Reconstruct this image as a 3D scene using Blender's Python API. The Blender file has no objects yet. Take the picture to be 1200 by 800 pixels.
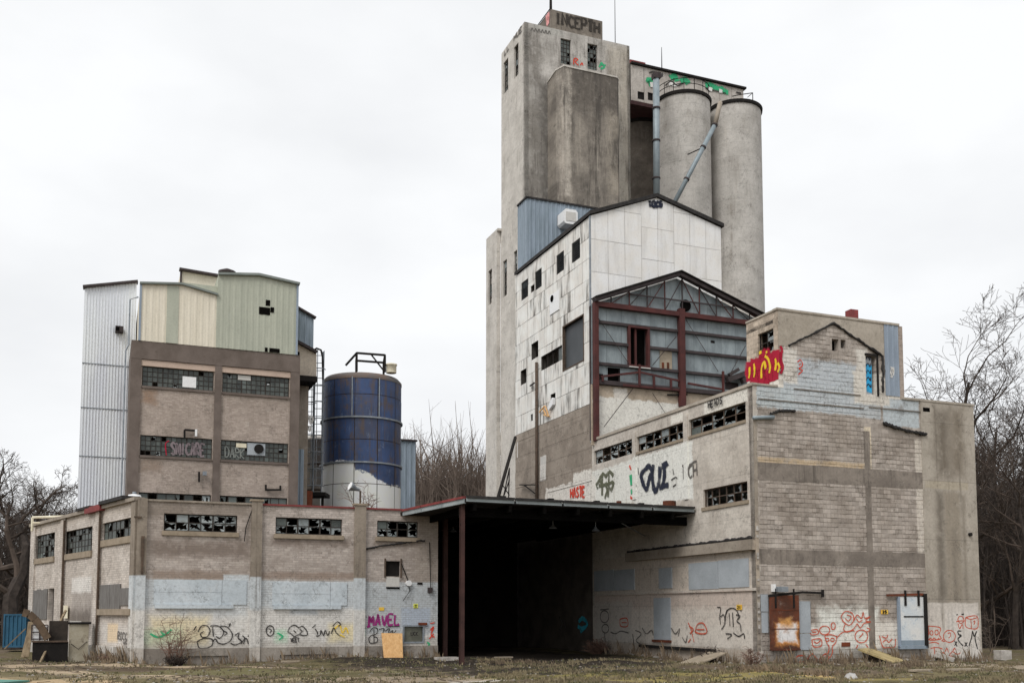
import bpy, bmesh, math, random
from mathutils import Vector, Matrix
import numpy as np
R = random.Random(7)
S = bpy.context.scene
COL = S.collection
# ---------------------------------------------------------------- camera, sky, sun, exposure
CAMH = 2.2
PITCH = math.atan(0.08)
FPX = 1200.0
YPP = 718 - FPX * 0.08
cam_d = bpy.data.cameras.new('camera')
cam_d.sensor_width = 36.0; cam_d.lens = 36.0
cam_d.shift_y = (YPP - 400) / 1200.0
cam_d.clip_end = 6000; cam_d.clip_start = 0.1
cam = bpy.data.objects.new('camera', cam_d); COL.objects.link(cam)
cam.location = (0, 0, CAMH); cam.rotation_euler = (math.pi / 2 + PITCH, 0, 0)
S.camera = cam
S.view_settings.view_transform = 'Standard'; S.view_settings.look = 'None'
S.view_settings.exposure = 0.32; S.view_settings.gamma = 1.0
SUN_EL, SUN_AZ = math.radians(48), math.radians(212)     # azimuth clockwise from +Y: behind the camera, to the left
wd = bpy.data.worlds.new('World'); S.world = wd; wd.use_nodes = True
_n = wd.node_tree.nodes; _l = wd.node_tree.links; _n.clear()
_sky = _n.new('ShaderNodeTexSky'); _sky.sky_type = 'NISHITA'; _sky.sun_disc = False
_sky.sun_elevation = SUN_EL; _sky.sun_rotation = SUN_AZ
_b1 = _n.new('ShaderNodeBackground'); _b1.inputs[1].default_value = 0.05; _l.new(_sky.outputs[0], _b1.inputs[0])
_tc = _n.new('ShaderNodeTexCoord')
_mp = _n.new('ShaderNodeMapping'); _mp.inputs['Scale'].default_value = (1, 1, 2.2); _l.new(_tc.outputs['Generated'], _mp.inputs[0])
_nz = _n.new('ShaderNodeTexNoise'); _nz.inputs['Scale'].default_value = 2.6; _nz.inputs['Detail'].default_value = 5; _l.new(_mp.outputs[0], _nz.inputs[0])
_rp = _n.new('ShaderNodeValToRGB'); _l.new(_nz.outputs[0], _rp.inputs[0])
_rp.color_ramp.elements[0].position = 0.3; _rp.color_ramp.elements[0].color = (0.71, 0.72, 0.735, 1)
_rp.color_ramp.elements[1].position = 0.6; _rp.color_ramp.elements[1].color = (0.835, 0.845, 0.855, 1)
_b2 = _n.new('ShaderNodeBackground'); _b2.inputs[1].default_value = 1.0; _l.new(_rp.outputs[0], _b2.inputs[0])
_mx = _n.new('ShaderNodeMixShader'); _mx.inputs[0].default_value = 0.94      # thick overcast over the clear sky
_l.new(_b1.outputs[0], _mx.inputs[1]); _l.new(_b2.outputs[0], _mx.inputs[2])
_o = _n.new('ShaderNodeOutputWorld'); _l.new(_mx.outputs[0], _o.inputs[0])
sun_d = bpy.data.lights.new('sun', 'SUN'); sun_d.energy = 1.5; sun_d.angle = math.radians(25); sun_d.color = (1, 0.97, 0.93)
sun = bpy.data.objects.new('sun', sun_d); COL.objects.link(sun)
_sd = Vector((math.sin(SUN_AZ) * math.cos(SUN_EL), math.cos(SUN_AZ) * math.cos(SUN_EL), math.sin(SUN_EL)))
sun.rotation_euler = _sd.to_track_quat('Z', 'Y').to_euler(); sun.location = _sd * 80
ILL = 0.8        # how bright a white wall reads under this sky: apparent colours are divided by it to get base colours

# ---------------------------------------------------------------- maths: a pixel of the photograph gives a ray, a wall plane gives the place
_cp, _sp = math.cos(PITCH), math.sin(PITCH)
def ray(px, py):
    x = (px - 600) / FPX; y = -(py - YPP) / FPX
    return Vector((x, _cp - y * _sp, _sp + y * _cp))
def ground_at(px, py, z=0.0):
    d = ray(px, py); t = (z - CAMH) / d.z
    return Vector((d.x * t, d.y * t, z))
def at_depth(px, py, D):
    d = ray(px, py); t = D / d.y
    return Vector((d.x * t, D, CAMH + d.z * t))
U = Vector((0.928, 0.373, 0)).normalized(); V = Vector((-U.y, U.x, 0)); Z = Vector((0, 0, 1))
class Wall:
    """a vertical plane: s runs along it, z up, off points outwards (towards the yard)"""
    def __init__(w, p, d, side=1):
        w.p = Vector((p.x, p.y, 0)); w.d = Vector((d.x, d.y, 0)).normalized()
        w.n = Vector((w.d.y, -w.d.x, 0)) * side
    def pt(w, s, z, off=0.0):
        return w.p + w.d * s + Z * z + w.n * off
    def hit(w, px, py, off=0.0):
        d = ray(px, py); o = Vector((0, 0, CAMH)); q = w.p + w.n * off
        t = (q - o).dot(w.n) / d.dot(w.n)
        h = o + d * t
        return (h - w.p).dot(w.d), h.z
    def rect(w, x0, x1, y0, y1):
        xm, ym = (x0 + x1) / 2, (y0 + y1) / 2
        a, b = w.hit(x0, ym)[0], w.hit(x1, ym)[0]
        c, d = w.hit(xm, y0)[1], w.hit(xm, y1)[1]
        return (min(a, b), max(a, b), min(c, d), max(c, d))
    def poly(w, pts, off=0.0):
        return [w.hit(x, y, off) for x, y in pts]
    def back(w, k):      # the same wall k metres further in
        return Wall(w.p - w.n * k, w.d, 1 if (Vector((w.d.y, -w.d.x, 0)) - w.n).length < 0.01 else -1)

# ---------------------------------------------------------------- mesh builder and object helpers
class MB:
    def __init__(m): m.v = []; m.f = []; m.a = []
    def add(m, vs, fs):
        k = len(m.v); m.v += [tuple(v) for v in vs]; m.f += [tuple(i + k for i in f) for f in fs]
    def hexa(m, c):      # 8 corners: bottom ring, top ring
        m.add(c, [(0, 3, 2, 1), (4, 5, 6, 7), (0, 1, 5, 4), (1, 2, 6, 5), (2, 3, 7, 6), (3, 0, 4, 7)])
    def wbox(m, w, s0, s1, z0, z1, o0, o1):
        m.hexa([w.pt(s0, z0, o0), w.pt(s1, z0, o0), w.pt(s1, z0, o1), w.pt(s0, z0, o1),
                w.pt(s0, z1, o0), w.pt(s1, z1, o0), w.pt(s1, z1, o1), w.pt(s0, z1, o1)])
    def box(m, c, sx, sy, sz, yaw=0.0):    # c: middle of the underside
        a = Vector((math.cos(yaw), math.sin(yaw), 0)); b = Vector((-a.y, a.x, 0)); c = Vector(c)
        q = [c - a * sx / 2 - b * sy / 2, c + a * sx / 2 - b * sy / 2, c + a * sx / 2 + b * sy / 2, c - a * sx / 2 + b * sy / 2]
        m.hexa(q + [p + Z * sz for p in q])
    def wprism(m, w, pts, o0, o1):
        n = len(pts)
        m.add([w.pt(s, z, o0) for s, z in pts] + [w.pt(s, z, o1) for s, z in pts],
              [tuple(range(n))[::-1], tuple(range(n, 2 * n))] + [(i, (i + 1) % n, n + (i + 1) % n, n + i) for i in range(n)])
    def prism(m, pts, z0, z1):              # pts: plan polygon
        n = len(pts)
        zz = (lambda z, i: z[i] if isinstance(z, (list, tuple)) else z)
        m.add([(p[0], p[1], zz(z0, i)) for i, p in enumerate(pts)] + [(p[0], p[1], zz(z1, i)) for i, p in enumerate(pts)],
              [tuple(range(n))[::-1], tuple(range(n, 2 * n))] + [(i, (i + 1) % n, n + (i + 1) % n, n + i) for i in range(n)])
    def tube(m, pts, r, n=6, cap=True):
        pts = [Vector(p) for p in pts]; rs = r if isinstance(r, (list, tuple)) else [r] * len(pts)
        vs = []; fs = []
        for i, p in enumerate(pts):
            t = (pts[min(i + 1, len(pts) - 1)] - pts[max(i - 1, 0)])
            if t.length < 1e-6: t = Vector((0, 0, 1))
            t.normalize()
            a = t.cross(Vector((0.13, 0.31, 1)) if abs(t.z) < 0.9 else Vector((1, 0.2, 0))).normalized(); b = t.cross(a)
            for k in range(n):
                g = 2 * math.pi * k / n
                vs.append(p + (a * math.cos(g) + b * math.sin(g)) * rs[i])
        for i in range(len(pts) - 1):
            for k in range(n):
                fs.append((i * n + k, i * n + (k + 1) % n, (i + 1) * n + (k + 1) % n, (i + 1) * n + k))
        if cap: fs += [tuple(range(n))[::-1], tuple(range((len(pts) - 1) * n, len(pts) * n))]
        m.add(vs, fs)
    def lathe(m, c, prof, n=40, a0=0, a1=2 * math.pi):     # prof: (r, z)
        c = Vector(c); full = abs(a1 - a0 - 2 * math.pi) < 1e-6; k = n if full else n + 1
        vs = [c + Vector((r * math.cos(a0 + (a1 - a0) * i / n), r * math.sin(a0 + (a1 - a0) * i / n), z)) for r, z in prof for i in range(k)]
        fs = []
        for j in range(len(prof) - 1):
            for i in range(n):
                i2 = (i + 1) % k
                fs.append((j * k + i, j * k + i2, (j + 1) * k + i2, (j + 1) * k + i))
        m.add(vs, fs)
    def beam(m, a, b, w_, h_, up=Z):
        a, b = Vector(a), Vector(b); t = (b - a).normalized()
        x = t.cross(up)
        x = (x if x.length > 1e-4 else Vector((1, 0, 0))).normalized(); y = x.cross(t)
        q = lambda p: [p - x * w_ / 2 - y * h_ / 2, p + x * w_ / 2 - y * h_ / 2, p + x * w_ / 2 + y * h_ / 2, p - x * w_ / 2 + y * h_ / 2]
        m.hexa(q(a) + q(b))
    def wgrid(m, w, s0, s1, z0, z1, holes=(), depth=0.25, off=0.0):
        """a wall face with openings and their reveals, one connected sheet"""
        holes = [(max(h[0], s0), min(h[1], s1), max(h[2], z0), min(h[3], z1)) for h in holes]
        ss = sorted({round(x, 4) for x in [s0, s1] + [h[0] for h in holes] + [h[1] for h in holes]})
        zs = sorted({round(x, 4) for x in [z0, z1] + [h[2] for h in holes] + [h[3] for h in holes]})
        idx = {}; vs = []; fs = []
        def vi(a, b, o):
            if (a, b, o) not in idx: idx[(a, b, o)] = len(vs); vs.append(w.pt(a, b, o))
            return idx[(a, b, o)]
        inh = lambda a, b: any(h[0] < a < h[1] and h[2] < b < h[3] for h in holes)
        cell = {}
        for i in range(len(ss) - 1):
            for j in range(len(zs) - 1):
                cell[i, j] = not inh((ss[i] + ss[i + 1]) / 2, (zs[j] + zs[j + 1]) / 2)
        for (i, j), k in cell.items():
            if not k: continue
            a, b, c, d = ss[i], ss[i + 1], zs[j], zs[j + 1]
            fs.append((vi(a, c, off), vi(b, c, off), vi(b, d, off), vi(a, d, off)))
            for ni, nj, e0, e1 in ((i - 1, j, (a, c), (a, d)), (i + 1, j, (b, c), (b, d)), (i, j - 1, (a, c), (b, c)), (i, j + 1, (a, d), (b, d))):
                if not cell.get((ni, nj), False):
                    fs.append((vi(*e0, off), vi(*e1, off), vi(*e1, off - depth), vi(*e0, off - depth)))
        m.add(vs, fs)
    def corr(m, w, s0, s1, zb, zt, pitch, depth, off=0.0):
        """ribbed sheet metal between the lines zb(s) and zt(s)"""
        prof = []; s = s0
        while s < s1 - 1e-6:
            for f, o in ((0.0, 0), (0.55, 0), (0.65, depth), (0.9, depth)):
                if s + f * pitch < s1: prof.append((s + f * pitch, o))
            s += pitch
        prof.append((s1, 0))
        vs = []
        for a, o in prof: vs += [w.pt(a, zb(a), off + o), w.pt(a, zt(a), off + o)]
        m.add(vs, [(2 * i, 2 * i + 2, 2 * i + 3, 2 * i + 1) for i in range(len(prof) - 1)])
WL = {}
def obj(name, mb, mat, parent=None, smooth=False, label=None, origin=None, recalc=True, kind=None):
    v = np.array(mb.v, dtype=float)
    lo, hi = v.min(0), v.max(0)
    o = Vector(((lo[0] + hi[0]) / 2, (lo[1] + hi[1]) / 2, lo[2])) if origin is None else Vector(origin)
    v -= np.array(o)
    me = bpy.data.meshes.new(name); me.from_pydata(v.tolist(), [], mb.f)
    if recalc and len(mb.f) < 6000:
        bm = bmesh.new(); bm.from_mesh(me); bmesh.ops.recalc_face_normals(bm, faces=bm.faces); bm.to_mesh(me); bm.free()
    if smooth: me.polygons.foreach_set('use_smooth', [True] * len(me.polygons))
    me.materials.append(mat)
    if mb.a and len(mb.a) == len(mb.v): me.attributes.new('fade', 'FLOAT', 'POINT').data.foreach_set('value', mb.a)
    ob = bpy.data.objects.new(name, me); COL.objects.link(ob); WL[ob.name] = o
    if parent is not None:
        ob.parent = parent; ob.location = o - WL[parent.name]
    else: ob.location = o
    if label: ob['label'] = label
    if kind: ob['kind'] = kind
    return ob
def inst(src, loc, parent, scale=None, rot=None, name=None, mat=None):
    """another object on the same mesh"""
    ob = bpy.data.objects.new(name or src.name.split('.')[0], src.data); COL.objects.link(ob); WL[ob.name] = Vector(loc)
    ob.parent = parent; ob.location = Vector(loc) - (WL[parent.name] if parent else Vector())
    if scale: ob.scale = scale
    if rot: ob.rotation_euler = rot
    return ob
def tag(o, label, cat, group=None, kind=None):
    if label: o['label'] = label
    if cat: o['category'] = cat
    if group: o['group'] = group
    if kind: o['kind'] = kind
    return o
def thing(name, loc, label, cat, group=None):
    o = bpy.data.objects.new(name, None); COL.objects.link(o); o.location = loc; WL[o.name] = Vector(loc)
    o.empty_display_size = 0.3
    return tag(o, label, cat, group)
def clip(poly, a, b, c):      # keep a*s+b*z<=c
    out = []
    for i in range(len(poly)):
        p, q = poly[i], poly[(i + 1) % len(poly)]
        dp, dq = a * p[0] + b * p[1] - c, a * q[0] + b * q[1] - c
        if dp <= 0: out.append(p)
        if (dp < 0) != (dq < 0) and abs(dp - dq) > 1e-9:
            t = dp / (dp - dq); out.append((p[0] + (q[0] - p[0]) * t, p[1] + (q[1] - p[1]) * t))
    return out
def clip_rect(poly, r):
    for a, b, c in ((-1, 0, -r[0]), (1, 0, r[1]), (0, -1, -r[2]), (0, 1, r[3])):
        poly = clip(poly, a, b, c)
        if len(poly) < 3: return []
    return poly
def minus(r, holes):
    out = [r]
    for h in holes:
        nx = []
        for a in out:
            if h[0] >= a[1] or h[1] <= a[0] or h[2] >= a[3] or h[3] <= a[2]: nx.append(a); continue
            if h[0] > a[0]: nx.append((a[0], h[0], a[2], a[3]))
            if h[1] < a[1]: nx.append((h[1], a[1], a[2], a[3]))
            l, r_ = max(a[0], h[0]), min(a[1], h[1])
            if h[2] > a[2]: nx.append((l, r_, a[2], h[2]))
            if h[3] < a[3]: nx.append((l, r_, h[3], a[3]))
        out = [a for a in nx if a[1] - a[0] > 0.04 and a[3] - a[2] > 0.04]
    return out

# ---------------------------------------------------------------- materials
def lin(c):
    if isinstance(c, str): c = tuple(int(c[i:i + 2], 16) for i in (1, 3, 5))
    f = lambda x: (x / 12.92 if x <= 0.04045 else ((x + 0.055) / 1.055) ** 2.4)
    c = tuple(c[:3]); g = .3 * c[0] + .59 * c[1] + .11 * c[2]
    if max(c) - min(c) < 50: c = tuple(g + (v - g) * .8 for v in c)      # the yard is mostly weathered greys
    return tuple(min(0.86, f(v / 255) / ILL) for v in c) + (1,)
class NT:
    def __init__(t, name):
        t.mat = bpy.data.materials.new(name); t.mat.use_nodes = True
        t.n = t.mat.node_tree.nodes; t.l = t.mat.node_tree.links; t.n.clear()
        t.out = t.n.new('ShaderNodeOutputMaterial'); t.bsdf = t.n.new('ShaderNodeBsdfPrincipled')
        t.l.new(t.bsdf.outputs[0], t.out.inputs[0]); t.cache = {}
        t.geo = t.n.new('ShaderNodeNewGeometry'); t.pos = t.geo.outputs['Position']
    def set(t, node, i, v):
        if isinstance(v, bpy.types.NodeSocket): t.l.new(v, node.inputs[i])
        else: node.inputs[i].default_value = v
    def m(t, op, a, b=0.0, c=0.0, clamp=False):
        k = t.n.new('ShaderNodeMath'); k.operation = op; k.use_clamp = clamp
        t.set(k, 0, a); t.set(k, 1, b); t.set(k, 2, c); return k.outputs[0]
    def ramp(t, x, lo, hi, a=0.0, b=1.0):
        k = t.n.new('ShaderNodeMapRange'); k.interpolation_type = 'SMOOTHSTEP'; k.clamp = True
        for i, v in enumerate((x, lo, hi, a, b)): t.set(k, i, v)
        return k.outputs[0]
    def mix(t, f, a, b, mode='MIX'):
        k = t.n.new('ShaderNodeMix'); k.data_type = 'RGBA'; k.blend_type = mode
        t.set(k, 0, f); t.set(k, 6, a); t.set(k, 7, b); return k.outputs[2]
    def noise(t, vec, scale, detail=3.0, rough=0.55, out=0):
        k = t.n.new('ShaderNodeTexNoise'); t.l.new(vec, k.inputs[0]); k.inputs['Scale'].default_value = scale
        k.inputs['Detail'].default_value = detail; k.inputs['Roughness'].default_value = rough; return k.outputs[out]
    def vec(t, x, y, z=0.0):
        k = t.n.new('ShaderNodeCombineXYZ'); t.set(k, 0, x); t.set(k, 1, y); t.set(k, 2, z); return k.outputs[0]
    def sep(t, v):
        k = t.n.new('ShaderNodeSeparateXYZ'); t.l.new(v, k.inputs[0]); return k.outputs
    def dot(t, v, w):
        k = t.n.new('ShaderNodeVectorMath'); k.operation = 'DOT_PRODUCT'; t.l.new(v, k.inputs[0]); k.inputs[1].default_value = w
        return k.outputs['Value']
    def rand(t):
        if 'rand' not in t.cache: t.cache['rand'] = t.n.new('ShaderNodeObjectInfo').outputs['Random']
        return t.cache['rand']
    def bump(t, h, strength=0.4, dist=0.02):
        k = t.n.new('ShaderNodeBump'); k.inputs['Strength'].default_value = strength; k.inputs['Distance'].default_value = dist
        t.l.new(h, k.inputs['Height']); t.l.new(k.outputs[0], t.bsdf.inputs['Normal'])
    def done(t, col, rough=0.9, metal=0.0, spec=0.3):
        t.set(t.bsdf, 'Base Color', col); t.set(t.bsdf, 'Roughness', rough); t.set(t.bsdf, 'Metallic', metal)
        t.bsdf.inputs['Specular IOR Level'].default_value = spec
        return t.mat
def facade(name, w, c1, c2, brick=None, patches=(), streak=None, grime=None, seams=None, blotch=1.2, bump=0.35, rough=0.92, vary=0.0, metal=0.0, weather=1.0):
    """a weathered wall in its own (s, z) metres. patches: (rect, colour, soft edge, wobble, alpha, wear 0..1)"""
    t = NT(name)
    s = t.dot(t.pos, tuple(w.d)); s = t.m('SUBTRACT', s, w.p.dot(w.d)); z = t.sep(t.pos)[2]
    sz = t.vec(s, z)
    big = t.noise(t.pos, blotch * 0.55, 4, 0.62); fine = t.noise(t.pos, 9.0, 5, 0.65); mid = t.noise(t.pos, 2.3, 4, 0.6)
    col = t.mix(t.ramp(big, 0.35, 0.66), lin(c1), lin(c2))
    h = fine
    if vary: col = t.mix(t.ramp(t.rand(), 0.0, 1.0, 0.0, vary), col, lin(c2))
    if brick:
        b = t.n.new('ShaderNodeTexBrick'); t.l.new(sz, b.inputs[0]); b.inputs['Scale'].default_value = 1.0
        b.offset = 0.5; b.squash = 1.0
        b.inputs['Brick Width'].default_value = brick['w']; b.inputs['Row Height'].default_value = brick['h']
        b.inputs['Mortar Size'].default_value = brick['m']; b.inputs['Mortar Smooth'].default_value = 0.15; b.inputs['Bias'].default_value = 0.0
        b.inputs['Color1'].default_value = (0.6, 0.58, 0.56, 1); b.inputs['Color2'].default_value = (1.25, 1.25, 1.25, 1); b.inputs['Mortar'].default_value = (0.9, 0.9, 0.9, 1)
        amt = t.m('MULTIPLY', t.ramp(mid, 0.25, 0.7, 0.35, 1.0), brick['v'])
        col = t.mix(amt, col, t.mix(1.0, col, b.outputs['Color'], 'MULTIPLY'))
        mo = t.ramp(t.noise(t.pos, 1.1, 3), 0.3, 0.7, 0.15, 1.0)
        brk = t.m('MULTIPLY', b.outputs['Fac'], mo)
        h = t.m('SUBTRACT', t.m('MULTIPLY', fine, 0.5), t.m('MULTIPLY', b.outputs['Fac'], 1.0))
    nA = t.m('SUBTRACT', t.noise(t.pos, 1.7, 5, 0.7), 0.5); nB = t.m('SUBTRACT', t.noise(t.vec(s, t.m('ADD', z, 37.0)), 2.1, 5, 0.7), 0.5)
    wob = {}
    for p in patches:
        r, c = p[0], p[1]; soft = p[2] if len(p) > 2 else 0.05; amp = p[3] if len(p) > 3 else 0.2
        al = p[4] if len(p) > 4 else 1.0; wear = p[5] if len(p) > 5 else 0.25
        if amp not in wob: wob[amp] = (t.m('MULTIPLY_ADD', nA, amp * 2, s), t.m('MULTIPLY_ADD', nB, amp * 2, z))
        a, b_ = wob[amp]
        d = t.m('MINIMUM', t.m('MINIMUM', t.m('SUBTRACT', a, r[0]), t.m('SUBTRACT', r[1], a)), t.m('MINIMUM', t.m('SUBTRACT', b_, r[2]), t.m('SUBTRACT', r[3], b_)))
        k = t.m('MULTIPLY', t.ramp(d, -soft, soft), al)
        if wear: k = t.m('MULTIPLY', k, t.ramp(mid, 0.28, 0.28 + 0.22, 1.0 - wear, 1.0))
        col = t.mix(k, col, t.mix(t.ramp(fine, 0.3, 0.7, 0.0, 0.25), lin(c), t.mix(0.5, lin(c), lin(c2))))
    if brick: col = t.mix(t.m('MULTIPLY', brk, brick.get('dark', 0.35)), col, lin(brick.get('mc', '#5a5048')))
    if streak:
        for (sc, c, lo, al) in streak:
            q = t.noise(t.vec(t.m('MULTIPLY', s, sc), t.m('MULTIPLY', z, 0.16)), 1.0, 5, 0.72)
            q = t.m('MULTIPLY', t.ramp(q, lo, lo + 0.2), t.ramp(t.noise(t.pos, 0.35, 3), 0.35, 0.6, 0.15, 1.0))
            col = t.mix(t.m('MULTIPLY', q, al), col, lin(c))
    if grime:
        for (sc, c, lo, al) in grime:
            q = t.ramp(t.noise(t.pos, sc, 6, 0.7), lo, lo + 0.18)
            col = t.mix(t.m('MULTIPLY', q, al), col, lin(c))
    if seams:
        for (axis, step, off, wd_, al) in seams:
            x = s if axis == 's' else z
            q = t.m('PINGPONG', t.m('SUBTRACT', x, off), step / 2.0)
            col = t.mix(t.m('MULTIPLY', t.ramp(q, wd_, wd_ * 0.3), al), col, lin('#3c3833'))
    col = t.mix(t.ramp(fine, 0.35, 0.75, 0.0, 0.3), col, t.mix(0.7, col, (0.05, 0.045, 0.04, 1)))
    w1 = t.noise(t.pos, 3.6, 8, .82); w2 = t.noise(t.vec(t.m('ADD', s, 51.0), z), 1.4, 8, .8)
    col = t.mix(t.ramp(w1, .52, .72, 0, .62 * weather), col, t.mix(.75, col, (.035, .03, .025, 1)))
    col = t.mix(t.ramp(w2, .54, .74, 0, .5 * weather), col, t.mix(.5, col, lin('#d8d0c4')))
    for sc_, lo_ in ((.55, .5), (1.3, .56)):      # hairline cracks
        cn = t.m('ABSOLUTE', t.m('SUBTRACT', t.noise(t.vec(t.m('MULTIPLY', s, 1.6), t.m('ADD', z, 9.0 * sc_)), sc_, 7, .68), .5))
        ck = t.m('MULTIPLY', t.ramp(cn, .007, .002), t.ramp(t.noise(t.pos, .9, 3), lo_, lo_ + .08))
        col = t.mix(t.m('MULTIPLY', ck, .6 * weather), col, lin('#3a342f'))
    t.bump(h, bump, 0.02)
    return t.done(col, rough, metal)
def plain(name, c1, c2=None, scale=2.0, rough=0.7, metal=0.0, grime=None, vary=0.0, bump=0.2, stretch=None, spec=0.3):
    """weathered paint, metal, wood: two tones and optional grime (scale, colour, threshold, alpha), streaked when stretch is given"""
    t = NT(name); c2 = c2 or c1
    if stretch:
        x, y, z = t.sep(t.pos); v = t.vec(t.m('MULTIPLY', x, stretch), t.m('MULTIPLY', y, stretch), z)
    else: v = t.pos
    col = t.mix(t.ramp(t.noise(v, scale, 4, 0.6), 0.3, 0.7), lin(c1), lin(c2))
    if vary: col = t.mix(t.m('MULTIPLY', t.rand(), vary), col, t.mix(0.55, lin(c2), (0.02, 0.02, 0.02, 1)))
    for g in (grime or ()):
        q = t.ramp(t.noise(v, g[0], 6, 0.7), g[2], g[2] + 0.16)
        col = t.mix(t.m('MULTIPLY', q, g[3]), col, lin(g[1]))
    fine = t.noise(t.pos, 14, 4)
    col = t.mix(t.ramp(fine, 0.35, 0.75, 0, 0.2), col, t.mix(0.6, col, (0.04, 0.035, 0.03, 1)))
    w1 = t.noise(v, scale * 2.7, 8, .8); col = t.mix(t.ramp(w1, .54, .74, 0, .4), col, t.mix(.65, col, (.035, .03, .025, 1)))
    t.bump(fine, bump, 0.01)
    return t.done(col, rough, metal, spec)
# ---------------------------------------------------------------- where the buildings stand
C = ground_at(888, 779); C.z = 0
RF = Wall(C, U); RS = Wall(C, V, -1)                       # right block building: yard front, side towards the shed
sW = RS.hit(693, 400)[0]; sWb = RS.hit(604, 430)[0]
WF = Wall(C + V * sW, U)                                   # white panelled building: front (its side lies in RS)
SGp = Wall(C + V * (sW - 0.55), U)                         # red steel frame before it
vT = 37.5
_b = C + V * vT; _d = ray(615, 400); _k = _d.x / _d.y      # tower corner on the sight line of its edge
uT = (_k * _b.y - _b.x) / (U.x - _k * U.y)
T = C + V * vT + U * uT
TF = Wall(T, U); TL = Wall(T, V, -1)
L0 = ground_at(156, 778); L0.z = 0
LF = Wall(L0, U); LSd = Vector((-0.625, 0.781, 0)); LS = Wall(L0, LSd, -1)
MF = Wall(L0 + V * 5.6, U)
if MF.n.y > 0: raise SystemExit('wall side')

# ---------------------------------------------------------------- materials in use
m_mortar = None
def P(w, x0, x1, y0, y1): return w.rect(x0, x1, y0, y1)
rBLUE, rWHITE = '#b8bfc3', '#cfc9bf'
m_rf = facade('block_wall', RF, '#aa9f95', '#978b80', brick=dict(w=0.4, h=0.2, m=0.006, v=0.85, dark=0.4),
    patches=[(P(RF, 915, 1006, 448, 483), '#b2babf', .05, .18, .95, .1), (P(RF, 930, 1004, 423, 452), '#b2bac0', .12, .3, .95, .1),
             (P(RF, 883, 932, 452, 478), '#b2bcc0', .06, .3, .9, .2), (P(RF, 1035, 1077, 468, 500), '#b0bcc2', .05, .15, .9, .1),
             (P(RF, 1003, 1032, 470, 490), '#b0b9be', .04, .1, .8, .3),
             (P(RF, 912, 934, 408, 448), '#d2ccc2', .1, .2, .95, .1), (P(RF, 1004, 1016, 408, 452), '#d2ccc2', .12, .25, .9, .1),
             (P(RF, 1000, 1042, 436, 474), '#cfc8bc', .08, .2, .95, .15), (P(RF, 1040, 1080, 460, 468), '#d5cec2', .04, .1, .9, .2),
             (P(RF, 1013, 1021, 500, 552), '#d8c7a8', .03, .1, .8, .3), (P(RF, 1074, 1084, 515, 660), '#cdc3b5', .04, .16, .8, .5),
             (P(RF, 888, 1016, 539, 546), '#bda684', .04, .12, .7, .75),
             (P(RF, 960, 1030, 712, 770), '#dfd9cf', .25, .5, .95, .2), (P(RF, 935, 1000, 732, 775), '#dcd6cc', .2, .5, .9, .25),
             (P(RF, 1020, 1083, 728, 760), '#d8d2c8', .2, .45, .85, .3), (P(RF, 893, 1083, 758, 782), '#8e857b', .12, .2, .75, .3)],
    grime=[(0.9, '#7c6d60', .56, .55), (3.2, '#5d5249', .66, .6)], streak=[(2.6, '#6d6258', .6, .45)], bump=0.5)
m_rfc = facade('stained_concrete', RF, '#a89e90', '#968c7e',
    patches=[(P(RF, 1097, 1112, 480, 558), '#5d5244', .5, .35, .85, .5), (P(RF, 1115, 1128, 480, 556), '#6a5d4c', .4, .3, .8, .5), (P(RF, 1098, 1107, 576, 705), '#5c5347', .3, .2, .85, .4), (P(RF, 1108, 1126, 576, 705), '#887c6b', .15, .1, .8, .2), (P(RF, 1117, 1121, 620, 705), '#746a5d', .2, .15, .7, .4), (P(RF, 1128, 1132, 580, 705), '#736859', .15, .12, .7, .4),
             (P(RF, 1083, 1134, 564, 573), '#a89a80', .03, .08, .55, .4),
             (P(RF, 1082, 1147, 706, 790), '#c3bab0', .05, .08, .95, .1), (P(RF, 1110, 1147, 716, 778), '#cfc8c0', .2, .4, .7, .2),
             (P(RF, 1082, 1147, 770, 790), '#8c8379', .1, .2, .6, .3)],
    streak=[(3.5, '#5b5145', .52, .65), (7, '#4f463b', .6, .5), (6, '#cabda8', .6, .4)], seams=[('z', 2.75, 0.1, .012, .55), ('s', 30, 0, .001, 0)], grime=[(2.5, '#6b5f51', .62, .4)], bump=0.3)
m_rfband = facade('grey_band_concrete', RF, '#877c71', '#6f655c', streak=[(4, '#4a433c', .5, .7), (7, '#a79c90', .6, .5)], grime=[(1.6, '#4d463f', .52, .6)], bump=0.35)
m_rftop = facade('tan_parapet_concrete', RF, '#aa9f90', '#998e7f', streak=[(5, '#7d6c58', .55, .6)], grime=[(2, '#83725e', .6, .4)])
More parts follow.
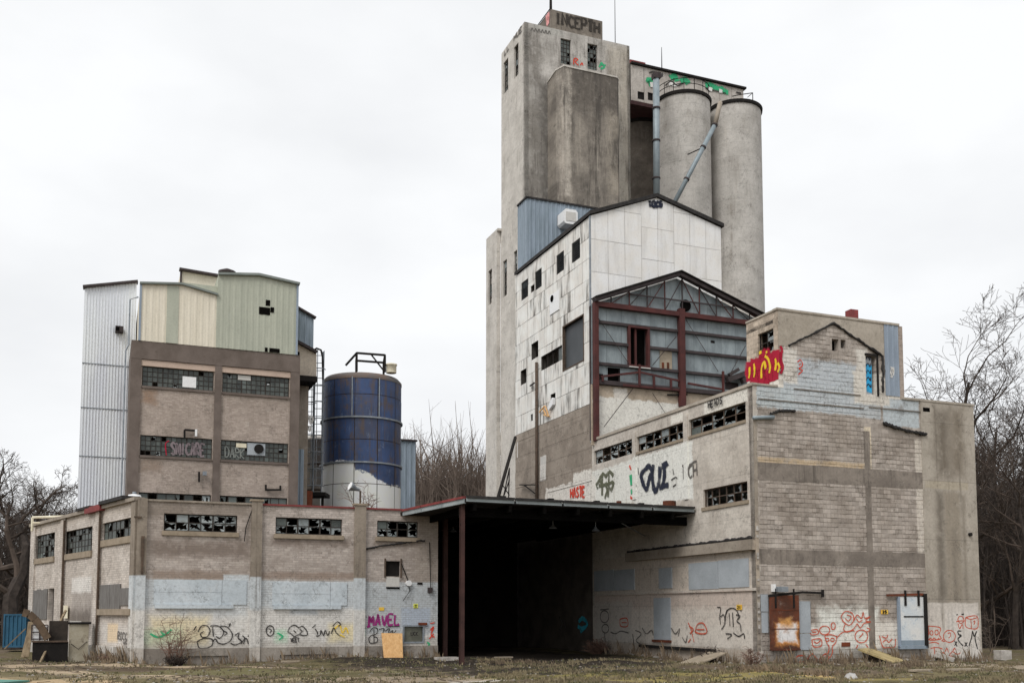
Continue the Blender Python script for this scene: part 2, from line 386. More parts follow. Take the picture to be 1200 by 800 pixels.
m_rs = facade('rendered_side_wall', RS, '#c1b8ac', '#afa599', brick=dict(w=0.4, h=0.2, m=0.006, v=0.3, dark=0.22),
    patches=[(P(RS, 743, 812, 526, 590), '#dcd8d0', .08, .25, .97, .06), (P(RS, 694, 744, 545, 592), '#dcd8cf', .08, .3, .96, .06),
             (P(RS, 672, 698, 562, 592), '#d9d4ca', .06, .25, .96, .1), (P(RS, 648, 676, 572, 592), '#d6d0c6', .06, .25, .96, .1),
             (P(RS, 825, 876, 455, 478), '#d9d4c8', .05, .12, .95, .1), (P(RS, 786, 800, 485, 495), '#d9d4c8', .05, .12, .95, .1),
             (P(RS, 697, 880, 646, 692), '#b9ab9c', .05, .1, .8, .1),
             (P(RS, 697, 884, 694, 732), '#bba99c', .06, .15, .9, .05), (P(RS, 740, 884, 712, 755), '#c9c0b4', .2, .4, .75, .15),
             (P(RS, 697, 740, 705, 750), '#b9b3aa', .15, .3, .7, .15), (P(RS, 697, 884, 756, 790), '#a59686', .06, .15, .9, .2)],
    streak=[(3.5, '#8c7a62', .55, .6), (6, '#6e5e4a', .6, .4)], grime=[(2.2, '#8a7660', .6, .45)], seams=[('z', 1.9, 0.65, .012, .4)], bump=0.3)
m_rsbrick = facade('brown_course_wall', RS, '#988b7d', '#85786b', brick=dict(w=2.6, h=0.9, m=0.02, v=0.35, dark=0.55),
    patches=[(P(RS, 633, 640, 534, 562), '#cfcbc4', .04, .1, .95, .1), (P(RS, 640, 693, 566, 592), '#d6d0c6', .06, .35, .96, .1), (P(RS, 672, 696, 552, 592), '#d9d4ca', .06, .3, .96, .1)],
    streak=[(4, '#6a5b4e', .55, .6), (8, '#a8998a', .6, .4)], grime=[(1.8, '#6b5c4f', .55, .5)], bump=0.4)
m_lf = facade('glazed_brick_front', LF, '#b3a79e', '#a1948a', brick=dict(w=0.27, h=0.105, m=0.012, v=0.7, dark=0.38, mc='#6b6058'),
    patches=[(P(LF, 172, 292, 586, 606), '#7a6d60', .25, .4, .75, .3), (P(LF, 176, 290, 633, 652), '#74655a', .25, .4, .9, .4), (P(LF, 178, 268, 668, 680), '#85705f', .12, .2, .75, .3),
             (P(LF, 318, 408, 630, 640), '#75655a', .2, .3, .9, .35), (P(LF, 306, 416, 670, 678), '#866f5e', .1, .15, .7, .3),
             (P(LF, 437, 494, 630, 640), '#7c6c5e', .12, .2, .7, .3), (P(LF, 488, 516, 604, 690), '#96897c', .3, .3, .6, .3),
             (P(LF, 150, 516, 680, 716), rBLUE, .06, .09, .97, .2), (P(LF, 262, 292, 673, 690), rBLUE, .04, .04, .97, .05),
             (P(LF, 150, 516, 712, 760), '#cfccc6', .15, .3, .97, .15), (P(LF, 205, 290, 706, 722), '#bfc4c6', .2, .3, .8, .1),
             (P(LF, 428, 514, 690, 742), '#adb4b8', .1, .35, .85, .3), (P(LF, 470, 504, 712, 734), '#a2b0c2', .08, .1, .8, .1), (P(LF, 340, 372, 708, 720), '#aab3ba', .12, .1, .7, .1),
             (P(LF, 175, 245, 722, 757), '#dcc9a0', .25, .2, .75, .1), (P(LF, 158, 212, 736, 758), '#b4d0a8', .2, .3, .6, .3), (P(LF, 385, 418, 730, 752), '#dcc78e', .2, .2, .6, .3),
             (P(LF, 322, 336, 738, 752), '#a9d8b4', .15, .2, .7, .2), (P(LF, 416, 428, 736, 744), '#9cd6a8', .1, .1, .6, .2),
             (P(LF, 150, 516, 751, 760), '#9d968b', .25, .45, .65, .4), (P(LF, 150, 516, 758, 800), '#8d847a', .04, .08, .97, .1)],
    streak=[(5, '#6f6255', .62, .4)], grime=[(1.3, '#7d6f63', .62, .5), (5, '#5c5148', .7, .5)], bump=0.5)
m_pier = facade('board_marked_pier', LF, '#8d8071', '#786c5e', patches=[(P(LF, 150, 516, 676, 716), rBLUE, .04, .03, .97, .05), (P(LF, 150, 516, 714, 758), '#cac7c1', .1, .1, .97, .05), (P(LF, 150, 516, 758, 790), '#b5ada3', .05, .1, .9, .1)],
    streak=[(7, '#55493d', .5, .7), (9, '#b5a898', .58, .6)], bump=0.4)
m_ls = facade('pale_brick_side', LS, '#c2b8ae', '#aea398', brick=dict(w=0.27, h=0.105, m=0.013, v=0.6, dark=0.5, mc='#776b61'),
    patches=[(P(LS, 100, 160, 732, 756), '#d0cbc4', .2, .3, .6, .2), (P(LS, 36, 160, 596, 610), '#b3a493', .2, .2, .5, .2), (P(LS, 84, 108, 690, 738), '#9a9088', .2, .25, .85, .3),
             (P(LS, 84, 107, 676, 694), '#d6d2cc', .1, .2, .8, .1), (P(LS, 80, 106, 714, 745), '#4b4037', .35, .4, .75, .2), (P(LS, 126, 138, 730, 752), '#dcc09c', .1, .1, .8, .1),
             (P(LS, 20, 160, 756, 800), '#aaa198', .04, .08, .95, .1)],
    streak=[(4, '#7b6a5a', .58, .6)], grime=[(2.2, '#85766a', .62, .5)], bump=0.5)
m_mf = facade('tan_mill_brick', MF, '#a8988c', '#998a7e', brick=dict(w=0.22, h=0.08, m=0.009, v=0.55, dark=0.32, mc='#6a5a4d'),
    patches=[(P(MF, 166, 182, 456, 472), '#86684f', .2, .35, .7, .4), (P(MF, 166, 190, 538, 552), '#7f6854', .2, .35, .6, .4)],
    streak=[(4, '#75634f', .62, .45), (7, '#c0b09f', .66, .4)], grime=[(2, '#816d5e', .64, .35)], bump=0.4)
m_brown = plain('brown_painted_concrete', '#6d6058', '#5d5149', 1.2, .9, grime=[(3, '#41342b', .58, .5), (5, '#8a7767', .68, .4)])
m_conc = facade('tower_concrete_side', TL, '#c3bdb4', '#b1aba2', streak=[(1.6, '#8b8072', .52, .55), (4, '#6e655b', .6, .55), (11, '#756c61', .55, .4)], grime=[(2.6, '#6d6459', .7, .5)], seams=[('z', 1.35, 0, .014, .3)], bump=0.25)
m_concf = facade('tower_concrete_front', TF, '#b6b1aa', '#9b968f', streak=[(1.1, '#4f4842', .48, .65), (2.8, '#433d38', .5, .8), (8, '#4a443e', .52, .6), (14, '#c9bfb0', .58, .4), (5, '#c2b8a6', .63, .35)], grime=[(1.2, '#6b635a', .55, .5), (3, '#544d46', .62, .5)], seams=[('z', 1.35, 0, .014, .3)],
    patches=[(P(TF, 632, 646, 100, 240), '#3f3a34', 1.0, .9, .92, .25), (P(TF, 617, 632, 120, 240), '#6b645b', .8, .9, .7, .5), (P(TF, 621, 633, 40, 100), '#645d54', .6, .8, .7, .6), (P(TF, 728, 739, 60, 240), '#6b645a', .3, .8, .6, .7), (P(TF, 712, 738, 55, 235), '#b5aa98', .4, .4, .6, .3), (P(TF, 622, 660, 30, 40), '#8d9088', .2, .3, .4, .4)], bump=0.25)
m_pil = facade('tower_pilaster_concrete', TF, '#8f867a', '#716960', streak=[(1.0, '#48433e', .45, .85), (2.2, '#3f3a35', .5, .8), (7, '#3f3a35', .52, .6), (13, '#c2b8a9', .57, .4), (3, '#b0a697', .56, .7)], grime=[(1.0, '#5c554d', .55, .6)],
    patches=[(P(TF, 645, 655, 80, 240), '#a99f92', .25, .4, .8, .3), (P(TF, 658, 728, 80, 150), '#4f4842', 1.2, 1.6, .75, .4), (P(TF, 648, 655, 90, 240), '#bfb5a7', .3, .4, .6, .5), (P(TF, 700, 727, 150, 240), '#a09584', .6, .8, .7, .2)], seams=[('z', 1.35, 0, .014, .3)], bump=0.25)
m_silo = facade('silo_concrete', WF, '#b6b1aa', '#a5a099', streak=[(1.4, '#7d7468', .5, .6), (3.5, '#bdb3a4', .57, .5), (6, '#5f5850', .58, .5), (12, '#665e55', .54, .5)], grime=[(1.4, '#857a6c', .58, .35), (2.6, '#a08464', .72, .5)], seams=[('z', 1.3, 0, .014, .45)], bump=0.2)
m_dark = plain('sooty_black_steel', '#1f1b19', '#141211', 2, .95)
m_hall = plain('shade_black_wall', '#241f1c', '#171412', 1, 1.0, spec=0.05)  # darkness of the open shed put into the colour of its walls
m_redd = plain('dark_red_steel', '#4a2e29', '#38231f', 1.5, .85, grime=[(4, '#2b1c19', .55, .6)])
m_black = plain('unlit_void_black', '#0e0d0c', '#0a0909', 1, 1.0, spec=0.0)  # near-black standing in for unlit openings and the shaded shed joists
m_tar = plain('black_tar', '#33302f', '#201e1e', 5, .8, grime=[(7, '#6a645d', .62, .6)], bump=.6)
m_roof = plain('gravel_roof', '#4b4744', '#3a3633', 1.5, .95)
m_cream = plain('cream_sheet_metal', '#d3cab6', '#cac1ac', .5, .6, grime=[(.9, '#b4a888', .6, .4)], stretch=6)
m_green = plain('sage_sheet_metal', '#a6a997', '#9b9f8e', .5, .6, grime=[(.7, '#b4b7ad', .6, .5)], stretch=3)
m_galv = plain('white_corrugated_metal', '#d2d6dd', '#c8ccd4', .15, .5, metal=0.15, grime=[(1.2, '#a9a6a0', .66, .35)], stretch=6)
m_bluem = plain('blue_grey_sheet_metal', '#8291a0', '#73828e', .6, .6, grime=[(.8, '#54626b', .6, .5), (2, '#8294a0', .66, .4)], stretch=5)
m_bluegrey = plain('faded_blue_paint', '#8795a5', '#74839a' if False else '#7b899a', .8, .7, grime=[(1.5, '#a7a49d', .62, .6)], stretch=3)
m_red = plain('red_oxide_steel', '#572926', '#442120', 1.5, .8, grime=[(4, '#3a1f1b', .6, .6), (8, '#8d5a4a', .68, .4)])
m_redtrim = plain('red_flashing', '#7e3a39', '#683130', 2, .7, grime=[(4, '#5a3a35', .6, .5)])
m_fascia = plain('pale_blue_fascia', '#939c9e', '#7d8688', 1, .6, grime=[(3, '#55524e', .6, .6), (6, '#d0d4d2', .64, .4)])
m_sheet = plain('grey_blue_wall_sheet', '#8d999d', '#768186', .8, .65, grime=[(1.5, '#5c676c', .58, .5), (5, '#8a7d6f', .7, .5)], vary=.35, stretch=3)
m_girt = plain('dark_girt_steel', '#43393a', '#352d2d', 2, .8)
m_white = None
def panel_mat(name, w, c1, c2, dirt):
    t = NT(name)
    s = t.dot(t.pos, tuple(w.d)); z = t.sep(t.pos)[2]; r = t.rand()
    col = t.mix(t.ramp(t.noise(t.pos, 1.2, 4), .3, .7), lin(c1), lin(c2))
    col = t.mix(t.m('MULTIPLY', r, .12), col, lin('#a59b8d'))
    q = t.noise(t.vec(t.m('MULTIPLY', s, 2.3), t.m('MULTIPLY', z, .28), t.m('MULTIPLY', r, 1.2)), 1, 5, .7)
    k = t.m('MULTIPLY', t.ramp(q, .44, .68), t.ramp(t.m('ADD', t.m('MULTIPLY', t.m('FRACT', t.m('MULTIPLY', r, 7.3)), .4), t.m('MULTIPLY', t.noise(t.pos, .45, 4), 1.0)), .5, .9, 0.15, dirt))
    col = t.mix(k, col, lin('#4a443e'))
    fine = t.noise(t.pos, 12, 4); col = t.mix(t.ramp(fine, .5, .75, 0, .15), col, lin('#6d655b'))
    t.bump(fine, .2, .01)
    return t.done(col, .75)
m_wpan = panel_mat('white_cement_panel', RS, '#dedad3', '#d0cbc3', 1.0)
m_wpanf = panel_mat('white_front_panel', WF, '#dedcd8', '#d6d3ce', 0.15)
m_wall_w = facade('panel_backing', RS, '#4b4641', '#3d3833')
m_frame = plain('window_frame_steel', '#39332e', '#2a2522', 5, .85, grime=[(7, '#6d5d4e', .6, .5)])
m_framer = plain('rusty_window_frame', '#5c4a3c', '#463a30', 5, .9)
m_sill = plain('stone_sill', '#93836f', '#82735f', 3, .95, grime=[(5, '#5b4f41', .6, .5)], bump=.4)
m_board = plain('blue_grey_board', '#9ca3a9', '#8f969c', 1.0, .85, grime=[(3, '#7d868d', .6, .4), (9, '#63686b', .7, .4)])
m_boardd = plain('weathered_grey_plywood', '#6f6c69', '#5f5b57', 1.5, .9, grime=[(4, '#45413d', .55, .6), (7, '#8d8780', .66, .4)], stretch=4)
m_boardw = plain('painted_white_board', '#bfbcb6', '#b0ada7', 1, .85, grime=[(5, '#8a867f', .65, .4)])
m_ply = plain('raw_plywood', '#cfa877', '#bd9261', 2.5, .85, grime=[(3, '#8a5f3a', .62, .6), (6, '#e0c294', .62, .4)], stretch=5)
m_plyo = plain('grey_old_plywood', '#9b8c78', '#877a66', 2, .95, grime=[(3, '#6a5f4f', .58, .5)])
m_rust = plain('rust_steel', '#6e3722', '#4c2a1c', 1.5, .9, grime=[(3, '#34211a', .56, .7), (5, '#9c5a30', .6, .6)], bump=.4)
m_rustp = plain('scorched_paint', '#e6ddcb', '#cf9a5c', 1.6, .8, grime=[(3.5, '#8a4a22', .53, .9), (8, '#5a2d18', .6, .8)])
m_wood = plain('old_timber', '#8d7a5e', '#6d5c45', 2, .95, grime=[(5, '#4d4033', .56, .6)], stretch=3)
m_pipe = plain('pale_blue_pipe', '#87949a', '#77848b', 1.5, .55, metal=.2, grime=[(3, '#4f565a', .6, .6), (5, '#8d7d6c', .68, .5)])
m_pipet = plain('tan_pipe', '#9b8f80', '#8a7d6d', 1.5, .7)
m_acwhite = plain('white_enamel', '#e2e3e4', '#d6d7d8', 1, .5, grime=[(3, '#9c9890', .68, .5)])
m_steelg = plain('galvanised_steel', '#8c939a', '#737a81', 3, .5, metal=.4)
m_yellow = plain('yellow_sticker', '#e0b54a', '#d9a83f', 3, .6)
m_lime = plain('lime_sticker', '#d9dc6a', '#cfd25a', 3, .6)
m_rail = plain('cream_painted_rail', '#dcd2b8', '#c9bd9f', 3, .6)
m_contb = plain('blue_container_paint', '#2a566f', '#224a61', 1, .55, grime=[(2, '#1f4560', .6, .5)])
m_teal = plain('teal_painted_sheet', '#4f8276', '#46766b', 1, .6)
m_stone = plain('pale_rubble', '#b5afa8', '#928b83', 3, .95, bump=.6)
m_bark = plain('dark_bark', '#3f3630', '#2c2521', 3, .95, bump=.5)
m_twig = plain('bare_twig', '#51443b', '#3d332c', 1, .95)
m_twigp = plain('pale_thicket_twig', '#75665b', '#5d5047', 1, .95)
m_bush = plain('reddish_shrub_stem', '#7d5e4e', '#5e463a', 4, .95)
def paint(name, c, c2=None):
    t = NT(name); col = t.mix(t.noise(t.pos, 4), lin(c), lin(c2 or c))
    k = t.n.new('ShaderNodeAttribute'); k.attribute_name = 'fade'
    sp = t.noise(t.pos, 26, 5, .75); wr = t.noise(t.pos, 2.2, 5, .7)
    a = t.ramp(t.m('ADD', t.m('MULTIPLY', k.outputs['Fac'], 1.35), t.m('MULTIPLY', t.m('SUBTRACT', sp, .5), 1.1)), .25, .85)
    t.set(t.bsdf, 'Alpha', t.m('MULTIPLY', a, t.ramp(wr, .3, .5, .55, .97)))
    return t.done(col, .85, 0, .2)
g_black, g_red, g_crim = paint('black_spray', '#33302f'), paint('red_spray', '#b4553f'), paint('crimson_spray', '#a52038', '#941a30')
g_purple, g_navy, g_green = paint('purple_spray', '#8b2a6c'), paint('navy_spray', '#262b3c'), paint('green_spray', '#3fa877', '#2f9468')
g_yel, g_cyan, g_grey, g_white, g_olive = paint('yellow_spray', '#e6b630'), paint('cyan_spray', '#3aa7d8', '#2f93c4'), paint('grey_spray', '#5f5a56'), paint('white_spray', '#d2cfca'), paint('olive_spray', '#5b5d48')
g_fade = paint('faded_black_spray', '#3b3631'); g_brick, g_pink, g_teal = paint('brick_red_spray', '#c0402e'), paint('pink_spray', '#d99a98'), paint('teal_spray', '#3c9fb4')
def glass_mat(name, c1, c2, rough=.22):
    t = NT(name)
    col = t.mix(t.rand(), lin(c1), lin(c2))
    d = t.noise(t.pos, 5, 5, .7); col = t.mix(t.ramp(d, .45, .7, 0, .7), col, lin('#5d625c'))
    return t.done(col, t.ramp(d, .3, .7, rough, .6), 0, .5)
m_glass = glass_mat('dirty_window_glass', '#2a322f', '#56605c')
m_glassp = glass_mat('pale_broken_glass', '#5f696b', '#9aa3a4')
m_glassg = glass_mat('green_wired_glass', '#232927', '#454c48', .3)

# ---------------------------------------------------------------- windows, pieces, lettering
def pane_mesh(mb, w, r, off, kind, rnd):
    s0, s1, z0, z1 = r
    if kind == 'whole':
        mb.wbox(w, s0, s1, z0, z1, off - .006, off + .006); return
    cs, cz = (s0 + s1) / 2 + rnd.uniform(-.2, .2) * (s1 - s0), (z0 + z1) / 2 + rnd.uniform(-.2, .2) * (z1 - z0)
    per = []
    for k in range(4):
        a = [(s0, z0), (s1, z0), (s1, z1), (s0, z1)][k]; b = [(s1, z0), (s1, z1), (s0, z1), (s0, z0)][k]
        for q in range(4): per.append((a[0] + (b[0] - a[0]) * q / 4, a[1] + (b[1] - a[1]) * q / 4))
    inn = [(cs + (p[0] - cs) * f, cz + (p[1] - cz) * f) for p in per for f in [rnd.choice((.35, .6, .8, .9, .95))]]
    st = rnd.randrange(16); ln = rnd.choice((6, 9, 12, 16)); n = 16
    use = [(st + i) % n for i in range(ln)]
    vs = [w.pt(p[0], p[1], off) for p in per] + [w.pt(p[0], p[1], off + .004) for p in inn]
    mb.add(vs, [(i, (i + 1) % n, n + (i + 1) % n, n + i) for i in use])
def window(parent, w, r, cols, rows, broken=.6, missing=.2, inset=.12, fmat=None, gmats=None, name='window', bar=.035, heavy=(), label=None, sill=None, seed=0):
    """steel sash: frame and glazing bars in one piece, each pane (or what is left of it) a sub-part"""
    rnd = random.Random(seed * 31 + int(r[0] * 100) + int(r[2] * 1000)); s0, s1, z0, z1 = r
    ds, dz = (s1 - s0) / cols, (z1 - z0) / rows
    holes = []
    for i in range(cols):
        for j in range(rows):
            hb = bar * (1.9 if (i in heavy) else 1) ; hb2 = bar * (1.9 if (i + 1 in heavy) else 1)
            holes.append((s0 + i * ds + (bar * 1.3 if i == 0 else hb / 2), s0 + (i + 1) * ds - (bar * 1.3 if i == cols - 1 else hb2 / 2), z0 + j * dz + (bar * 1.3 if j == 0 else bar / 2), z0 + (j + 1) * dz - (bar * 1.3 if j == rows - 1 else bar / 2)))
    mb = MB(); mb.wgrid(w, s0, s1, z0, z1, holes, .05, -inset)
    f = obj(name, mb, fmat or m_frame, parent, label=label)
    for h in holes:
        q = rnd.random()
        if q < missing: continue
        p = MB(); pane_mesh(p, w, h, -inset - .025, 'broken' if q < missing + broken else 'whole', rnd)
        gm = (gmats or (m_glass, m_glassp, m_glass))
        obj('pane', p, gm[rnd.randrange(len(gm))] if q >= missing + broken else (gmats[0] if gmats and rnd.random() < .4 else m_glassp), f, recalc=False)
    if sill:
        b = MB(); b.wbox(w, s0 - .08, s1 + .08, z0 - sill, z0 - .003, -.1, .09); obj('sill', b, m_sill, f)
    return f
def panels(parent, w, poly, ss, zs, mat, off=0.0, th=.03, holes=(), gap=.012, jit=.008, name='panel', skip=0.0, rnd=R):
    out = []
    for i in range(len(ss) - 1):
        for j in range(len(zs) - 1):
            r = (ss[i] + gap / 2, ss[i + 1] - gap / 2, zs[j] + gap / 2, zs[j + 1] - gap / 2)
            if skip and rnd.random() < skip: continue
            mb = MB(); o = off + rnd.uniform(0, jit)
            for q in minus(r, holes):
                c = clip_rect(list(poly), q)
                if len(c) >= 3: mb.wprism(w, c, o - th, o)
            if mb.v: out.append(obj(name, mb, mat, parent))
    return out
def slab(name, parent, w, r, o0, o1, mat, label=None):
    mb = MB(); mb.wbox(w, *r, o0, o1); return obj(name, mb, mat, parent, label=label)
def smooth_line(p, k=5):
    if len(p) < 3: return p
    out = []
    for i in range(len(p) - 1):
        a, b, c, d = p[max(i - 1, 0)], p[i], p[i + 1], p[min(i + 2, len(p) - 1)]
        for q in range(k):
            t = q / k
            out.append(tuple(.5 * (2 * b[n] + (c[n] - a[n]) * t + (2 * a[n] - 5 * b[n] + 4 * c[n] - d[n]) * t * t + (3 * b[n] - a[n] - 3 * c[n] + d[n]) * t ** 3) for n in (0, 1)))
    return out + [p[-1]]
def strokes(mb, w, lines, width, off=.03, sm=True, dep=None):
    """painted lines on a wall, lines in wall metres"""
    for ln in lines:
        ln = smooth_line(ln) if sm else ln
        if len(ln) < 2: continue
        L, Rr = [], []
        for i in range(len(ln)):
            a, b = ln[max(i - 1, 0)], ln[min(i + 1, len(ln) - 1)]
            dx, dy = b[0] - a[0], b[1] - a[1]; d = math.hypot(dx, dy) or 1
            h = width / 2 * (0.8 + .4 * R.random())
            nx, ny = -dy / d * h, dx / d * h
            L.append((ln[i][0] + nx, ln[i][1] + ny)); Rr.append((ln[i][0] - nx, ln[i][1] - ny))
        n = len(ln); o = off + R.uniform(0, .003)
        M = [((a[0] + b[0]) / 2, (a[1] + b[1]) / 2) for a, b in zip(L, Rr)]
        ex = lambda q, m_, f: (m_[0] + (q[0] - m_[0]) * f, m_[1] + (q[1] - m_[1]) * f)
        rows = [[ex(q, m_, 1.55) for q, m_ in zip(L, M)], [ex(q, m_, .6) for q, m_ in zip(L, M)], [ex(q, m_, .6) for q, m_ in zip(Rr, M)], [ex(q, m_, 1.55) for q, m_ in zip(Rr, M)]]
        mb.add([w.pt(*q, o) for rw_ in rows for q in rw_], [(r_ * n + i, r_ * n + i + 1, (r_ + 1) * n + i + 1, (r_ + 1) * n + i) for r_ in range(3) for i in range(n - 1)])
        p0 = R.uniform(0, 6)
        for r_ in range(4): mb.a += [(0.0 if r_ in (0, 3) else 1.0) * (.82 + .18 * math.sin(p0 + i * .5)) for i in range(n)]
FONT = {'A': [[(0, 0), (.45, 1), (.55, 1), (1, 0)], [(.2, .4), (.8, .4)]], 'C': [[(1, .85), (.5, 1), (.05, .7), (.05, .3), (.5, 0), (1, .15)]], 'D': [[(0, 0), (0, 1), (.7, .9), (1, .5), (.7, .1), (0, 0)]],
 'E': [[(1, 1), (0, 1), (0, 0), (1, 0)], [(0, .5), (.7, .5)]], 'F': [[(1, 1), (0, 1), (0, 0)], [(0, .55), (.7, .55)]], 'G': [[(1, .85), (.5, 1), (0, .6), (.1, .1), (.7, 0), (1, .4), (.6, .4)]], 'H': [[(0, 0), (0, 1)], [(1, 0), (1, 1)], [(0, .5), (1, .5)]],
 'I': [[(.5, 0), (.5, 1)]], 'K': [[(0, 0), (0, 1)], [(1, 1), (0, .45), (1, 0)]], 'L': [[(0, 1), (0, 0), (.9, .05)]], 'M': [[(0, 0), (.1, 1), (.5, .4), (.9, 1), (1, 0)]], 'N': [[(0, 0), (0, 1), (1, 0), (1, 1)]],
 'O': [[(.5, 1), (0, .6), (.2, .05), (.6, 0), (1, .4), (.85, .9), (.5, 1)]], 'P': [[(0, 0), (0, 1), (.8, .95), (1, .7), (.7, .45), (0, .45)]], 'R': [[(0, 0), (0, 1), (.8, .95), (.9, .65), (0, .5), (1, 0)]], 'S': [[(1, .85), (.5, 1), (.05, .75), (.9, .3), (.5, 0), (0, .15)]],
 'T': [[(0, 1), (1, 1)], [(.5, 1), (.5, 0)]], 'U': [[(0, 1), (.05, .2), (.5, 0), (.95, .2), (1, 1)]], 'V': [[(0, 1), (.5, 0), (1, 1)]], 'Y': [[(0, 1), (.5, .5), (1, 1)], [(.5, .5), (.5, 0)]], 'X': [[(0, 0), (1, 1)], [(0, 1), (1, 0)]],
 '2': [[(0, .8), (.5, 1), (1, .7), (0, 0), (1, 0)]], '1': [[(.3, .8), (.6, 1), (.6, 0)]], '5': [[(1, 1), (.1, 1), (0, .55), (.7, .6), (1, .3), (.5, 0), (0, .1)]], '?': [[(0, .75), (.5, 1), (.9, .7), (.5, .4), (.5, .25)], [(.45, .05), (.55, 0)]]}
def text_lines(w, word, x0, y0, x1, y1, hpx, jit=.06, fill=.74, off=.03):
    """the baseline runs from pixel (x0, y0) to (x1, y1) on wall w"""
    a, b = w.hit(x0, y0), w.hit(x1, y1); t = w.hit((x0 + x1) / 2, (y0 + y1) / 2 - hpx); mz = (a[1] + b[1]) / 2; H = t[1] - mz
    n = len(word); out = []
    for i, ch in enumerate(word):
        if ch not in FONT: continue
        jz = R.uniform(-.5, .5) * jit * H; js = R.uniform(.92, 1.08)
        for ln in FONT[ch]:
            q = []
            for x, y in ln:
                f = (i + (x * fill + (1 - fill) / 2)) / n
                q.append((a[0] + (b[0] - a[0]) * f + R.uniform(-.3, .3) * jit * H, a[1] + (b[1] - a[1]) * f + y * H * js + jz))
            out.append(q)
    return out
def graf(parent, w, mat, width, pix=(), words=(), off=.03, label=None, sm=True, fills=()):
    lines = [[w.hit(x, y) for x, y in ln] for ln in pix]
    for wd_ in words: lines += text_lines(w, *wd_)
    groups = []
    for ln in lines:      # strokes that lie together are one tag
        bx = [min(q[0] for q in ln) - .3, max(q[0] for q in ln) + .3, min(q[1] for q in ln) - .3, max(q[1] for q in ln) + .3]; g = [bx, [ln]]
        for h in [h for h in groups if h[0][0] < bx[1] and h[0][1] > bx[0] and h[0][2] < bx[3] and h[0][3] > bx[2]]:
            groups.remove(h); b_ = h[0]; g[0] = bx = [min(bx[0], b_[0]), max(bx[1], b_[1]), min(bx[2], b_[2]), max(bx[3], b_[3])]; g[1] += h[1]
        groups.append(g)
    o_ = None
    for g in groups:
        mb = MB(); strokes(mb, w, g[1], width, off, sm)
        if mb.v: o_ = obj('graffiti', mb, mat, parent, label=label, recalc=False)
    if not fills: return o_
    mb = MB()
    for f in fills:
        p = [w.hit(x, y) for x, y in f]; mb.add([w.pt(*q, off - .006) for q in p], [tuple(range(len(p)))]); mb.a += [1.0] * len(p)
    return obj('graffiti', mb, mat, parent, label=label, recalc=False)
def scribble(x0, y0, x1, y1, n, rnd):
    return [[(rnd.uniform(x0, x1), rnd.uniform(y0, y1)) for _ in range(rnd.randint(4, 7))] for _ in range(n)]
def circ(x, y, rx, ry=None, k=10):
    ry = ry or rx
    return [(x + rx * math.cos(2 * math.pi * i / k), y + ry * math.sin(2 * math.pi * i / k)) for i in range(k + 1)]
# ================================================================ RIGHT: block warehouse
roofz = RF.hit(1110, 473)[1]
sR = RF.hit(1146, 640)[0]
bw = thing('block_warehouse', C, 'tall derelict concrete block warehouse with a gabled outline and red scrawls on its front', 'warehouse')
ph = P(RF, 912, 1053.5, 366, 460); phs0, phs1, phz = RF.hit(912, 420)[0], RF.hit(1053.5, 420)[0], RF.hit(985, 373)[1]
hA, hB = P(RF, 975, 983, 397, 411), P(RF, 985.5, 991.5, 398, 408)
hD = P(RF, 1015, 1027, 417, 462)
hD = (hD[0], hD[1], max(hD[2], roofz + .02), hD[3])
mb = MB(); mb.wgrid(RF, 0, sR, -.6, roofz, (), .3, -.008)
obj('front_wall', mb, m_rf, bw)
mb = MB(); mb.wgrid(RF, phs0, phs1, roofz, phz, (hA, hB, hD), .3, -.008)
obj('penthouse_front', mb, m_rf, bw)
# penthouse shell and main roof
phd = Wall(RF.pt(phs0, 0), V, -1).hit(875, 410)[0]
mb = MB(); mb.prism([RF.pt(phs0, 0, -.33), RF.pt(phs1, 0, -.33), RF.pt(phs1, 0, -phd), RF.pt(phs0, 0, -phd)], phz - .5, phz - .35); obj('penthouse_roof', mb, m_roof, bw)
PL = Wall(RF.pt(phs0, 0), V, -1)
pw = P(PL, 888, 907, 388, 413); pw = (max(pw[0], .3), pw[1], pw[2], pw[3])
mb = MB(); mb.wgrid(PL, 0.0, phd, roofz, phz, (pw,), .25, 0); m_pl = facade('penthouse_side_block', PL, '#b9a894', '#a39280', brick=dict(w=.4, h=.2, m=.01, v=.8, dark=.5), patches=[((-.1, 9, roofz - .2, PL.hit(893, 424)[1]), '#d8d2c6', .08, .2, .97, .05)])
obj('penthouse_side', mb, m_pl, bw)
window(bw, PL, pw, 2, 2, .7, .3, .1, seed=3)
mb = MB(); mb.wgrid(PL.back(phs1 - phs0), 0, phd, roofz, phz); mb.wbox(PL, phd, phd + .25, roofz, phz, -(phs1 - phs0) + .3, -.3); obj('penthouse_back', mb, m_mf, bw)
slab('wall_cap', bw, RF, (phs0 - .06, phs1 + .04, phz, phz + .1), -.3, .05, m_rftop)
slab('wall_cap', bw, RF, (phs1 + .05, sR + .05, roofz, roofz + .1), -.3, .06, m_rfc)
slab('wall_cap', bw, RF, (-.05, phs0 - .07, roofz, roofz + .08), -.3, .05, m_rfc)
mb = MB(); mb.wbox(PL, .02, phd, phz, phz + .09, -.25, .04); obj('wall_cap', mb, m_rftop, bw)
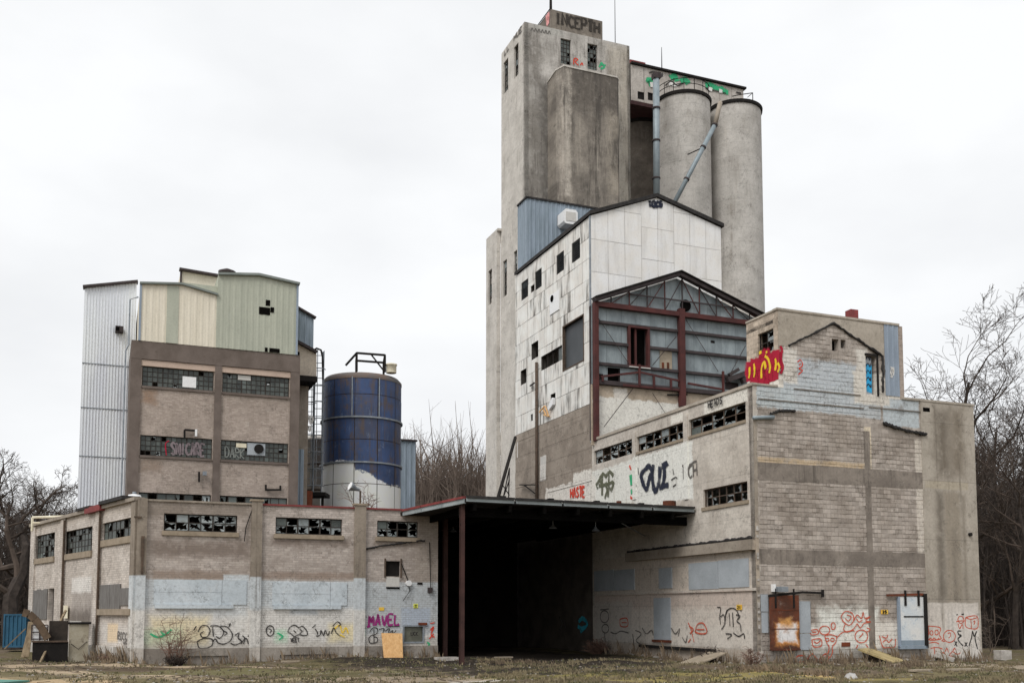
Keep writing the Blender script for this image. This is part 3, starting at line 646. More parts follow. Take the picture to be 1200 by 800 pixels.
# tan parapet around the gable outline (proud of the block infill), following the old roof line
gl = [RF.hit(924, 405), RF.hit(976, 379), RF.hit(1033, 417)]
topz = phz - .002
tan_l = [(phs0 + .02, gl[0][1] - .05), (gl[0][0], gl[0][1]), (gl[1][0], gl[1][1]), (gl[1][0], topz), (phs0 + .02, topz)]
e = RF.hit(1036, 420)
tan_r = [(gl[1][0], gl[1][1]), (gl[2][0], gl[2][1]), (e[0], gl[2][1]), (e[0], topz), (gl[1][0], topz)]
for q in (tan_l, tan_r):
    mb = MB(); mb.wprism(RF, q, -.03, .012); obj('parapet', mb, m_rftop, bw)
q = P(RF, 1036.5, 1053.5, 378, 466)
mb = MB(); mb.corr(RF, q[0] + .01, phs1 - .01, lambda s: roofz + .11, lambda s: topz, .3, .02, .01); obj('cladding_strip', mb, m_bluegrey, bw, label='faded blue grey metal strip down the penthouse corner')
def lumpy(name, w, pts, th, mat, parent, n=26, off=.0, dep=.09):
    mb = MB(); P3 = []
    for i in range(len(pts) - 1):
        for k in range(n // (len(pts) - 1)):
            f = k / (n // (len(pts) - 1)); P3.append((pts[i][0] + (pts[i + 1][0] - pts[i][0]) * f, pts[i][1] + (pts[i + 1][1] - pts[i][1]) * f))
    P3.append(pts[-1])
    mb.tube([w.pt(a + R.uniform(-.02, .02), b + R.uniform(-.022, .022), off + R.uniform(0, .04)) for a, b in P3], [th * R.uniform(.6, 1.3) for _ in P3], 6)
    return obj(name, mb, mat, parent)
lumpy('tar_line', RF, gl, .06, m_tar, bw, 40, .03)
lumpy('tar_line', RF, [RF.hit(1033.5, 417), RF.hit(1034, 460)], .05, m_tar, bw, 14, .02)
lumpy('tar_line', RF, [RF.hit(1034, 496), RF.hit(1058, 504), RF.hit(1084, 509)], .085, m_tar, bw, 40, .05)
lumpy('tar_line', RF, [RF.hit(902, 485), RF.hit(915, 481), RF.hit(931, 482)], .07, m_tar, bw, 24, .02)
mb = MB(); mb.tube([RF.pt(*RF.hit(881, 490), .12), RF.pt(*RF.hit(905, 489), .1)], .09, 8); obj('stub_pipe', mb, m_pipe, bw, True)
for y0, y1, x0, x1 in ((455, 463, 930, 1008), (466, 479, 888, 1012), (478, 481, 1018, 1078)):      # old roof joints: thin ledges
    a, b = RF.hit(x0, y0), RF.hit(x1, y1); z_ = (a[1] + b[1]) / 2
    slab('joint_ledge', bw, RF, (a[0], b[0], z_ - .025, z_ + .012), -.03, .045, m_rfband)
# frame bands, posts and the smooth end wall
zb1 = P(RF, 881, 1081, 547, 567); zb2 = P(RF, 893, 1083, 645.5, 662.5)
sP0, sP1, sE = RF.hit(1014.5, 600)[0], RF.hit(1021.5, 600)[0], RF.hit(1082, 600)[0]
s0b = RF.hit(888.5, 600)[0]
for z_ in (zb1, zb2):
    slab('concrete_band', bw, RF, (s0b + .003, sE, z_[2], z_[3]), -.03, .012, m_rfband)
zlow = -.4
for a, b in ((zlow, zb2[2]), (zb2[3], zb1[2]), (zb1[3], RF.hit(1017, 505)[1])):
    slab('concrete_post', bw, RF, (sP0, sP1, a + .003, b - .003), -.03, .010, m_rfband)
m_corner = facade('corner_pier_concrete', RF, '#9b8f80', '#85796b', streak=[(5, '#5d5349', .5, .6)], grime=[(4, '#6b5f53', .55, .5)], patches=[((-.1, .5, 3.4, 6.1), '#b3a18c', .1, .2, .6, .4)], bump=.6)
slab('corner_pier', bw, RF, (0, s0b - .003, -.5, RF.hit(885, 492)[1]), -.03, .02, m_corner)
for k in range(26):      # chipped rubble edge of the corner
    z_ = R.uniform(.2, 6); slab('chipped_stone', bw, RF, (.03, s0b - .04, z_, z_ + R.uniform(.08, .18)), .0, R.uniform(.03, .07), m_stone if k % 3 else m_rfband)
mb = MB(); mb.wgrid(RF, sE + .003, sR, -.5, roofz - .002, (), .2, .03); obj('end_wall', mb, m_rfc, bw)
q = P(RF, 1133, 1138, 623, 629); mb = MB(); mb.tube([RF.pt((q[0] + q[1]) / 2, (q[2] + q[3]) / 2, .03), RF.pt((q[0] + q[1]) / 2, (q[2] + q[3]) / 2, .14)], .09, 8); obj('pipe_stub', mb, m_dark, bw)
q = P(RF, 1081, 1088, 479, 481); slab('slot', bw, RF, (q[0], q[1] + .05, q[2] - .05, q[3] + .06), .02, .036, m_black)
# block infill: every block a piece
unit = MB(); _e = .022
unit.add([(-.5, 0, -.5), (.5, 0, -.5), (.5, 0, .5), (-.5, 0, .5), (-.5 + _e, -1, -.5 + 2 * _e), (.5 - _e, -1, -.5 + 2 * _e), (.5 - _e, -1, .5 - 2 * _e), (-.5 + _e, -1, .5 - 2 * _e)],
         [(4, 5, 6, 7), (0, 1, 5, 4), (1, 2, 6, 5), (2, 3, 7, 6), (3, 0, 4, 7)])
blk_me = bpy.data.meshes.new('block'); blk_me.from_pydata(unit.v, [], unit.f); blk_me.materials.append(m_rf)
def lay_blocks(w, poly, holes, single, low=0.0):
    ss = [p[0] for p in poly]; zs = [p[1] for p in poly]
    j = math.floor(min(zs) / .2); rest = MB(); n = 0
    while j * .2 < max(zs):
        i = math.floor(min(ss) / .4) - 1
        while i * .4 < max(ss):
            o = .2 if j % 2 else 0
            r = (i * .4 + o + .004, i * .4 + o + .396, j * .2 + .004, j * .2 + .196); i += 1
            c = clip_rect(list(poly), r)
            if len(c) < 3: continue
            r = (min(p[0] for p in c), max(p[0] for p in c), min(p[1] for p in c), max(p[1] for p in c))
            if r[1] - r[0] < .05 or r[3] - r[2] < .05: continue
            if len(c) != 4 and (r[1] - r[0]) * (r[3] - r[2]) > 1.6 * abs(sum(c[k][0] * c[(k + 1) % len(c)][1] - c[(k + 1) % len(c)][0] * c[k][1] for k in range(len(c)))) / 2: continue
            if any(not (h[0] >= r[1] or h[1] <= r[0] or h[2] >= r[3] or h[3] <= r[2]) for h in holes): continue
            if R.random() < .012: continue
            if math.sin(r[0] * 1.7 + r[2] * 2.3) + math.sin(r[0] * .6 - r[2] * 1.1 + 2) + R.uniform(-.5, .5) > 1.0: r = (r[0] + .004, r[1] - .004, r[2] + .014, r[3])
            d = .036 + R.choice((0, 0, 0, .003, .006, .014, -.006)) + R.uniform(-.004, .004); sx, sz = r[1] - r[0], r[3] - r[2]
            p = w.pt((r[0] + r[1]) / 2, (r[2] + r[3]) / 2, -.03)
            if single:
                ob = bpy.data.objects.new('block', blk_me); COL.objects.link(ob); ob.parent = bw; ob.location = p - WL[bw.name]
                ob.rotation_euler = (R.uniform(-.015, .015), 0, math.atan2(U.y, U.x) + R.uniform(-.008, .008)); ob.scale = (sx, d, sz); n += 1
            else:
                k = len(rest.v)
                rest.add([w.pt((r[0] + r[1]) / 2 + v[0] * sx, (r[2] + r[3]) / 2 + v[2] * sz, -.03 - v[1] * d) for v in unit.v], unit.f)
        j += 1
    if rest.v: obj('blockwork', rest, m_rf, bw, recalc=False, kind='stuff')
    return n
zTop = RF.hit(950, 481)[1]
rc = lambda a, b, c, d: [(a, c), (b, c), (b, d), (a, d)]
lay_blocks(RF, rc(s0b, sP0, zb2[3], zb1[2]), (), True)
lay_blocks(RF, rc(sP1, sE, zb2[3], zb1[2]), (), True)
lay_blocks(RF, rc(s0b, sP0, zb1[3], zTop), (), False)
lay_blocks(RF, rc(sP1, sE, zb1[3], RF.hit(1050, 508)[1]), (), False)
lay_blocks(RF, rc(s0b, sP0, .1, zb2[2]), (), False); lay_blocks(RF, rc(sP1, sE, .1, zb2[2]), (), False)
gz = lambda s: gl[0][1] + (gl[1][1] - gl[0][1]) * (s - gl[0][0]) / (gl[1][0] - gl[0][0])
lay_blocks(RF, [(phs0 + .3, roofz - .05), (gl[2][0], roofz - .05), gl[2], gl[1], gl[0], (phs0 + .3, gl[0][1])], (hA, hB, (hD[0] - .05, hD[1] + .1, hD[2] - .1, hD[3] + .15)), False)
lay_blocks(RF, rc(s0b, gl[2][0], zTop, roofz - .06), (), False)
# doors on the yard front
q = P(RF, 900, 934, 697, 760)
d_ = obj('steel_door', (lambda m: (m.wbox(RF, *q, .1, .17), m)[1])(MB()), facade('rust_door_plate', RF, '#6b3a26', '#4a2a1d', patches=[(P(RF, 906, 933, 729, 756), '#c98a4c', .12, .3, .95, .5), (P(RF, 908, 930, 731, 752), '#eee6d6', .1, .35, .95, .6), (P(RF, 911, 926, 724, 735), '#d9a25e', .1, .2, .8, .6)], grime=[(3, '#2f1d16', .58, .7), (6, '#8d4f2b', .62, .6)], streak=[(6, '#3a2118', .55, .6)]), bw, label='rust brown sliding steel door with a scorched pale patch')
for z_ in (q[2] + .85, q[2] + 1.65): slab('seam_strip', d_, RF, (q[0] + .02, q[1] - .02, z_, z_ + .03), .165, .185, m_rust)
for x in (q[0] + .28, q[1] - .28):
    slab('hanger', d_, RF, (x - .04, x + .04, q[3] - .55, q[3] + .28), .171, .2, m_dark)
slab('rim', d_, RF, (q[0] - .02, q[1] + .02, q[2] - .05, q[2] - .002), .08, .2, m_rust)
a, b, c = RF.hit(898, 698), RF.hit(938, 693.5), RF.hit(962, 694.5)
mb = MB(); mb.beam(RF.pt(*a, .15), RF.pt(*b, .15), .06, .1); mb.beam(RF.pt(*b, .15), RF.pt(*c, .15), .06, .1); mb.beam(RF.pt(c[0], c[1] - .18, .12), RF.pt(c[0], c[1] + .15, .12), .1, .12); obj('door_rail', mb, m_dark, bw)
for x0, x1, y0, y1 in ((891, 899.5, 696, 716), (892, 899.5, 717, 741), (934.5, 949, 704, 741), (934.5, 949, 742, 761)):
    slab('board', bw, RF, P(RF, x0, x1, y0, y1), .015, .05, m_board)
q = P(RF, 906, 918, 687, 693); fl = slab('flood_lamp', bw, RF, q, .1, .35, m_steelg); slab('lamp_lens', fl, RF, (q[0] + .03, q[1] - .03, q[2] - .02, q[2] - .002), .12, .33, m_acwhite); slab('arm', fl, RF, (q[0] - .12, q[0], q[2], q[3] + .1), .0, .2, m_acwhite)
q = P(RF, 1053, 1080.5, 699, 756)
d_ = slab('freight_door', bw, RF, q, .06, .12, plain('white_blue_worn_door', '#cbcac6', '#b9c2c8', 1.2, .8, grime=[(2.2, '#7d95a8', .56, .8), (6, '#5f6f7c', .66, .6)]), label='white and blue flaking sliding door with a black frame')
slab('jamb', d_, RF, (q[1] + .003, q[1] + .16, q[2] - .1, q[3] + .15), .02, .2, m_dark)
slab('jamb', d_, RF, (q[0] - .1, q[0] - .003, q[2] - .1, q[3]), .02, .14, m_bluegrey)
slab('sill', d_, RF, (q[0] - .1, q[1] + .1, q[2] - .14, q[2] - .003), .02, .2, m_bluem)
slab('cross_rail', d_, RF, (q[0] + .2, q[1] - .03, q[3] - .92, q[3] - .86), .121, .14, m_dark)
slab('lower_panel', d_, RF, (q[0] + .02, q[1] - .02, q[2] + .02, q[2] + .25), .121, .135, m_bluem)
for x in (q[0] + .3, q[1] - .3): slab('hanger', d_, RF, (x - .05, x + .05, q[3] - .4, q[3] + .3), .122, .17, m_dark)
a, b = RF.hit(1037, 697), RF.hit(1079, 696); mb = MB(); mb.beam(RF.pt(*a, .12), RF.pt(*b, .12), .07, .1); obj('door_rail', mb, m_rust, bw)
def sign(parent, w, r, word, off, mat=m_yellow):
    o = slab('number_plate', parent, w, r, off, off + .02, mat, label='small orange number plate')
    mb = MB(); n = len(word)
    for i, ch in enumerate(word):
        st = [[(r[0] + (r[1] - r[0]) * (.15 + .7 * (i + .1 + x * .7) / n), r[2] + (r[3] - r[2]) * (.2 + y * .6)) for x, y in l] for l in FONT[ch]]
        if w is RS: st = [[(r[0] + r[1] - x, y) for x, y in l] for l in st]
        strokes(mb, w, st, .035, off + .026, False)
    obj('lettering', mb, m_dark, o, recalc=False)
sign(bw, RF, P(RF, 1032, 1040, 714, 719), '25', .02)
sign(bw, RS, P(RS, 864, 870, 708, 714), '21', .02)
q = P(RF, 986, 996, 752, 757); slab('vent_brick', bw, RF, q, 0, .03, m_rust)
# door opening of the penthouse with its painted jamb
slab('jamb', bw, RF, (hD[0] - .06, hD[0] + .42, hD[2], hD[3] - .05), -.3, -.12, m_board); slab('jamb', bw, RF, (hD[1] + .02, hD[1] + .1, hD[2] - .05, hD[3] + .1), -.03, .05, m_dark)
slab('lintel', bw, RF, (hD[0] - .05, hD[1] + .1, hD[3] + .003, hD[3] + .1), -.03, .05, m_dark)
mb = MB(); mb.wprism(RF, [(hD[0] + .0, hD[2] + .15), (hD[0] + .4, hD[2] + .1), (hD[0] + .42, hD[3] - .4), (hD[0] + .02, hD[3] - .35)], -.13, -.11); mb.a = [1.0] * len(mb.v); obj('graffiti', mb, g_cyan, bw, label='bright blue tag inside the doorway')
mb = MB(); strokes(mb, RF, [[(hD[0] + .05 + x, hD[2] + .3 + k * .32 + y) for x, y in ((0, 0), (.15, .2), (.28, .05), (.3, .22))] for k in range(5)], .05, -.1); obj('graffiti', mb, g_navy, bw, recalc=False)
mb = MB(); mb.box(RF.pt(RF.hit(1007, 370)[0], phz - .1, -.5), .42, .4, .72, .35); obj('chimney_stub', mb, m_redtrim, bw)
# side wall towards the shed
wU = [P(RS, 696, 741, 522, 539), P(RS, 746, 801, 503, 521.5), P(RS, 807, 874, 480, 500)]
zt_, zb_ = sum(w_[3] for w_ in wU) / 3, sum(w_[2] for w_ in wU) / 3
wU = [(w_[0], w_[1], zb_, zt_) for w_ in wU]; wLo = P(RS, 824, 876, 568.5, 590)
sD = RS.hit(694, 600)[0]
mb = MB(); mb.wgrid(RS, 0.0, sD, -.6, roofz - .05, wU + [wLo], .25, 0); obj('side_wall', mb, m_rs, bw)
for k, w_ in enumerate(wU): window(bw, RS, w_, (5, 6, 5)[k], 2, .55, .4, .12, m_framer, heavy=(1, 2, 3, 4), seed=k + 10)
window(bw, RS, wLo, 6, 2, .5, .45, .1, m_framer, seed=15)
mb = MB(); mb.wbox(RS, -.02, sD, roofz - .045, roofz + .1, -.25, .06); obj('coping', mb, m_rftop, bw)
for x in (743.5, 804): s_ = RS.hit(x, 520)[0]; slab('wall_pier', bw, RS, (s_ - .18, s_ + .18, RS.hit(x, 585)[1], zt_ + .3), 0, .05, m_rs)
slab('sill', bw, RS, (wLo[0] - .1, wLo[1] + .1, wLo[2] - .16, wLo[2] - .003), -.1, .06, m_sill)
slab('sill', bw, RS, (wU[2][0], wU[2][1], zb_ - .14, zb_ - .003), -.1, .05, m_sill); slab('sill', bw, RS, (wU[1][0], wU[1][1], zb_ - .14, zb_ - .003), -.1, .05, m_sill)
zl = P(RS, 738, 882, 638, 651)
slab('ledge', bw, RS, (0, zl[1], zl[2], zl[3] - .08), 0, .28, m_corner)
lumpy('broken_edge', RS, [(0.1, zl[3]), (zl[1], zl[3] - .02)], .07, m_tar, bw, 90, .1)
slab('ledge', bw, RS, (0, sD - .5, RS.hit(845, 693)[1], RS.hit(845, 690)[1]), 0, .08, m_rs)
for x0, x1, y0, y1, m_ in ((808, 842.3, 658.5, 690, m_board), (842.7, 878, 655, 688, m_board), (720, 744, 667, 691, m_board), (697, 719.6, 668, 692, m_board), (773, 788, 665, 689, m_board), (767, 786.5, 700, 749, m_board)):
    slab('board', bw, RS, P(RS, x0, x1, y0, y1), 0, .05, m_)
slab('sill', bw, RS, P(RS, 766, 787, 749.3, 752), 0, .12, m_rust)
a, b = RS.hit(752, 756), RS.hit(840, 762); mb = MB(); mb.beam(RS.pt(*a, .12), RS.pt(*b, .12), .14, .14); obj('rub_rail', mb, m_dark, bw)
# rest of the shell
W0 = RF.back(sD - .02)
q0, q1, q2 = RF.pt(sR, 0, -.0), RF.pt(sR, 0, -sD), RF.pt(0, 0, -sD)
EW = Wall(q0, V, 1)
mb = MB(); mb.wgrid(EW, .2, sD, -.6, roofz); obj('east_wall', mb, m_rfc, bw)
mb = MB(); mb.wgrid(W0, 0.3, sR, -.6, roofz); obj('rear_wall', mb, m_rs, bw)
mb = MB(); mb.prism([RF.pt(.3, 0, -.33), RF.pt(sR - .1, 0, -.33), RF.pt(sR - .1, 0, -sD), RF.pt(.3, 0, -sD)], roofz - .45, roofz - .3); obj('roof', mb, m_roof, bw)
# graffiti on the yard front
rnd = random.Random(5)
graf(bw, RF, g_red, .045, label='red line drawings of hands, clocks and boxes', pix=[
    circ(966, 738, 6, 5), circ(1009, 745, 7.5, 7.5), circ(969, 749, 2, 2), circ(975, 749, 2.2, 2), circ(976, 733, 2.4, 4),
    [(966, 744), (968, 752), (971, 757), (970, 764), (966, 770), (961, 776)], [(980, 744), (979, 752), (975, 757), (975, 764), (972, 770)], [(966, 744), (973, 743), (980, 745)], [(980, 747), (986, 741), (994, 739), (1000, 738)],
    [(949, 738), (957, 737), (958, 742), (950, 743), (949, 738)], [(951, 740), (956, 740)], [(951, 749), (961, 748), (962, 756), (953, 757), (951, 749)], [(953, 751), (957, 753), (961, 750)],
    [(951, 765), (957, 772), (953, 779), (946, 772), (951, 765)], [(967, 765), (971, 770), (965, 778), (960, 772), (967, 765)], [(932, 779), (933, 769), (942, 768), (943, 774), (936, 775)], [(1006, 747), (1009, 744), (1011, 741)],
    [(985, 722), (990, 716), (998, 718), (1000, 726), (995, 732), (988, 728), (985, 722)], [(990, 731), (988, 737), (993, 740), (1000, 736), (1004, 730)], [(1000, 727), (1004, 720), (1009, 724), (1011, 717), (1013, 724), (1019, 722), (1014, 727), (1020, 728), (1012, 730), (1008, 735), (1004, 730)],
    [(992, 720), (997, 722), (994, 727), (990, 724)], [(1003, 724), (1006, 728), (1010, 726)], [(1001, 739), (998, 737)], [(1016, 740), (1019, 737), (1015, 735)],
    [(1005, 755), (1003, 759)], [(1014, 754), (1017, 758)], [(1030, 744), (1034, 757), (1040, 758), (1048, 757), (1049, 748)], [(1033, 745), (1038, 747), (1040, 743)], [(1034, 752), (1038, 749), (1041, 752), (1045, 748)],
    [(1087, 733), (1101, 735), (1100, 743), (1102, 748), (1088, 749), (1088, 740), (1087, 733)], [(1088, 749), (1090, 747), (1092, 749), (1094, 747), (1097, 749), (1100, 747)], circ(1091, 741, 1.8, 2.6), circ(1097, 740.5, 2, 2.8), [(1088, 753), (1095, 752), (1100, 754)],
    circ(1112, 745, 7, 7), [(1106, 748), (1103, 750), (1107, 751)], [(1110, 742), (1113, 741), (1113, 745), (1111, 747)],
    [(1131, 723), (1140, 721), (1145, 723), (1145, 735), (1137, 736), (1131, 733), (1131, 723)], [(1137, 725), (1138, 736)], [(1131, 723), (1137, 725), (1145, 723)], [(1140, 728), (1142, 727), (1141, 731)],
    [(1123, 722), (1127, 722), (1129, 727), (1125, 730), (1122, 726), (1123, 722)], [(1122, 730), (1124, 736), (1127, 731), (1128, 736)], [(1120, 728), (1124, 727), (1130, 727)],
    [(1090, 759), (1098, 758), (1104, 760)], [(1094, 757), (1095, 766), (1096, 772)], [(1099, 768), (1105, 764), (1110, 770), (1115, 763), (1121, 766), (1125, 764)], [(1107, 763), (1109, 759), (1111, 764)], [(1116, 762), (1118, 759), (1120, 762)], [(1109, 775), (1113, 768), (1120, 771)]])
graf(bw, RF, g_black, .06, label='black letters at the foot of the end wall', pix=[
    [(1126, 739), (1122, 739), (1123, 743), (1126, 744), (1122, 748), (1125, 753), (1128, 756)], [(1118, 750), (1121, 757)], [(1121, 751), (1118, 756)], [(1130, 752), (1133, 757)], [(1133, 752), (1130, 757)],
    [(1135, 756), (1138, 746), (1139, 739), (1141, 745), (1144, 739), (1142, 747), (1145, 760)], [(1120, 720), (1122, 719.5)], [(1126, 719.5), (1129, 719)]])
graf(bw, RF, g_brick, .05, label='small red tag beside the gable', pix=[[(934, 424), (938, 422), (940, 428), (936, 432), (940, 434), (935, 439)], [(936, 428), (938, 426)]])
graf(bw, RF, g_white, .05, pix=scribble(1042, 430, 1047, 442, 3, rnd)); graf(bw, RF, g_grey, .04, pix=scribble(1034, 428, 1037, 444, 3, rnd))
graf(bw, PL, g_crim, .55, off=.012, label='loose crimson bubble letters with yellow centres', pix=[[(879, 446), (878.5, 430), (879, 424)], [(884, 447), (883.5, 431), (885, 421)], [(888, 424), (889, 446)], [(893, 447), (892.5, 430), (895, 417), (899, 416), (901, 430), (901, 448)], [(905, 447), (905, 414)], [(909, 445), (910, 410)], [(880, 447), (890, 448), (902, 449)], [(884, 428), (896, 424), (909, 418)]])
graf(bw, RF, g_crim, .12, off=.035, pix=[[(913.5, 406), (916, 410), (914.5, 420), (917, 430), (914, 438)], [(914, 412), (914, 432)]])
graf(bw, PL, g_yel, .12, off=.03, label='yellow fill of the bubble letters', pix=[[(879, 430), (879, 438), (878, 443)], [(884, 426), (885, 434), (884, 442)], [(893, 443), (893, 432), (896, 424), (898, 432)], [(897, 417), (901, 421), (903, 430), (902, 437)], [(909, 420), (910, 426), (909, 434)], [(912, 436), (914, 430), (912, 425)], [(890, 414), (893, 412)], [(898, 413), (900, 412)]])
# graffiti on the side wall
graf(bw, RS, g_navy, .28, label='big black letters OUI on the white upper wall', words=(), pix=[
    [(757, 549), (761, 546), (764, 552), (761, 562), (758, 573), (754, 566), (752, 556), (757, 549)], [(766, 544), (765, 560), (767, 573), (770, 573), (773, 562), (774, 546)], [(776, 546), (782, 543), (783, 542)], [(779, 546), (779, 558), (777, 570)], [(773, 571), (778, 569), (784, 568)]])
graf(bw, RS, g_olive, .2, label='olive double arrows pointing up and sideways', pix=[[(706, 580), (706, 558), (707, 554)], [(713, 582), (714, 556)], [(703, 560), (707, 554), (711, 559)], [(710, 558), (715, 552), (719, 557)], [(701, 572), (699, 568), (703, 562), (706, 566)], [(720, 564), (717, 574), (714, 570)], [(702, 569), (712, 567), (719, 564)], [(709, 584), (712, 574), (710, 565)]], sm=False)
graf(bw, RS, g_brick, .14, label='red tag reading HASTE above the shed roof', words=[('HASTE', 668.5, 583, 686, 581.5, 11)])
graf(bw, RS, g_grey, .09, label='thin brown tag', words=[('PCH', 801, 561, 818, 557, 15)], pix=[[(800, 545), (806, 550), (812, 542), (817, 540)]])
graf(bw, RS, g_black, .07, label='black scrawl reading HEADS on the parapet', words=[('HEADS', 831, 478.5, 848.5, 472, 7.5)], off=.08)
graf(bw, RS, g_black, .06, pix=[[(789, 549), (790, 556)], [(787, 562), (792, 559), (794, 560)], [(789, 570), (793, 567)], [(745, 560), (746, 570)], [(748, 548), (749, 556)]])
graf(bw, RS, g_green, .22, pix=[[(739.5, 556), (740.5, 568)], [(740, 573), (741, 578)]]); graf(bw, RS, g_brick, .12, pix=[[(738, 545), (740, 550)], [(739, 582), (742, 584)]])
graf(bw, RS, g_black, .055, label='large black outline letters near the corner', pix=[[(841, 711), (845, 712), (844, 722), (845, 731)], [(845, 722), (849, 720), (850, 730), (846, 737)], [(850, 728), (852, 716), (858, 712), (864, 715), (867, 724)], [(855, 718), (856, 733)], [(859, 717), (860, 734)], [(863, 720), (868, 721), (864, 727), (868, 731), (869, 739)], [(851, 742), (858, 743), (853, 748)], [(860, 741), (866, 745), (872, 742), (873, 748)], [(868, 711), (869, 716)]])
graf(bw, RS, g_red, .06, pix=[[(807, 729), (810, 736), (814, 752)], [(809, 742), (813, 737), (808, 733)], [(815, 740), (818, 731), (825, 730), (829, 740), (822, 742), (815, 740)], [(817, 737), (826, 737)], [(810, 748), (807, 752)], [(727, 725), (735, 724), (736, 733), (728, 733), (727, 725)], [(729, 729), (735, 729)]])
graf(bw, RS, g_grey, .06, pix=[circ(709, 722, 5, 7), [(704, 714), (714, 713)], circ(710, 736, 4, 5), [(709, 741), (710, 752)], [(716, 740), (722, 742), (728, 739), (737, 741)], [(742, 742), (744, 760)], [(745, 738), (752, 742), (746, 750), (753, 755)], [(753, 735), (758, 742), (764, 738), (766, 744)], [(787, 735), (792, 742), (797, 736), (795, 745)], [(800, 746), (804, 752), (806, 744)]])
graf(bw, RS, g_green, .1, pix=[[(777, 737), (781, 733), (784, 740)], [(779, 741), (783, 737)]])
# ================================================================ white panelled building, brick lower wall, steel frame
Wp = C + V * sW
wb = thing('panelled_mill', Wp, 'tall white panelled mill with a pitched roof in front of the concrete elevator tower', 'mill')
zB = (RS.hit(604, 525)[1] + RS.hit(691, 456)[1]) / 2
zE = (RS.hit(603, 331)[1] + RS.hit(691, 246)[1]) / 2
sWR = WF.hit(845, 300)[0]; pk = WF.hit(769, 232); zER = WF.hit(845, 267)[1]
fpoly = [(0, roofz), (sWR, roofz), (sWR, zER), pk, (0, zE)]
mb = MB(); mb.wprism(WF, fpoly, -.25, -.06); obj('front_wall', mb, m_wall_w, wb)
LVs = [P(RS, 611, 619, 331, 352), P(RS, 627, 635, 317.5, 338), P(RS, 652, 661, 295, 318), P(RS, 670, 680, 280, 304)]
zv0, zv1 = sum(v[2] for v in LVs) / 4, sum(v[3] for v in LVs) / 4
LVs = [(v[0], v[1], zv0, zv1) for v in LVs]
hBig = P(RS, 660, 684, 376, 428); hs = [P(RS, 622.5, 631, 401, 420), P(RS, 610, 617, 433, 450), P(RS, 622, 626.5, 334, 342), P(RS, 645, 651, 461, 476), P(RS, 622, 624.5, 485, 493)]
band = P(RS, 634, 659, 411, 428)
mb = MB(); mb.wgrid(RS, sD + .003, sWb, zB, zE - .02, LVs + [hBig, band] + hs, .3, -.06); obj('side_wall', mb, m_wall_w, wb)
mb = MB(); mb.wgrid(RS, sD + .003, sWb, 6.9, zB, (), .3, -.06); obj('brick_wall', mb, m_rsbrick, wb)
_z = [6.9]
while _z[-1] < zB - .4: _z.append(min(zB, _z[-1] + R.choice((.85, .95, 1.05))))
_z[-1] = zB
panels(wb, RS, rc(sD + .01, sWb, 6.9, zB), [sD + .01, sD + 6.3, sWb], _z, m_rsbrick, -.01, .05, [], .014, .035, name='wall_course')
mb = MB(); mb.wgrid(RS, sD + .003, sWb, -.5, 6.9, (), .3, -.02); obj('lower_wall', mb, plain('shade_dark_brick', '#5d5349', '#443c35', 1, .95), wb)  # wall under the canopy, its dim shade put into the brick colour
Lw = sWb - sW
ss = [sW + Lw * k / 11 for k in range(12)]; ss[0] = sD + .02
nrow = 9; zs = [zB + (zE - zB) * k / nrow for k in range(nrow + 1)]
pl = panels(wb, RS, rc(ss[0], sWb, zB, zE), ss, zs, m_wpan, .0, .04, LVs + [hBig, band] + hs, .03, .018)
m_slat = plain('louvre_slat', '#5d6265', '#484c4f', 2, .7)
for k, v in enumerate(LVs):
    f = slab('louvre', wb, RS, (v[0] + .02, v[1] - .02, v[2] + .02, v[3] - .02), -.25, -.2, m_black)
    n = 9
    for i in range(n): 
        z_ = v[2] + .06 + (v[3] - v[2] - .12) * i / (n - 1)
        mb = MB(); mb.hexa([RS.pt(v[0] + .02, z_, -.12), RS.pt(v[1] - .02, z_, -.12), RS.pt(v[1] - .02, z_ + .02, -.12), RS.pt(v[0] + .02, z_ + .02, -.12), RS.pt(v[0] + .02, z_ - .06, -.02), RS.pt(v[1] - .02, z_ - .06, -.02), RS.pt(v[1] - .02, z_ - .04, -.02), RS.pt(v[0] + .02, z_ - .04, -.02)]); obj('slat', mb, m_slat, f)
sd = slab('roller_shutter', wb, RS, (hBig[0] + .03, hBig[1] - .03, hBig[2] + .03, hBig[3] - .03), -.3, -.2, plain('dark_shutter', '#4a4e52', '#3f4347', .5, .6))
mb = MB(); mb.wgrid(RS, hBig[0] - .06, hBig[1] + .06, hBig[2] - .06, hBig[3] + .06, [(hBig[0] + .02, hBig[1] - .02, hBig[2] + .02, hBig[3] - .02)], .15, .03); obj('shutter_frame', mb, m_framer, wb)
window(wb, RS, band, 4, 1, .2, .4, .1, seed=77, gmats=(m_glassp, m_glassg, m_glass))
mb = MB(); mb.wprism(RS, rc(*P(RS, 645, 652, 312, 330)), .02, .05) if False else mb.wprism(RS, rc(*P(RS, 645, 656, 343, 366)), .02, .06); pt_ = obj('patch_sheet', mb, m_acwhite, wb)
q = P(RS, 646, 650, 347, 353); mb = MB(); mb.tube([RS.pt((q[0] + q[1]) / 2, (q[2] + q[3]) / 2, .04), RS.pt((q[0] + q[1]) / 2, (q[2] + q[3]) / 2, .09)], .22, 12); obj('duct_hole', mb, m_black, pt_)
a = RS.poly([(645, 478), (650, 466), (651.5, 467), (651, 474), (646, 481)]); mb = MB(); mb.wprism(RS, a, .03, .2); obj('bent_sheet', mb, m_acwhite, wb)
mb = MB()
for p, q in (((634, 483), (641, 476)), ((641, 476), (646, 488)), ((646, 488), (640, 486)), ((638, 478), (643, 487))): mb.beam(RS.pt(*RS.hit(*p), .12), RS.pt(*RS.hit(*q), .18), .06, .08)
obj('broken_batten', mb, m_ply, wb)
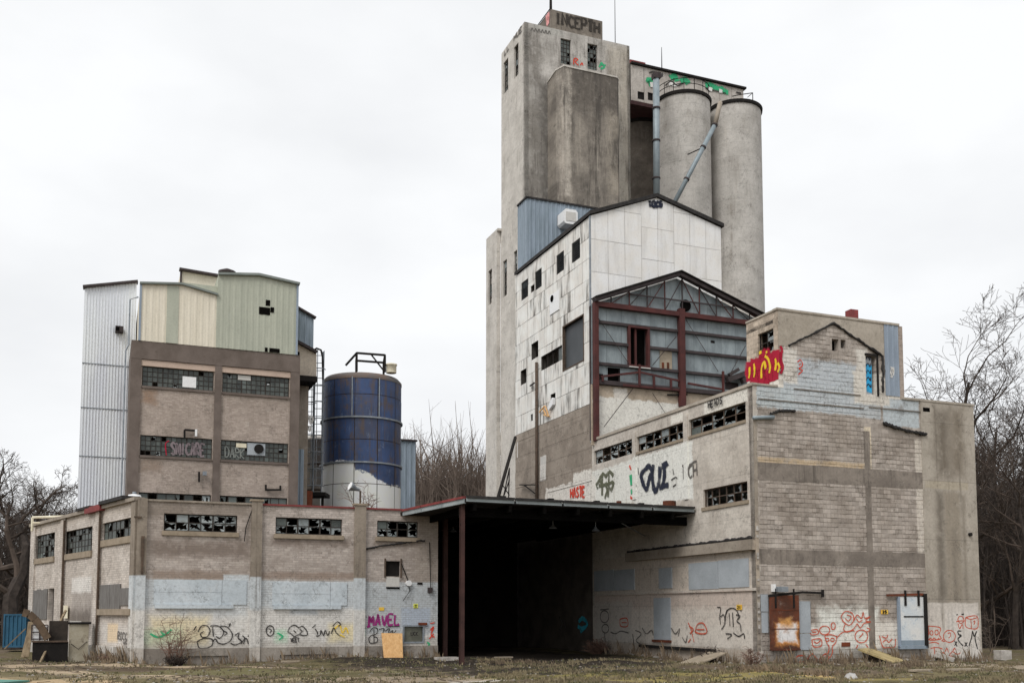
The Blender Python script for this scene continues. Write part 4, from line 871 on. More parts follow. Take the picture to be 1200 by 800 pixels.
# pipe down the side, bracket arm
mb = MB(); sp_ = RS.hit(631.5, 500)[0]; mb.tube([RS.pt(sp_, 7.2, .16), RS.pt(sp_, RS.hit(631, 425)[1], .16)], .1, 8); obj('downpipe', mb, m_framer, wb, True)
mb = MB(); a, b, c = RS.hit(613, 568), RS.hit(631, 568), RS.hit(630, 578); mb.beam(RS.pt(*a, .25), RS.pt(*b, .25), .07, .07); mb.beam(RS.pt(*RS.hit(618, 568), .25), RS.pt(*c, .2), .06, .06); obj('bracket_arm', mb, m_dark, wb)
slab('patch_board', wb, RS, P(RS, 633.5, 640, 535, 563), -.02, .02, m_boardw)
mb = MB(); q0_ = RS.hit(611, 453)[0]; mb.tube([RS.pt(RS.hit(623, 420)[0], RS.hit(623, 452)[1], .1), RS.pt(RS.hit(631, 420)[0], RS.hit(631, 449)[1], .3)], .06, 6); obj('stub_pipe', mb, m_girt, wb)
slab('corner_flashing', wb, RS, (sD - .05, sD + .1, roofz - .1, zE), 0.0, .05, m_steelg)
# front panels
ssf = [sWR * k / 8 for k in range(9)]
zz = WF.hit(700, 281)[1]; stp = WF.hit(700, 281)[1] - WF.hit(700, 319)[1]
for g, (i0, i1, dz) in enumerate(((0, 3, 0), (3, 5, .62), (5, 8, .25))):
    zs_ = [zz + stp * (k + dz) for k in range(-8, 4)]
    panels(wb, WF, [(0.01, roofz), (sWR, roofz), (sWR, zER), pk, (0.01, zE)], ssf[i0:i1 + 1], zs_, m_wpanf, .02, .05, [], .022, .012)
# roof and other walls
Lr = sWb - sW + .1
mb = MB()
for a, b in (((-.12, zE), pk), (pk, (sWR + .15, zER))):
    pts = []
    A0, B0 = WF.pt(a[0], a[1] + .02, .18), WF.pt(b[0], b[1] + .02, .18); A1, B1 = A0 + V * Lr, B0 + V * Lr
    mb.hexa([A0, B0, B1, A1] + [p + Z * .22 for p in (A0, B0, B1, A1)])
obj('roof', mb, m_tar, wb)
mb = MB(); mb.wgrid(Wall(WF.pt(sWR, 0), V, 1), 0, Lr - .3, roofz, zER); obj('east_wall', mb, m_wpanf, wb)
mb = MB(); mb.wprism(WF.back(Lr - .5), fpoly, -.1, 0); obj('rear_wall', mb, m_wpanf, wb)
graf(wb, WF, g_navy, .13, off=.06, label='small dark blue tag under the roof peak', words=[('TOKS', 759, 243, 776, 243, 7)], pix=[[(760, 240), (768, 243), (776, 239)]])
# blue sheet-metal roof house with its white cooler
BH = Wall(WF.pt(0, 0) + V * (sWb - sW - 1.7), U)
bs0, bs1 = BH.hit(617.5, 270)[0], BH.hit(700, 270)[0]; bz = BH.hit(640, 236)[1]
rh = thing('roof_house', BH.pt(bs0, zE - 1), 'small blue sheet metal roof house beside the concrete tower', 'roof house')
mb = MB(); mb.corr(BH, bs0, bs1, lambda s: zE - 1.2, lambda s: bz, .32, .04); obj('front_sheet', mb, m_bluem, rh)
mb = MB(); mb.corr(Wall(BH.pt(bs0, 0), V, -1), 0, 1.6, lambda s: zE - 1.2, lambda s: bz, .32, .04); obj('side_sheet', mb, m_bluem, rh)
mb = MB(); mb.prism([BH.pt(bs0 - .1, 0, .1), BH.pt(bs1, 0, .1), BH.pt(bs1, 0, -1.6), BH.pt(bs0 - .1, 0, -1.6)], bz, bz + .12); obj('roof', mb, m_tar, rh)
ac = P(BH, 653, 669, 252, 269)
t_ = thing('cooler_unit', BH.pt(ac[0], ac[2], 0.1), 'white cooling unit on the blue roof house', 'cooling unit')
mb = MB(); a, b, c, d = ac; mb.wprism(BH, [(a, c + .15), (a + .12, c), (b - .12, c), (b, c + .15), (b, d - .15), (b - .15, d), (a + .15, d), (a, d - .15)], .05, 1.1); obj('casing', mb, m_acwhite, t_)
mb = MB(); mb.wprism(BH, rc(a + .15, b - .15, c + .2, d - .2), 1.1, 1.13); obj('grille', mb, m_boardw, t_)
# red steel frame with grey wall sheets (what is left of a torn-down shed)
zEv = SGp.hit(698, 354)[1]
sg = thing('ruined_shed', SGp.pt(0, roofz, 0), 'ruined shed of red steel frame with rusty trusses and grey sheets', 'shed')
sS0, sS1 = SGp.hit(694, 400)[0] + .05, SGp.hit(895, 390)[0]
g0, gp, g1 = SGp.hit(694, 352), SGp.hit(795, 322), SGp.hit(898, 375)
g0 = (g0[0] + .05, g0[1])
zMid = SGp.hit(720, 451)[1]
bk = lambda h: h
hw, hl = P(SGp, 739, 760, 384, 428), P(SGp, 714, 729, 430, 452); hc = P(SGp, 835, 840, 398, 401)
poly = [(sS0, zMid), (sS1, zMid), (g1[0], g1[1] - .15), (gp[0], gp[1] - .15), (g0[0], g0[1] - .15)]
zg = [SGp.hit(720, y)[1] for y in (451, 427, 402, 378.5, 356)] + [gp[1]]
npan = 12
panels(sg, SGp, poly, [sS0 + (sS1 - sS0) * k / npan for k in range(npan + 1)], zg, m_sheet, -.22, .03, [hw, hl, hc, P(SGp, 852, 868, 447, 456), P(SGp, 702, 709, 437, 446)], .015, .02, name='sheet')
mb = MB(); mb.wgrid(SGp, sS0, sS1, roofz, g0[1] - .2, [hw, hl], .15, -.34); obj('backing_wall', mb, m_girt, sg)
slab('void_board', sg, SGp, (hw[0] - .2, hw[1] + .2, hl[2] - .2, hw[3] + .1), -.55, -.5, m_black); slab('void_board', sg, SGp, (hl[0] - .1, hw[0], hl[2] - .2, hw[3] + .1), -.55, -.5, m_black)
m_sgw = facade('painted_upper_wall', SGp, '#b7a58e', '#a5937d', patches=[(P(SGp, 698, 850, 470, 530), '#dbd6cc', .06, .3, .97, .05), (P(SGp, 722, 738, 454, 467), '#d6d0c5', .06, .2, .95, .1)], streak=[(5, '#7c6650', .56, .6), (9, '#a4764c', .66, .5)])
slab('upper_wall', sg, SGp, (sS0, sS1, roofz - .3, zMid - .01), -.34, -.24, m_sgw)
cl = SGp.hit(696, 430)[0] + .14
slab('column', sg, SGp, (cl - .13, cl + .13, roofz - .1, zEv), -.18, .12, m_red)
cc = SGp.hit(799, 420)[0]
slab('column', sg, SGp, (cc - .18, cc + .18, SGp.hit(799, 476)[1], SGp.hit(799, 362)[1]), -.18, .14, m_red)
a, b = SGp.hit(697, 358)[1], SGp.hit(890, 378)[1]
mb = MB(); mb.beam(SGp.pt(cl, (a + b) / 2, .0), SGp.pt(sS1, (a + b) / 2, .0), .25, .28); obj('tie_beam', mb, m_red, sg); zt2 = (a + b) / 2
mb = MB(); mb.beam(SGp.pt(g0[0], g0[1], .1), SGp.pt(*gp, .1), .35, .2); mb.beam(SGp.pt(*gp, .1), SGp.pt(g1[0], g1[1], .1), .35, .2); obj('rafter', mb, m_girt, sg)
mb = MB(); mb.beam(SGp.pt(g0[0], g0[1] + .16, .05), SGp.pt(gp[0], gp[1] + .16, .05), .7, .05); mb.beam(SGp.pt(gp[0], gp[1] + .16, .05), SGp.pt(g1[0], g1[1] + .16, .05), .7, .05); obj('roof_edge', mb, m_tar, sg)
rz = lambda s: (g0[1] + (gp[1] - g0[1]) * (s - g0[0]) / (gp[0] - g0[0]) if s < gp[0] else gp[1] + (g1[1] - gp[1]) * (s - gp[0]) / (g1[0] - gp[0])) - .12
N_ = 10
xs = [g0[0] + (g1[0] - g0[0]) * k / N_ for k in range(N_ + 1)]
for k in range(1, N_):
    mb = MB(); mb.beam(SGp.pt(xs[k], zt2 + .15, -.05), SGp.pt(xs[k], rz(xs[k]), -.05), .06, .06, U); obj('truss_post', mb, m_girt if k % 2 else m_red, sg)
    if k < N_ // 2: a, b = (xs[k], zt2 + .15), (xs[k + 1], rz(xs[k + 1]))
    else: a, b = (xs[k], rz(xs[k])), (xs[k + 1], zt2 + .15)
    mb = MB(); mb.beam(SGp.pt(*a, -.05), SGp.pt(*b, -.05), .045, .045); obj('truss_brace', mb, m_red if k % 2 else m_girt, sg)
mb = MB(); mb.beam(SGp.pt(xs[2], zt2 + .85, -.02), SGp.pt(xs[8], zt2 + .85, -.02), .06, .08); obj('truss_chord', mb, m_girt, sg)
for k, z_ in enumerate(zg[1:4]):
    for a, b in ((cl + .16, cc - .22), (cc + .22, sS1)):
        if k < 2 or True:
            mb = MB(); 
            segs = [(a, b)]
            if a < hw[0] < b and hw[2] < z_ < hw[3]: segs = [(a, hw[0]), (hw[1], b)]
            for p, q in segs: mb.beam(SGp.pt(p, z_, -.1), SGp.pt(q, z_, -.1), .14, .16)
            obj('girt', mb, m_girt, sg)
mb = MB(); mb.beam(SGp.pt(cl, zMid + .12, -.1), SGp.pt(sS1, zMid + .12, -.1), .2, .24); obj('girt', mb, m_girt, sg)
mb = MB(); mb.wgrid(SGp, hw[0] - .12, hw[1] + .12, hw[2] - .1, hw[3] + .1, [(hw[0] + .02, hw[1] - .02, hw[2] + .02, hw[3] - .02)], .3, -.02); obj('window_frame', mb, m_red, sg)
mb = MB(); mb.beam(SGp.pt(hw[0] + .45, hw[2], -.25), SGp.pt(hw[0] + .45, hw[3], -.25), .12, .12, U); obj('window_post', mb, m_red, sg)
slab('window_sill', sg, SGp, (hw[0] - .1, hw[1] + .1, hw[2] - .16, hw[2] - .101), -.1, .05, m_boardw)
mb = MB()
a, b, c = SGp.hit(730, 438), SGp.hit(790, 447), SGp.hit(850, 455)
for p, q in ((SGp.hit(704, 441), SGp.hit(750, 436)), (SGp.hit(750, 436), SGp.hit(796, 446)), (SGp.hit(806, 449), SGp.hit(846, 456)), (SGp.hit(730, 451), SGp.hit(796, 457))): mb.beam(SGp.pt(*p, .0), SGp.pt(*q, .0), .08, .12)
obj('low_rail', mb, m_red, sg)
for x, y0, y1 in ((749, 427, 452), (766, 440, 453), (786, 444, 455), (847, 435, 460), (706, 440, 447)):
    mb = MB(); mb.beam(SGp.pt(SGp.hit(x, y0)[0], SGp.hit(x, y0)[1], .02), SGp.pt(SGp.hit(x, y0)[0], SGp.hit(x, y1)[1], .02), .12, .12, U); obj('low_post', mb, m_red, sg)
q = P(SGp, 775, 789, 409, 431); mb = MB(); mb.wprism(SGp, rc(*q), -.2, -.15); o_ = obj('patch_board', mb, m_plyo, sg)
for x in (777, 783): r_ = P(SGp, x, x + 2.5, 424, 431); slab('rust_hook', o_, SGp, r_, -.15, -.12, m_rust)
q = SGp.hit(805, 357); mb = MB(); mb.tube([SGp.pt(*q, -.2), SGp.pt(*q, -.12)], .36, 14); obj('round_hole', mb, m_black, sg)
for p, q in (((700, 370), (738, 427)), ((804, 374), (842, 435)), ((793, 394), (765, 428)), ((874, 405), (855, 440)), ((742, 455), (708, 500)), ((765, 460), (790, 500))):
    mb = MB(); mb.tube([SGp.pt(*SGp.hit(*p), -.04), SGp.pt(*SGp.hit(*q), -.04)], .022, 4); obj('tie_rod', mb, m_girt, sg)
mb = MB(); mb.beam(SGp.pt(*SGp.hit(850, 446), .2), SGp.pt(*SGp.hit(872, 438), .3), .35, .3); mb.beam(SGp.pt(*SGp.hit(852, 440), .2), SGp.pt(*SGp.hit(862, 434), .3), .25, .2); mb.beam(SGp.pt(*SGp.hit(866, 448), .3), SGp.pt(*SGp.hit(876, 443), .3), .3, .3); obj('fallen_duct', mb, m_girt, sg)
mb = MB(); mb.tube([SGp.pt(*SGp.hit(783, 462), -.1), SGp.pt(*SGp.hit(806, 462), -.05)], .05, 6); obj('stub_pipe', mb, m_dark, sg)
# ================================================================ concrete elevator tower
tw = thing('elevator_tower', T, 'tall streaked concrete grain elevator tower with a lettered block on its top', 'tower')
zT = (TF.hit(616, 28)[1] + TF.hit(737, 52)[1]) / 2
tW = TF.hit(738.5, 150)[0]; tD = TL.hit(588, 90)[0]
print('tower', zT, tW, tD, 'uT', uT, 'sW', sW, 'sWb', sWb, 'roofz', roofz, 'zE', zE, 'zB', zB)
fw = [P(TF, 657, 669, 46, 75.5), P(TF, 688.5, 700, 52, 82)]
lw = [P(TL, 590, 595.5, 71, 108), P(TL, 602.5, 607.5, 53, 90)]
lo = [P(TL, 589.5, 594, 305, 347), P(TL, 602, 606, 294, 318)]
mb = MB(); mb.wgrid(TF, 0.0, tW, 0, zT, fw, .35, 0); obj('front_wall', mb, m_concf, tw)
mb = MB(); mb.wgrid(TL, .0, tD, 0, zT, lw + lo, .35, .0); obj('side_wall', mb, m_conc, tw)
for k, w_ in enumerate(fw): window(tw, TF, w_, 3, 6, .25, .12, .15, seed=k + 30, gmats=(m_glass, m_glass, m_glassg), bar=.05)
for k, w_ in enumerate(lw + lo): window(tw, TL, w_, 2, 5, .3, .3, .15, seed=k + 40, bar=.05)
mb = MB(); mb.wgrid(Wall(TF.pt(tW, 0), V, 1), 0, tD, 0, zT); obj('east_wall', mb, m_concf, tw)
mb = MB(); mb.wgrid(TF.back(tD - .05), 0.05, tW - .05, 0, zT); obj('rear_wall', mb, m_conc, tw)
mb = MB(); mb.prism([TF.pt(.1, 0, -.1), TF.pt(tW - .1, 0, -.1), TF.pt(tW - .1, 0, -tD + .1), TF.pt(.1, 0, -tD + .1)], zT - .2, zT - .05); obj('roof', mb, m_roof, tw)
# lower block further back
tD2 = TL.hit(574, 400)[0]; zLB = TL.hit(580, 278)[1]
mb = MB(); mb.wgrid(TL, tD + .25, tD2, 0, zLB, [P(TL, 576.5, 581, 317, 357)], .35, .35); mb.wgrid(TL, tD + .003, tD + .25, 0, zLB, (), .3, -.02); obj('rear_block', mb, m_conc, tw)
window(tw, TL, P(TL, 576.5, 581, 317, 357), 1, 5, .3, .3, -.2, seed=50)
mb = MB(); mb.prism([TL.pt(tD, 0, .35), TL.pt(tD2, 0, .35), TL.pt(tD2, 0, -tW), TL.pt(tD, 0, -tW)], zLB, zLB + .2); obj('block_roof', mb, m_conc, tw)
# pilaster in front (buttress bay)
PF = Wall(T - V * 2.2, U)
ps0, ps1 = PF.hit(655, 170)[0], PF.hit(727, 170)[0]; pz = (PF.hit(660, 79)[1] + PF.hit(720, 90)[1]) / 2
mb = MB(); ch = .55; mb.prism([PF.pt(ps0 + ch * .8, 0, -0.0), PF.pt(ps1 - .25, 0, 0), PF.pt(ps1, 0, -.25), PF.pt(ps1, 0, -2.25), PF.pt(ps0, 0, -2.25), PF.pt(ps0, 0, -ch)], 10, [pz, pz, pz, pz - .1, pz - .4, pz - .2]); obj('buttress', mb, m_pil, tw)
mb = MB(); mb.prism([PF.pt(ps0 + ch * .8, 0, .05), PF.pt(ps1 - .25, 0, .05), PF.pt(ps1 + .05, 0, -.25), PF.pt(ps1 + .05, 0, -2.2), PF.pt(ps0 - .05, 0, -2.2), PF.pt(ps0 - .05, 0, -ch)], [pz + .003, pz + .003, pz + .003, pz - .09, pz - .39, pz - .19], [pz + .13, pz + .13, pz + .13, pz + .03, pz - .27, pz - .07]); obj('buttress_cap', mb, m_conc, tw)
# block with lettering
CF = Wall(T + V * .6, U)
cs0, cs1 = CF.hit(645.5, 25)[0], CF.hit(706, 35)[0]; cz0, cz1 = zT - .2, (CF.hit(646, 11.5)[1] + CF.hit(705, 24.5)[1]) / 2
mb = MB(); mb.prism([CF.pt(cs0, 0), CF.pt(cs1, 0), CF.pt(cs1, 0, -4), CF.pt(cs0, 0, -4)], cz0, cz1); cap = obj('roof_block', mb, facade('roof_block_concrete', CF, '#80766a', '#6a6157', streak=[(3, '#4a443e', .5, .6)], grime=[(1.5, '#544d46', .5, .5)]), tw)
a = CF.hit(651, 30); b = CF.hit(704, 40); mb = MB(); mb.beam(CF.pt(cs0 - .3, cz0 + .22, .05), CF.pt(cs1 + .5, cz0 + .22, .05), .1, .12); obj('ledge', mb, m_concf, cap)
graf(tw, CF, g_fade, .22, off=.04, label='weathered dark block letters across the roof block', words=[('INCEPTH', 650, 28, 703, 39.5, 13)], sm=False)
graf(tw, Wall(CF.pt(cs0, 0), V, -1), g_pink, .5, off=.03, pix=[[(640, 22), (643, 18), (642, 26), (644, 24)]], label='pink smear on the side of the roof block')
mb = MB(); rl = Wall(CF.pt(cs0, 0), V, -1); mb.tube([rl.pt(0, cz1 + .03, .05), rl.pt(3.9, cz1 + .03, .05)], .04, 5); obj('edge_rail', mb, m_dark, cap)
graf(tw, TF, g_brick, .09, off=.02, pix=[[(672, 76), (673, 69), (677, 70), (674, 73), (678, 77)], [(680, 77), (682, 74), (683, 77)]])
graf(tw, TF, g_green, .14, off=.02, label='small green tag beside the tower window', pix=[[(702, 79), (705, 74), (708, 80)], [(703, 76), (710, 77)], [(704, 81), (709, 79)]])
graf(tw, TF, g_grey, .07, off=.02, label='faded lettering under the parapet', pix=[[(622 + k * 4, 37 + k * .7), (623.5 + k * 4, 33 + k * .7), (625 + k * 4, 37 + k * .7)] for k in range(6)]); graf(tw, TL, g_grey, .14, off=.02, words=[('LL', 591, 66, 597, 57, 6), ('HUE', 602, 49, 612, 36, 6)])
def mast(name, base, h, r, label):
    mb = MB(); mb.tube([base, base + Z * h * .5, base + Z * h], [r, r * .8, r * .45], 6); o = obj(name, mb, m_dark); return tag(o, label, 'antenna')
mast('antenna', CF.pt(CF.hit(650, 10)[0] , cz1, -.8), 4.2, .13, 'short dark antenna mast on the lettered roof block')
mast('antenna', TF.pt(TF.hit(723.5, 46)[0], zT - .1, -.4), 6.5, .035, 'thin whip antenna at the tower roof corner')
mb = MB(); q = TL.hit(624, 218)
# ================================================================ silos and gallery
silo_m = MB(); rS = 2.42
b0 = WF.pt(0, 0)
def silo(u, v, ztop, label, px=None):
    p = C + U * u + V * v
    t_ = thing('concrete_silo', p, label, 'silo', 'concrete silos beside the tower')
    mb = MB(); mb.lathe(p, [(rS, 0), (rS, ztop - .1)], 56); obj('shaft', mb, m_silo, t_, True)
    mb = MB(); mb.lathe(p, [(rS - .1, ztop - .3), (rS + .12, ztop - .27), (rS + .15, ztop), (rS - .3, ztop + .05)], 56); obj('rim', mb, m_dark, t_)
    mb = MB(); mb.lathe(p, [(rS - .2, ztop - .02), (.01, ztop + .3)], 40); obj('cap', mb, m_roof, t_)
    return t_, p
vS = vT + 2.6
def u_for(px, v):
    b = C + V * v; d = ray(px, 400); k = d.x / d.y
    return (k * b.y - b.x) / (U.x - k * U.y)
uA, uB = u_for(804, vS), u_for(865, vS)
pA = C + U * uA + V * vS; zS = at_depth(804, 106, pA.y - 2.3).z
sa, pA = silo(uA, vS, zS, 'nearer round concrete silo behind the two slanting pipes')
pB = C + U * uB + V * vS; sb, pB = silo(uB, vS, at_depth(866, 117, pB.y - 2.3).z, 'outer round concrete silo with a dark rim, farthest from the tower')

GW = Wall(C + V * (vS + 1.1), U)
gs0, gs1 = GW.hit(739, 95)[0], GW.hit(871, 108)[0]
gz1 = (GW.hit(741, 77)[1] + GW.hit(870, 104)[1]) / 2; gz0 = GW.hit(745, 119)[1]
_m = m_silo; m_silo = facade('shaded_silo_concrete', WF, '#6d6359', '#574f47', streak=[(2, '#3f3934', .5, .6)])  # darker copy of the silo concrete, shade of the recess put into its colour
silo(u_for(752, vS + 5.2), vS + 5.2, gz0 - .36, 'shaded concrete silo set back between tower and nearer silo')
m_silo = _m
ga = thing('silo_gallery', GW.pt(gs0, gz0), 'long sheet clad gallery over the silo tops with green graffiti', 'gallery')
m_gal = facade('gallery_sheet', GW, '#b9b1a8', '#a69e95', streak=[(3, '#6d655d', .58, .5)], grime=[(2, '#857c72', .62, .4)])
n_ = 9
panels(ga, GW, rc(gs0, gs1, gz0, gz1), [gs0 + (gs1 - gs0) * k / n_ for k in range(n_ + 1)], [gz0, gz1], m_gal, .03, .06, [P(GW, 747, 755, 108, 117), P(GW, 759, 765, 109, 118)], .03, .01)
mb = MB(); mb.wgrid(GW, gs0, gs1, gz0, gz1, (), .2, -.06); obj('back_sheet', mb, m_dark, ga)
mb = MB(); mb.wgrid(GW.back(3.2), gs0, gs1, gz0, gz1); mb.wbox(GW, gs1 - .1, gs1, gz0, gz1, -3.2, -.07); obj('rear_sheet', mb, m_gal, ga)
mb = MB(); mb.wbox(GW, gs0, gs1 + .2, gz1, gz1 + .18, -3.4, .25); obj('roof', mb, m_dark, ga)
mb = MB(); mb.wbox(GW, gs0, gs1 + .1, gz0 - .35, gz0, -3.2, .1); obj('floor_beam', mb, plain('maroon_beam', '#4d2f30', '#3c2627', 2, .9), ga)
slab('roof_plank', ga, GW, P(GW, 739, 757, 71, 76), -.3, -.1, m_redtrim)
graf(ga, GW, g_green, .5, off=.08, label='green block graffiti along the gallery', pix=[[(759, 98), (761, 94), (763, 102)], [(785, 92), (790, 90), (793, 96)], [(797, 96), (803, 94), (806, 99)], [(826, 100), (832, 101), (838, 103), (846, 106)], [(843, 104), (850, 108), (853, 109)]])
graf(ga, GW, g_white, .3, off=.1, pix=[[(763, 97), (764, 103)], [(829, 104), (834, 106)], [(842, 107), (846, 108)], [(783, 99), (792, 100)]])
graf(ga, GW, g_black, .12, off=.1, pix=[[(779, 101), (786, 96), (793, 101), (800, 98)], [(826, 104), (836, 107), (850, 110)], [(862, 109), (868, 110)], [(760, 86), (766, 85), (764, 89)]])
# walkway railing on the first silo
rr = thing('silo_railing', pA + Z * zS, 'dark curved railing on top of the nearer silo', 'railing')
mb = MB(); arc = [pA + Vector((math.cos(a), math.sin(a), 0)) * rS + Z * (zS + 1.1) for a in [math.radians(175 + k * 11) for k in range(16)]]; mb.tube(arc, .035, 5); obj('top_rail', mb, m_dark, rr)
for k in range(0, 16, 2): mb = MB(); mb.tube([arc[k] - Z * 1.1, arc[k]], .03, 4); obj('post', mb, m_dark, rr)
mb = MB(); mb.tube([p - Z * .5 for p in arc], .035, 5); obj('mid_rail', mb, m_dark, rr)
rr2 = thing('hatch_rail', pB + Z * zS, 'thin bent hatch rail on the outer silo', 'railing')
mb = MB(); q_ = [at_depth(x, y, pB.y - 1.2) for x, y in ((858, 113), (868, 111), (882, 109), (876, 113))]; mb.tube(q_[:3] , .04, 5); mb.tube([q_[2], q_[2] - Z * .8], .04, 5); mb.tube([q_[2], q_[3] - Z * .1], .03, 5); obj('rail', mb, m_dark, rr2)
# spouts
pD = pA.y - 4.6
ch_ = thing('vertical_spout', at_depth(769, 232, pD), 'straight pale blue grain pipe rising to the gallery', 'pipe', None)
mb = MB(); top, bot = at_depth(769, 92, pD), at_depth(769.5, 240, pD); mb.tube([bot, top], .28, 14); obj('pipe', mb, m_pipe, ch_, True)
for y in (128, 166, 210): q = at_depth(769, y, pD); mb = MB(); mb.tube([q, q + Z * .12], .36, 14); obj('flange', mb, m_girt, ch_)
mb = MB(); mb.beam(at_depth(769, 92, pD), at_depth(775, 88, pD + 4), .3, .3); mb.box(at_depth(769, 93, pD), .62, .62, .5, .3); obj('head', mb, m_girt, ch_)
di = thing('slanting_spout', at_depth(791, 237, pD), 'slanting grain pipe running down between the two silos', 'pipe', None)
mb = MB(); a, b, c = at_depth(844, 120, pD + 1.5), at_depth(838, 146, pD + 1.2), at_depth(789, 240, pD); mb.tube([a, b], .2, 10); obj('upper_pipe', mb, m_pipet, di, True)
mb = MB(); mb.tube([b, c], .2, 10); obj('lower_pipe', mb, m_pipe, di, True)
for f in (0.0, .28, .68): q = b + (c - b) * f; mb = MB(); mb.tube([q, q + (c - b).normalized() * .14], .26, 10); obj('flange', mb, m_girt, di)
mb = MB(); q = b + (c - b) * .29; mb.tube([q, q + Vector((-1.3, .3, -.5))], .05, 5); obj('stay', mb, m_dark, di)
mast('antenna', GW.pt(GW.hit(779, 88)[0], gz1, -.5), 2.6, .05, 'thin pole standing on the silo gallery roof')
tag(mast('light_pole', TF.pt(TF.hit(625, 236)[0], bz - .2, .6), 1.6, .06, ''), 'small pole with a lamp on the blue roof house', 'pole')
# ================================================================ LEFT: low brick wing
zW = LF.hit(235, 589)[1]; sL = LF.hit(513, 690)[0]; sLS = LS.hit(36, 680)[0]
lw_ = thing('brick_wing', L0, 'low painted brick wing with broken strip windows and scrawls along its foot', 'industrial building')
wl = [P(LF, 192, 278, 603, 624), P(LF, 323, 401, 606.5, 626), P(LF, 442, 490, 610, 628)]
wsm = P(LF, 452, 469, 657, 675); wut = P(LF, 473, 496, 733, 752)
zf1 = sum(w_[3] for w_ in wl) / 3; zf0 = sum(w_[2] for w_ in wl) / 3; wl = [(w_[0], w_[1], zf0, zf1) for w_ in wl]
mb = MB(); mb.wgrid(LF, 0.0, sL, -.6, zW, wl + [wsm, wut], .25, 0); obj('front_wall', mb, m_lf, lw_)
for k, w_ in enumerate(wl):
    window(lw_, LF, w_, (6, 6, 4)[k], 2, .75, .12, .1, heavy=(2, 4), seed=60 + k, sill=.2)
slab('shutter_panel', lw_, LF, (wsm[0] + .02, wsm[1] - .02, wsm[2], wsm[3]), -.2, -.15, m_dark); slab('jamb', lw_, LF, (wsm[0] - .07, wsm[0] - .003, wsm[2] - .05, wsm[3] + .12), 0, .06, m_framer); slab('jamb', lw_, LF, (wsm[1] + .003, wsm[1] + .07, wsm[2] - .05, wsm[3] + .12), 0, .06, m_framer)
slab('vent_slot', lw_, LF, P(LF, 452.5, 468, 687.5, 689.5), .02, .04, m_black); slab('patch_board', lw_, LF, P(LF, 452.5, 468, 676, 687), 0, .02, m_boardw)
slab('dirty_pane', lw_, LF, (wut[0] + .03, wut[1] - .03, wut[2] + .03, wut[3] - .03), -.16, -.12, plain('murky_glazing', '#6e6e5e', '#57574a', 1.5, .4, grime=[(3, '#3f3f36', .55, .6)]))
mb = MB(); mb.wgrid(LF, wut[0] - .05, wut[1] + .05, wut[2] - .05, wut[3] + .05, [(wut[0] + .03, wut[1] - .03, wut[2] + .03, wut[3] - .03)], .1, .03); obj('metal_frame', mb, m_steelg, lw_)
slab('rust_hinge', lw_, LF, P(LF, 490, 500, 729, 732), .03, .1, m_rust)
piers = [(0.0, LF.hit(171.5, 640)[0]), (LF.hit(294, 630)[0], LF.hit(306.5, 630)[0]), (LF.hit(415, 630)[0], LF.hit(428, 630)[0])]
for k, (a, b) in enumerate(piers):
    slab('pier', lw_, LF, (a, b, -.5, zW + (.16 if k else .1)), 0, .16, m_pier)
    if k: slab('pier_cap', lw_, LF, (a - .06, b + .06, zW + .163, zW + .25), -.2, .2, m_sill)
ends = [piers[0][1], piers[1][0], piers[1][1], piers[2][0], piers[2][1], sL]
m_found = facade('foundation_concrete', LF, '#938a7f', '#7b7268', streak=[(3, '#5c5249', .5, .5)], grime=[(1.3, '#5f564c', .5, .6)], bump=.5)
zfnd = LF.hit(360, 757.5)[1]
for k in range(3):
    a, b = ends[2 * k] + .003, ends[2 * k + 1] - .003
    if k < 2:
        n0 = .5; mb = MB(); mb.wgrid(LF, a, b, -.5, zfnd, [(a + n0 + .4, b - n0 - .4, -.49, .32)], .12, .1); obj('foundation', mb, m_found, lw_)
        slab('recess', lw_, LF, (a + n0 + .3, b - n0 - .3, -.5, .34), 0, .02, m_found)
    else: slab('foundation', lw_, LF, (a, b, -.5, zfnd), 0, .1, m_found)
    mb = MB(); mb.wbox(LF, a, b, zW, zW + .08, -.2, .07); obj('coping', mb, m_redtrim if k else m_corner, lw_)
# painted-over boarded windows
for (x0, x1, y0, y1, xs_) in ((180, 289, 679, 708, (260,)), (319, 406.5, 682, 709, (387,))):
    r = P(LF, x0, x1, y0, y1); c = [r[0]] + [LF.hit(x, 695)[0] for x in xs_] + [r[1]]
    m_bp = facade('painted_over_board', LF, '#b6bfc5', '#a9b3ba', grime=[(3, '#8f979b', .62, .4)], bump=.2)
    for k in range(len(c) - 1):
        for q in range(2 if k == 0 else 1):
            z0_, z1_ = (r[2] + (r[3] - r[2]) * q / 2, r[2] + (r[3] - r[2]) * (q + 1) / 2) if k == 0 else (r[2], r[3])
            slab('board', lw_, LF, (c[k] + .008, c[k + 1] - .008, z0_ + .006, z1_ - .006), 0, .035 + .008 * R.random(), m_bp)
    slab('sill', lw_, LF, (r[0] + .05, c[1] + .5, r[2] - .17, r[2] - .003), 0, .12, m_bp)
slab('wall_sign', lw_, LF, P(LF, 484.5, 489.5, 707, 712), .005, .025, m_lime, label='small yellow green warning sticker'); mb = MB(); q = P(LF, 485.5, 488.5, 708.5, 710.5); strokes(mb, LF, [[(q[0], q[2]), (q[1], q[2])], [(q[0], q[3]), (q[1], q[3])]], .03, .03, False); obj('sticker_print', mb, m_dark, lw_, recalc=False)
slab('wall_sign', lw_, LF, P(LF, 444, 450, 711, 715), .005, .025, m_yellow, label='small faded orange sticker')
q = LF.hit(478.5, 683); mb = MB(); mb.tube([LF.pt(q[0], q[1], 0), LF.pt(q[0], q[1], .15)], .14, 10); obj('wall_lamp', mb, m_acwhite, lw_)
